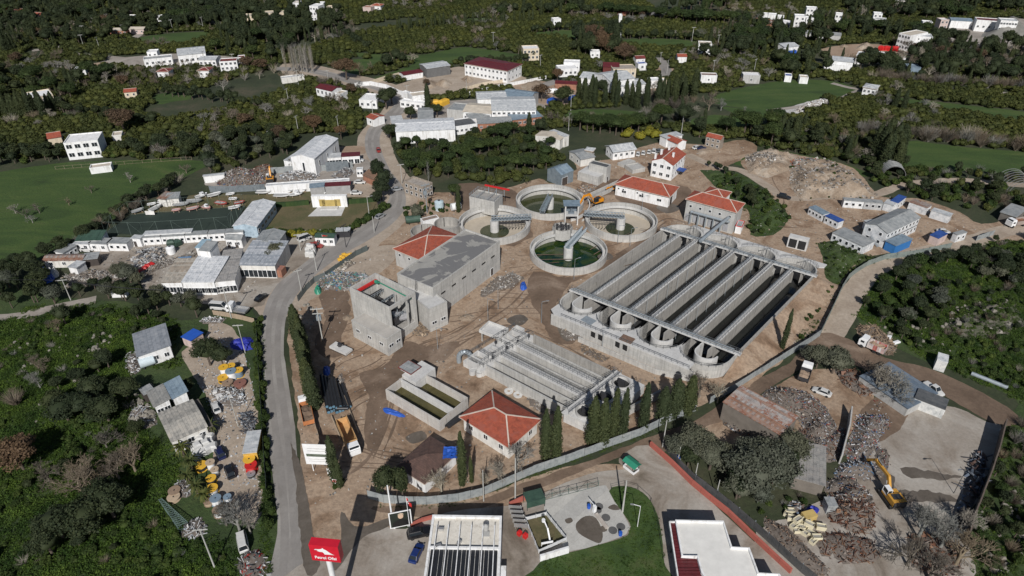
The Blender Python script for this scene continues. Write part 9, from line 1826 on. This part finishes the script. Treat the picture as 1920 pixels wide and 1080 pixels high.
fill([('bush',.7),('thicket',.3)],[(1400,945),(1460,930),(1545,935),(1540,960),(1480,955),(1430,965)],2.2,(.9,1.6),'low bush between fence and tubs','low bushes by the tubs')
fill([('bush',.8),('dark',.2)],[(1330,335),(1370,322),(1420,345),(1470,390),(1480,410),(1440,440),(1405,440),(1400,400),(1370,370)],3.4,(1.2,2.6),'shrub on the green bank right of the tall grey building','bank shrubs',.5,None,(.08,-.1,3),1,False)
fill([('bush',1)],[(1535,455),(1570,455),(1640,480),(1580,530),(1548,560),(1530,600),(1515,640),(1490,645),(1530,560),(1540,500)],2.6,(.8,1.6),'low shrub on the bank beside the big basin','basin bank shrubs',.5,None,(.1,-.1,3),1,False)
fill([('bush',1)],[(755,390),(800,380),(850,385),(840,400),(800,405),(760,415)],2.6,(1,2),'shrub beside the pale blue tank','shrubs by the blue tank',.5,None,None,1,False)
for q,k_,lb in (([(690,98),(640,60),(600,35)],'dark','a'),([(1000,62),(1100,52),(1180,50)],'dark','b'),([(1165,72),(1300,75),(1400,90)],'dark','c'),([(740,60),(860,50),(1000,44)],'cypress','d'),([(1120,28),(1300,45),(1400,48)],'pine','e'),([(300,175),(420,190),(480,205)],'dark','f'),([(1640,150),(1800,160),(1950,172)],'thicket','g'),([(1000,228),(1130,232),(1240,228)],'bare','h'),([(440,60),(520,80),(640,75)],'cypress','i'),([(860,122),(960,122),(1000,110)],'dark','j'),([(100,205),(200,225),(300,235)],'dark','k'),([(1620,250),(1800,268),(1950,285)],'thicket','l')):
 row(k_,q,30,(4,7) if k_ in ('dark','thicket','bare') else (8,11),{'dark':'dark','thicket':'low grey leafless','bare':'tall grey leafless','pine':'tall dark','cypress':'narrow dark'}[k_]+' tree in a long hedgerow of the far plain','hedgerow '+'of the far plain '+k_,1.0,1.5)
for px,h in (((232,522),6),((246,530),6.5),((262,536),5),((205,560),6),((300,560),5),((340,575),5),((360,570),5)):plant('olive',px,h,'dark rounded tree at the near edge of the left yard','trees at the left yard',1.1)
fill([('bush',.8),('thicket',.2)],[(0,330),(250,305),(360,305),(280,360),(160,430),(50,495),(0,500)],7,(.5,1.3),'small weedy tuft in the big meadow','meadow tufts',.5,None,(.06,.1,5),1.2)
fill([('grass',1)],[(0,325),(250,302),(370,302),(280,362),(160,432),(50,498),(0,500)],2.4,(.25,.6),'w','w',.5,None,(.1,.0,5),1.2)
ROCK=groundmat('pale_rock',[(.3,(.13,.12,.10)),(.7,(.29,.27,.235))],.5,2)
for q,n_ in (([(155,650),(185,625),(215,630),(205,665),(175,680)],45),([(1780,575),(1900,560),(1915,610),(1850,640),(1770,620)],60),([(1640,610),(1760,600),(1800,690),(1700,660)],25),([(20,600),(120,600),(200,760),(60,800)],40),([(1840,960),(1920,900),(1920,1080),(1840,1080)],30),([(250,740),(290,720),(290,800),(240,790)],40),([(560,560),(600,560),(600,600),(560,640)],20)):litter('rocks',q,n_,ROCK,(.5,1.6),'pale rocks showing among the scrub')
fill([('bush',.6),('thicket',.4)],[(1480,305),(1530,300),(1570,308),(1610,335),(1650,372),(1600,376),(1540,372),(1500,378),(1480,350)],4,(.6,1.5),'small shrub growing on the big earth mound','mound shrubs',.5,None,(.1,.05,3),1,False)
# weeds: uncountable ground cover
fill([('grass',1)],LS,1.15,(.5,1.7),'w','w',.5,None,None,1.1,True)
fill([('grass',1)],[(1142,924),(1172,914),(1205,926),(1228,957),(1240,1000),(1246,1060),(1255,1110),(985,1110),(1003,1073),(1030,1045),(1068,1040),(1165,1012),(1182,996),(1182,980)],.8,(.3,.75),'w','w',.5,None,(.3,-.3,5),.8,False)
fill([('grass',1)],SR_,1.2,(.6,1.3),'w','w',.5,None,None);fill([('grass',1)],SB,1.8,(.6,1.1),'w','w')
fill([('grass',1)],[(1530,455),(1600,470),(1640,482),(1580,530),(1550,600),(1530,632),(1490,650),(1500,620),(1540,560),(1550,500)],1.7,(.4,.9),'w','w',.5,None,(.12,-.15,5),1,False)
fill([('grass',1)],[(1330,335),(1370,322),(1420,345),(1480,405),(1450,440),(1405,440),(1400,400),(1370,370)],1.8,(.5,1),'w','w',.5,None,None,1,False)
for q in ([(700,950),(760,955),(860,948),(960,910),(1050,878),(1130,850),(1200,824),(1240,803),(1200,812),(1130,838),(1000,882),(900,925),(800,942)],[(1500,655),(1530,640),(1550,610),(1565,575),(1585,540),(1560,590),(1535,632)],[(1690,480),(1740,472),(1790,463),(1800,470),(1740,480),(1690,490)]):fill([('grass',1)],q,.8,(.25,.5),'w','w',.5,None,(.3,-.2,5),1,False)
fill([('grass',1)],[(482,600),(492,600),(506,1000),(510,1100),(495,1100),(488,900)],.9,(.4,.8),'w','w',.5,None,None,1,False)
# --- turn the plan into objects
def gn_stuff(kind,pts,label,lod):
 V=np.array([(p[0],p[1],HT(p[0],p[1])) for p in pts]);me=bpy.data.meshes.new(NAME[kind]+'_mass');me.vertices.add(len(V));me.vertices.foreach_set('co',V.astype(np.float32).ravel())
 H_=proto(kind,0,lod)[3]
 for nm,ty,arr in (('scl','FLOAT_VECTOR',np.array([(p[2]/H_*p[3],p[2]/H_*p[3],p[2]/H_) for p in pts])),('rot','FLOAT',rng.uniform(0,6.28,len(V))),('idx','INT',rng.integers(0,NV[kind],len(V)))):
  a=me.attributes.new(nm,ty,'POINT');a.data.foreach_set('vector' if ty=='FLOAT_VECTOR' else 'value',arr.astype(np.float32 if ty !='INT' else np.int32).ravel())
 nmS=NAME[kind] if kind=='grass' else NAME[kind]+'_mass'
 o=bpy.data.objects.new(nmS,me);COL.objects.link(o);stuff(o,label,CATN.get(kind,'tree'))
 g=bpy.data.node_groups.new('scatter_'+kind,'GeometryNodeTree');g.interface.new_socket('Geometry',in_out='INPUT',socket_type='NodeSocketGeometry');g.interface.new_socket('Geometry',in_out='OUTPUT',socket_type='NodeSocketGeometry')
 N=g.nodes;L=g.links;gi=N.new('NodeGroupInput');go=N.new('NodeGroupOutput');ip=N.new('GeometryNodeInstanceOnPoints');jn=N.new('GeometryNodeJoinGeometry')
 for v in reversed(range(NV[kind])):
  oi=N.new('GeometryNodeObjectInfo');oi.inputs['Object'].default_value=SRC[kind,v,lod];oi.inputs['As Instance'].default_value=True;oi.transform_space='ORIGINAL';L.new(oi.outputs['Geometry'],jn.inputs[0])
 ip.inputs['Pick Instance'].default_value=True;L.new(gi.outputs[0],ip.inputs['Points']);L.new(jn.outputs[0],ip.inputs['Instance'])
 def at(nm,ty):
  a=N.new('GeometryNodeInputNamedAttribute');a.data_type=ty;a.inputs['Name'].default_value=nm;return a.outputs['Attribute']
 cx=N.new('ShaderNodeCombineXYZ');L.new(at('rot','FLOAT'),cx.inputs[2]);L.new(cx.outputs[0],ip.inputs['Rotation']);L.new(at('scl','FLOAT_VECTOR'),ip.inputs['Scale']);L.new(at('idx','INT'),ip.inputs['Instance Index']);L.new(ip.outputs[0],go.inputs[0])
 o.modifiers.new('scatter','NODES').node_group=g
SRC={}
def lod_of(x,y,h,kind):
 d=y*cp+H*sp;s_=FPX*h/d
 return 2 if s_>34 else (1 if s_>17 else 0)
for kind,L_ in SPEC.items():
 if not L_:continue
 def score(p):
  d=p[1]*cp+H*sp;x,y=proj(p[0],p[1]);inn=-15<x<1935 and-15<y<1120
  return (p[2]*p[3]/d if inn else 0)+(1 if p[6] else 0)
 L_=[p for p in L_ if (lambda q:-60<q[0]<1980 and q[1]<1150)(proj(p[0],p[1]))]
 L_.sort(key=score,reverse=True);cap=0 if kind=='grass' else 295
 ind,rest=L_[:cap],L_[cap:];seen={}
 for i,(x,y,h,w,lb,gr,sing) in enumerate(ind):
  v=i%NV[kind];lod=lod_of(x,y,h,kind);full,cr,tr,H_=proto(kind,v,lod);s_=h/H_
  lb=lb or 'plant';sc3=(s_*w,s_*w,s_);yw=rng.uniform(0,6.28)
  if cr is not None:
   t=link(NAME[kind],None,None,(x,y,HT(x,y)),yw,sc3);link('trunk',tr,t);link('crown',cr,t)
  else:
   t=link(NAME[kind],full,None,(x,y,HT(x,y)),yw,sc3);SRC.setdefault((kind,v,lod),t)
  tag(t,lb,CATN.get(kind,'tree'),gr)
 if rest:
  med=sorted(lod_of(p[0],p[1],p[2],kind) for p in rest)[len(rest)//2]
  lod=2 if kind=='grass' else min(med,1)
  for v in range(NV[kind]):
   if (kind,v,lod) not in SRC:
    p=rest.pop() if len(rest)>1 else rest[0];full,cr,tr,H_=proto(kind,v,lod);s_=p[2]/H_
    t=link(NAME[kind],full,None,(p[0],p[1],0),rng.uniform(0,6),(s_*p[3],s_*p[3],s_));SRC[kind,v,lod]=t
    if kind=='grass':stuff(t,'green weeds and tufts of grass','weeds')
    else:tag(t,p[4] or 'plant',CATN.get(kind,'tree'),p[5])
  gn_stuff(kind,rest,{'grass':'green weeds and grass tufts covering the rough ground'}.get(kind,'the many further '+NAME[kind].replace('_',' ')+'s of the plain and scrub'),lod)
 print(kind,len(L_),'individual',len(ind),'rest',len(rest))
ORD='first second third fourth fifth sixth seventh eighth ninth tenth eleventh twelfth'.split();SAME={}
for o in list(COL.objects):
 if 'category' in o and o.get('kind') !='stuff' and 'label' in o:SAME.setdefault((o['label'],o.get('group')),[]).append(o)
for (lb,gr),os_ in SAME.items():
 if 2<=len(os_)<=12 and len(lb.split())<=13:
  os_.sort(key=lambda o:proj(*o.location)[0] if o.location.length>1 else 0)
  if all(o.location.length>1 for o in os_):
   for i,o in enumerate(os_):o['label']=lb+', '+('leftmost' if i==0 else 'rightmost' if i==len(os_)-1 else ORD[i]+' from left')
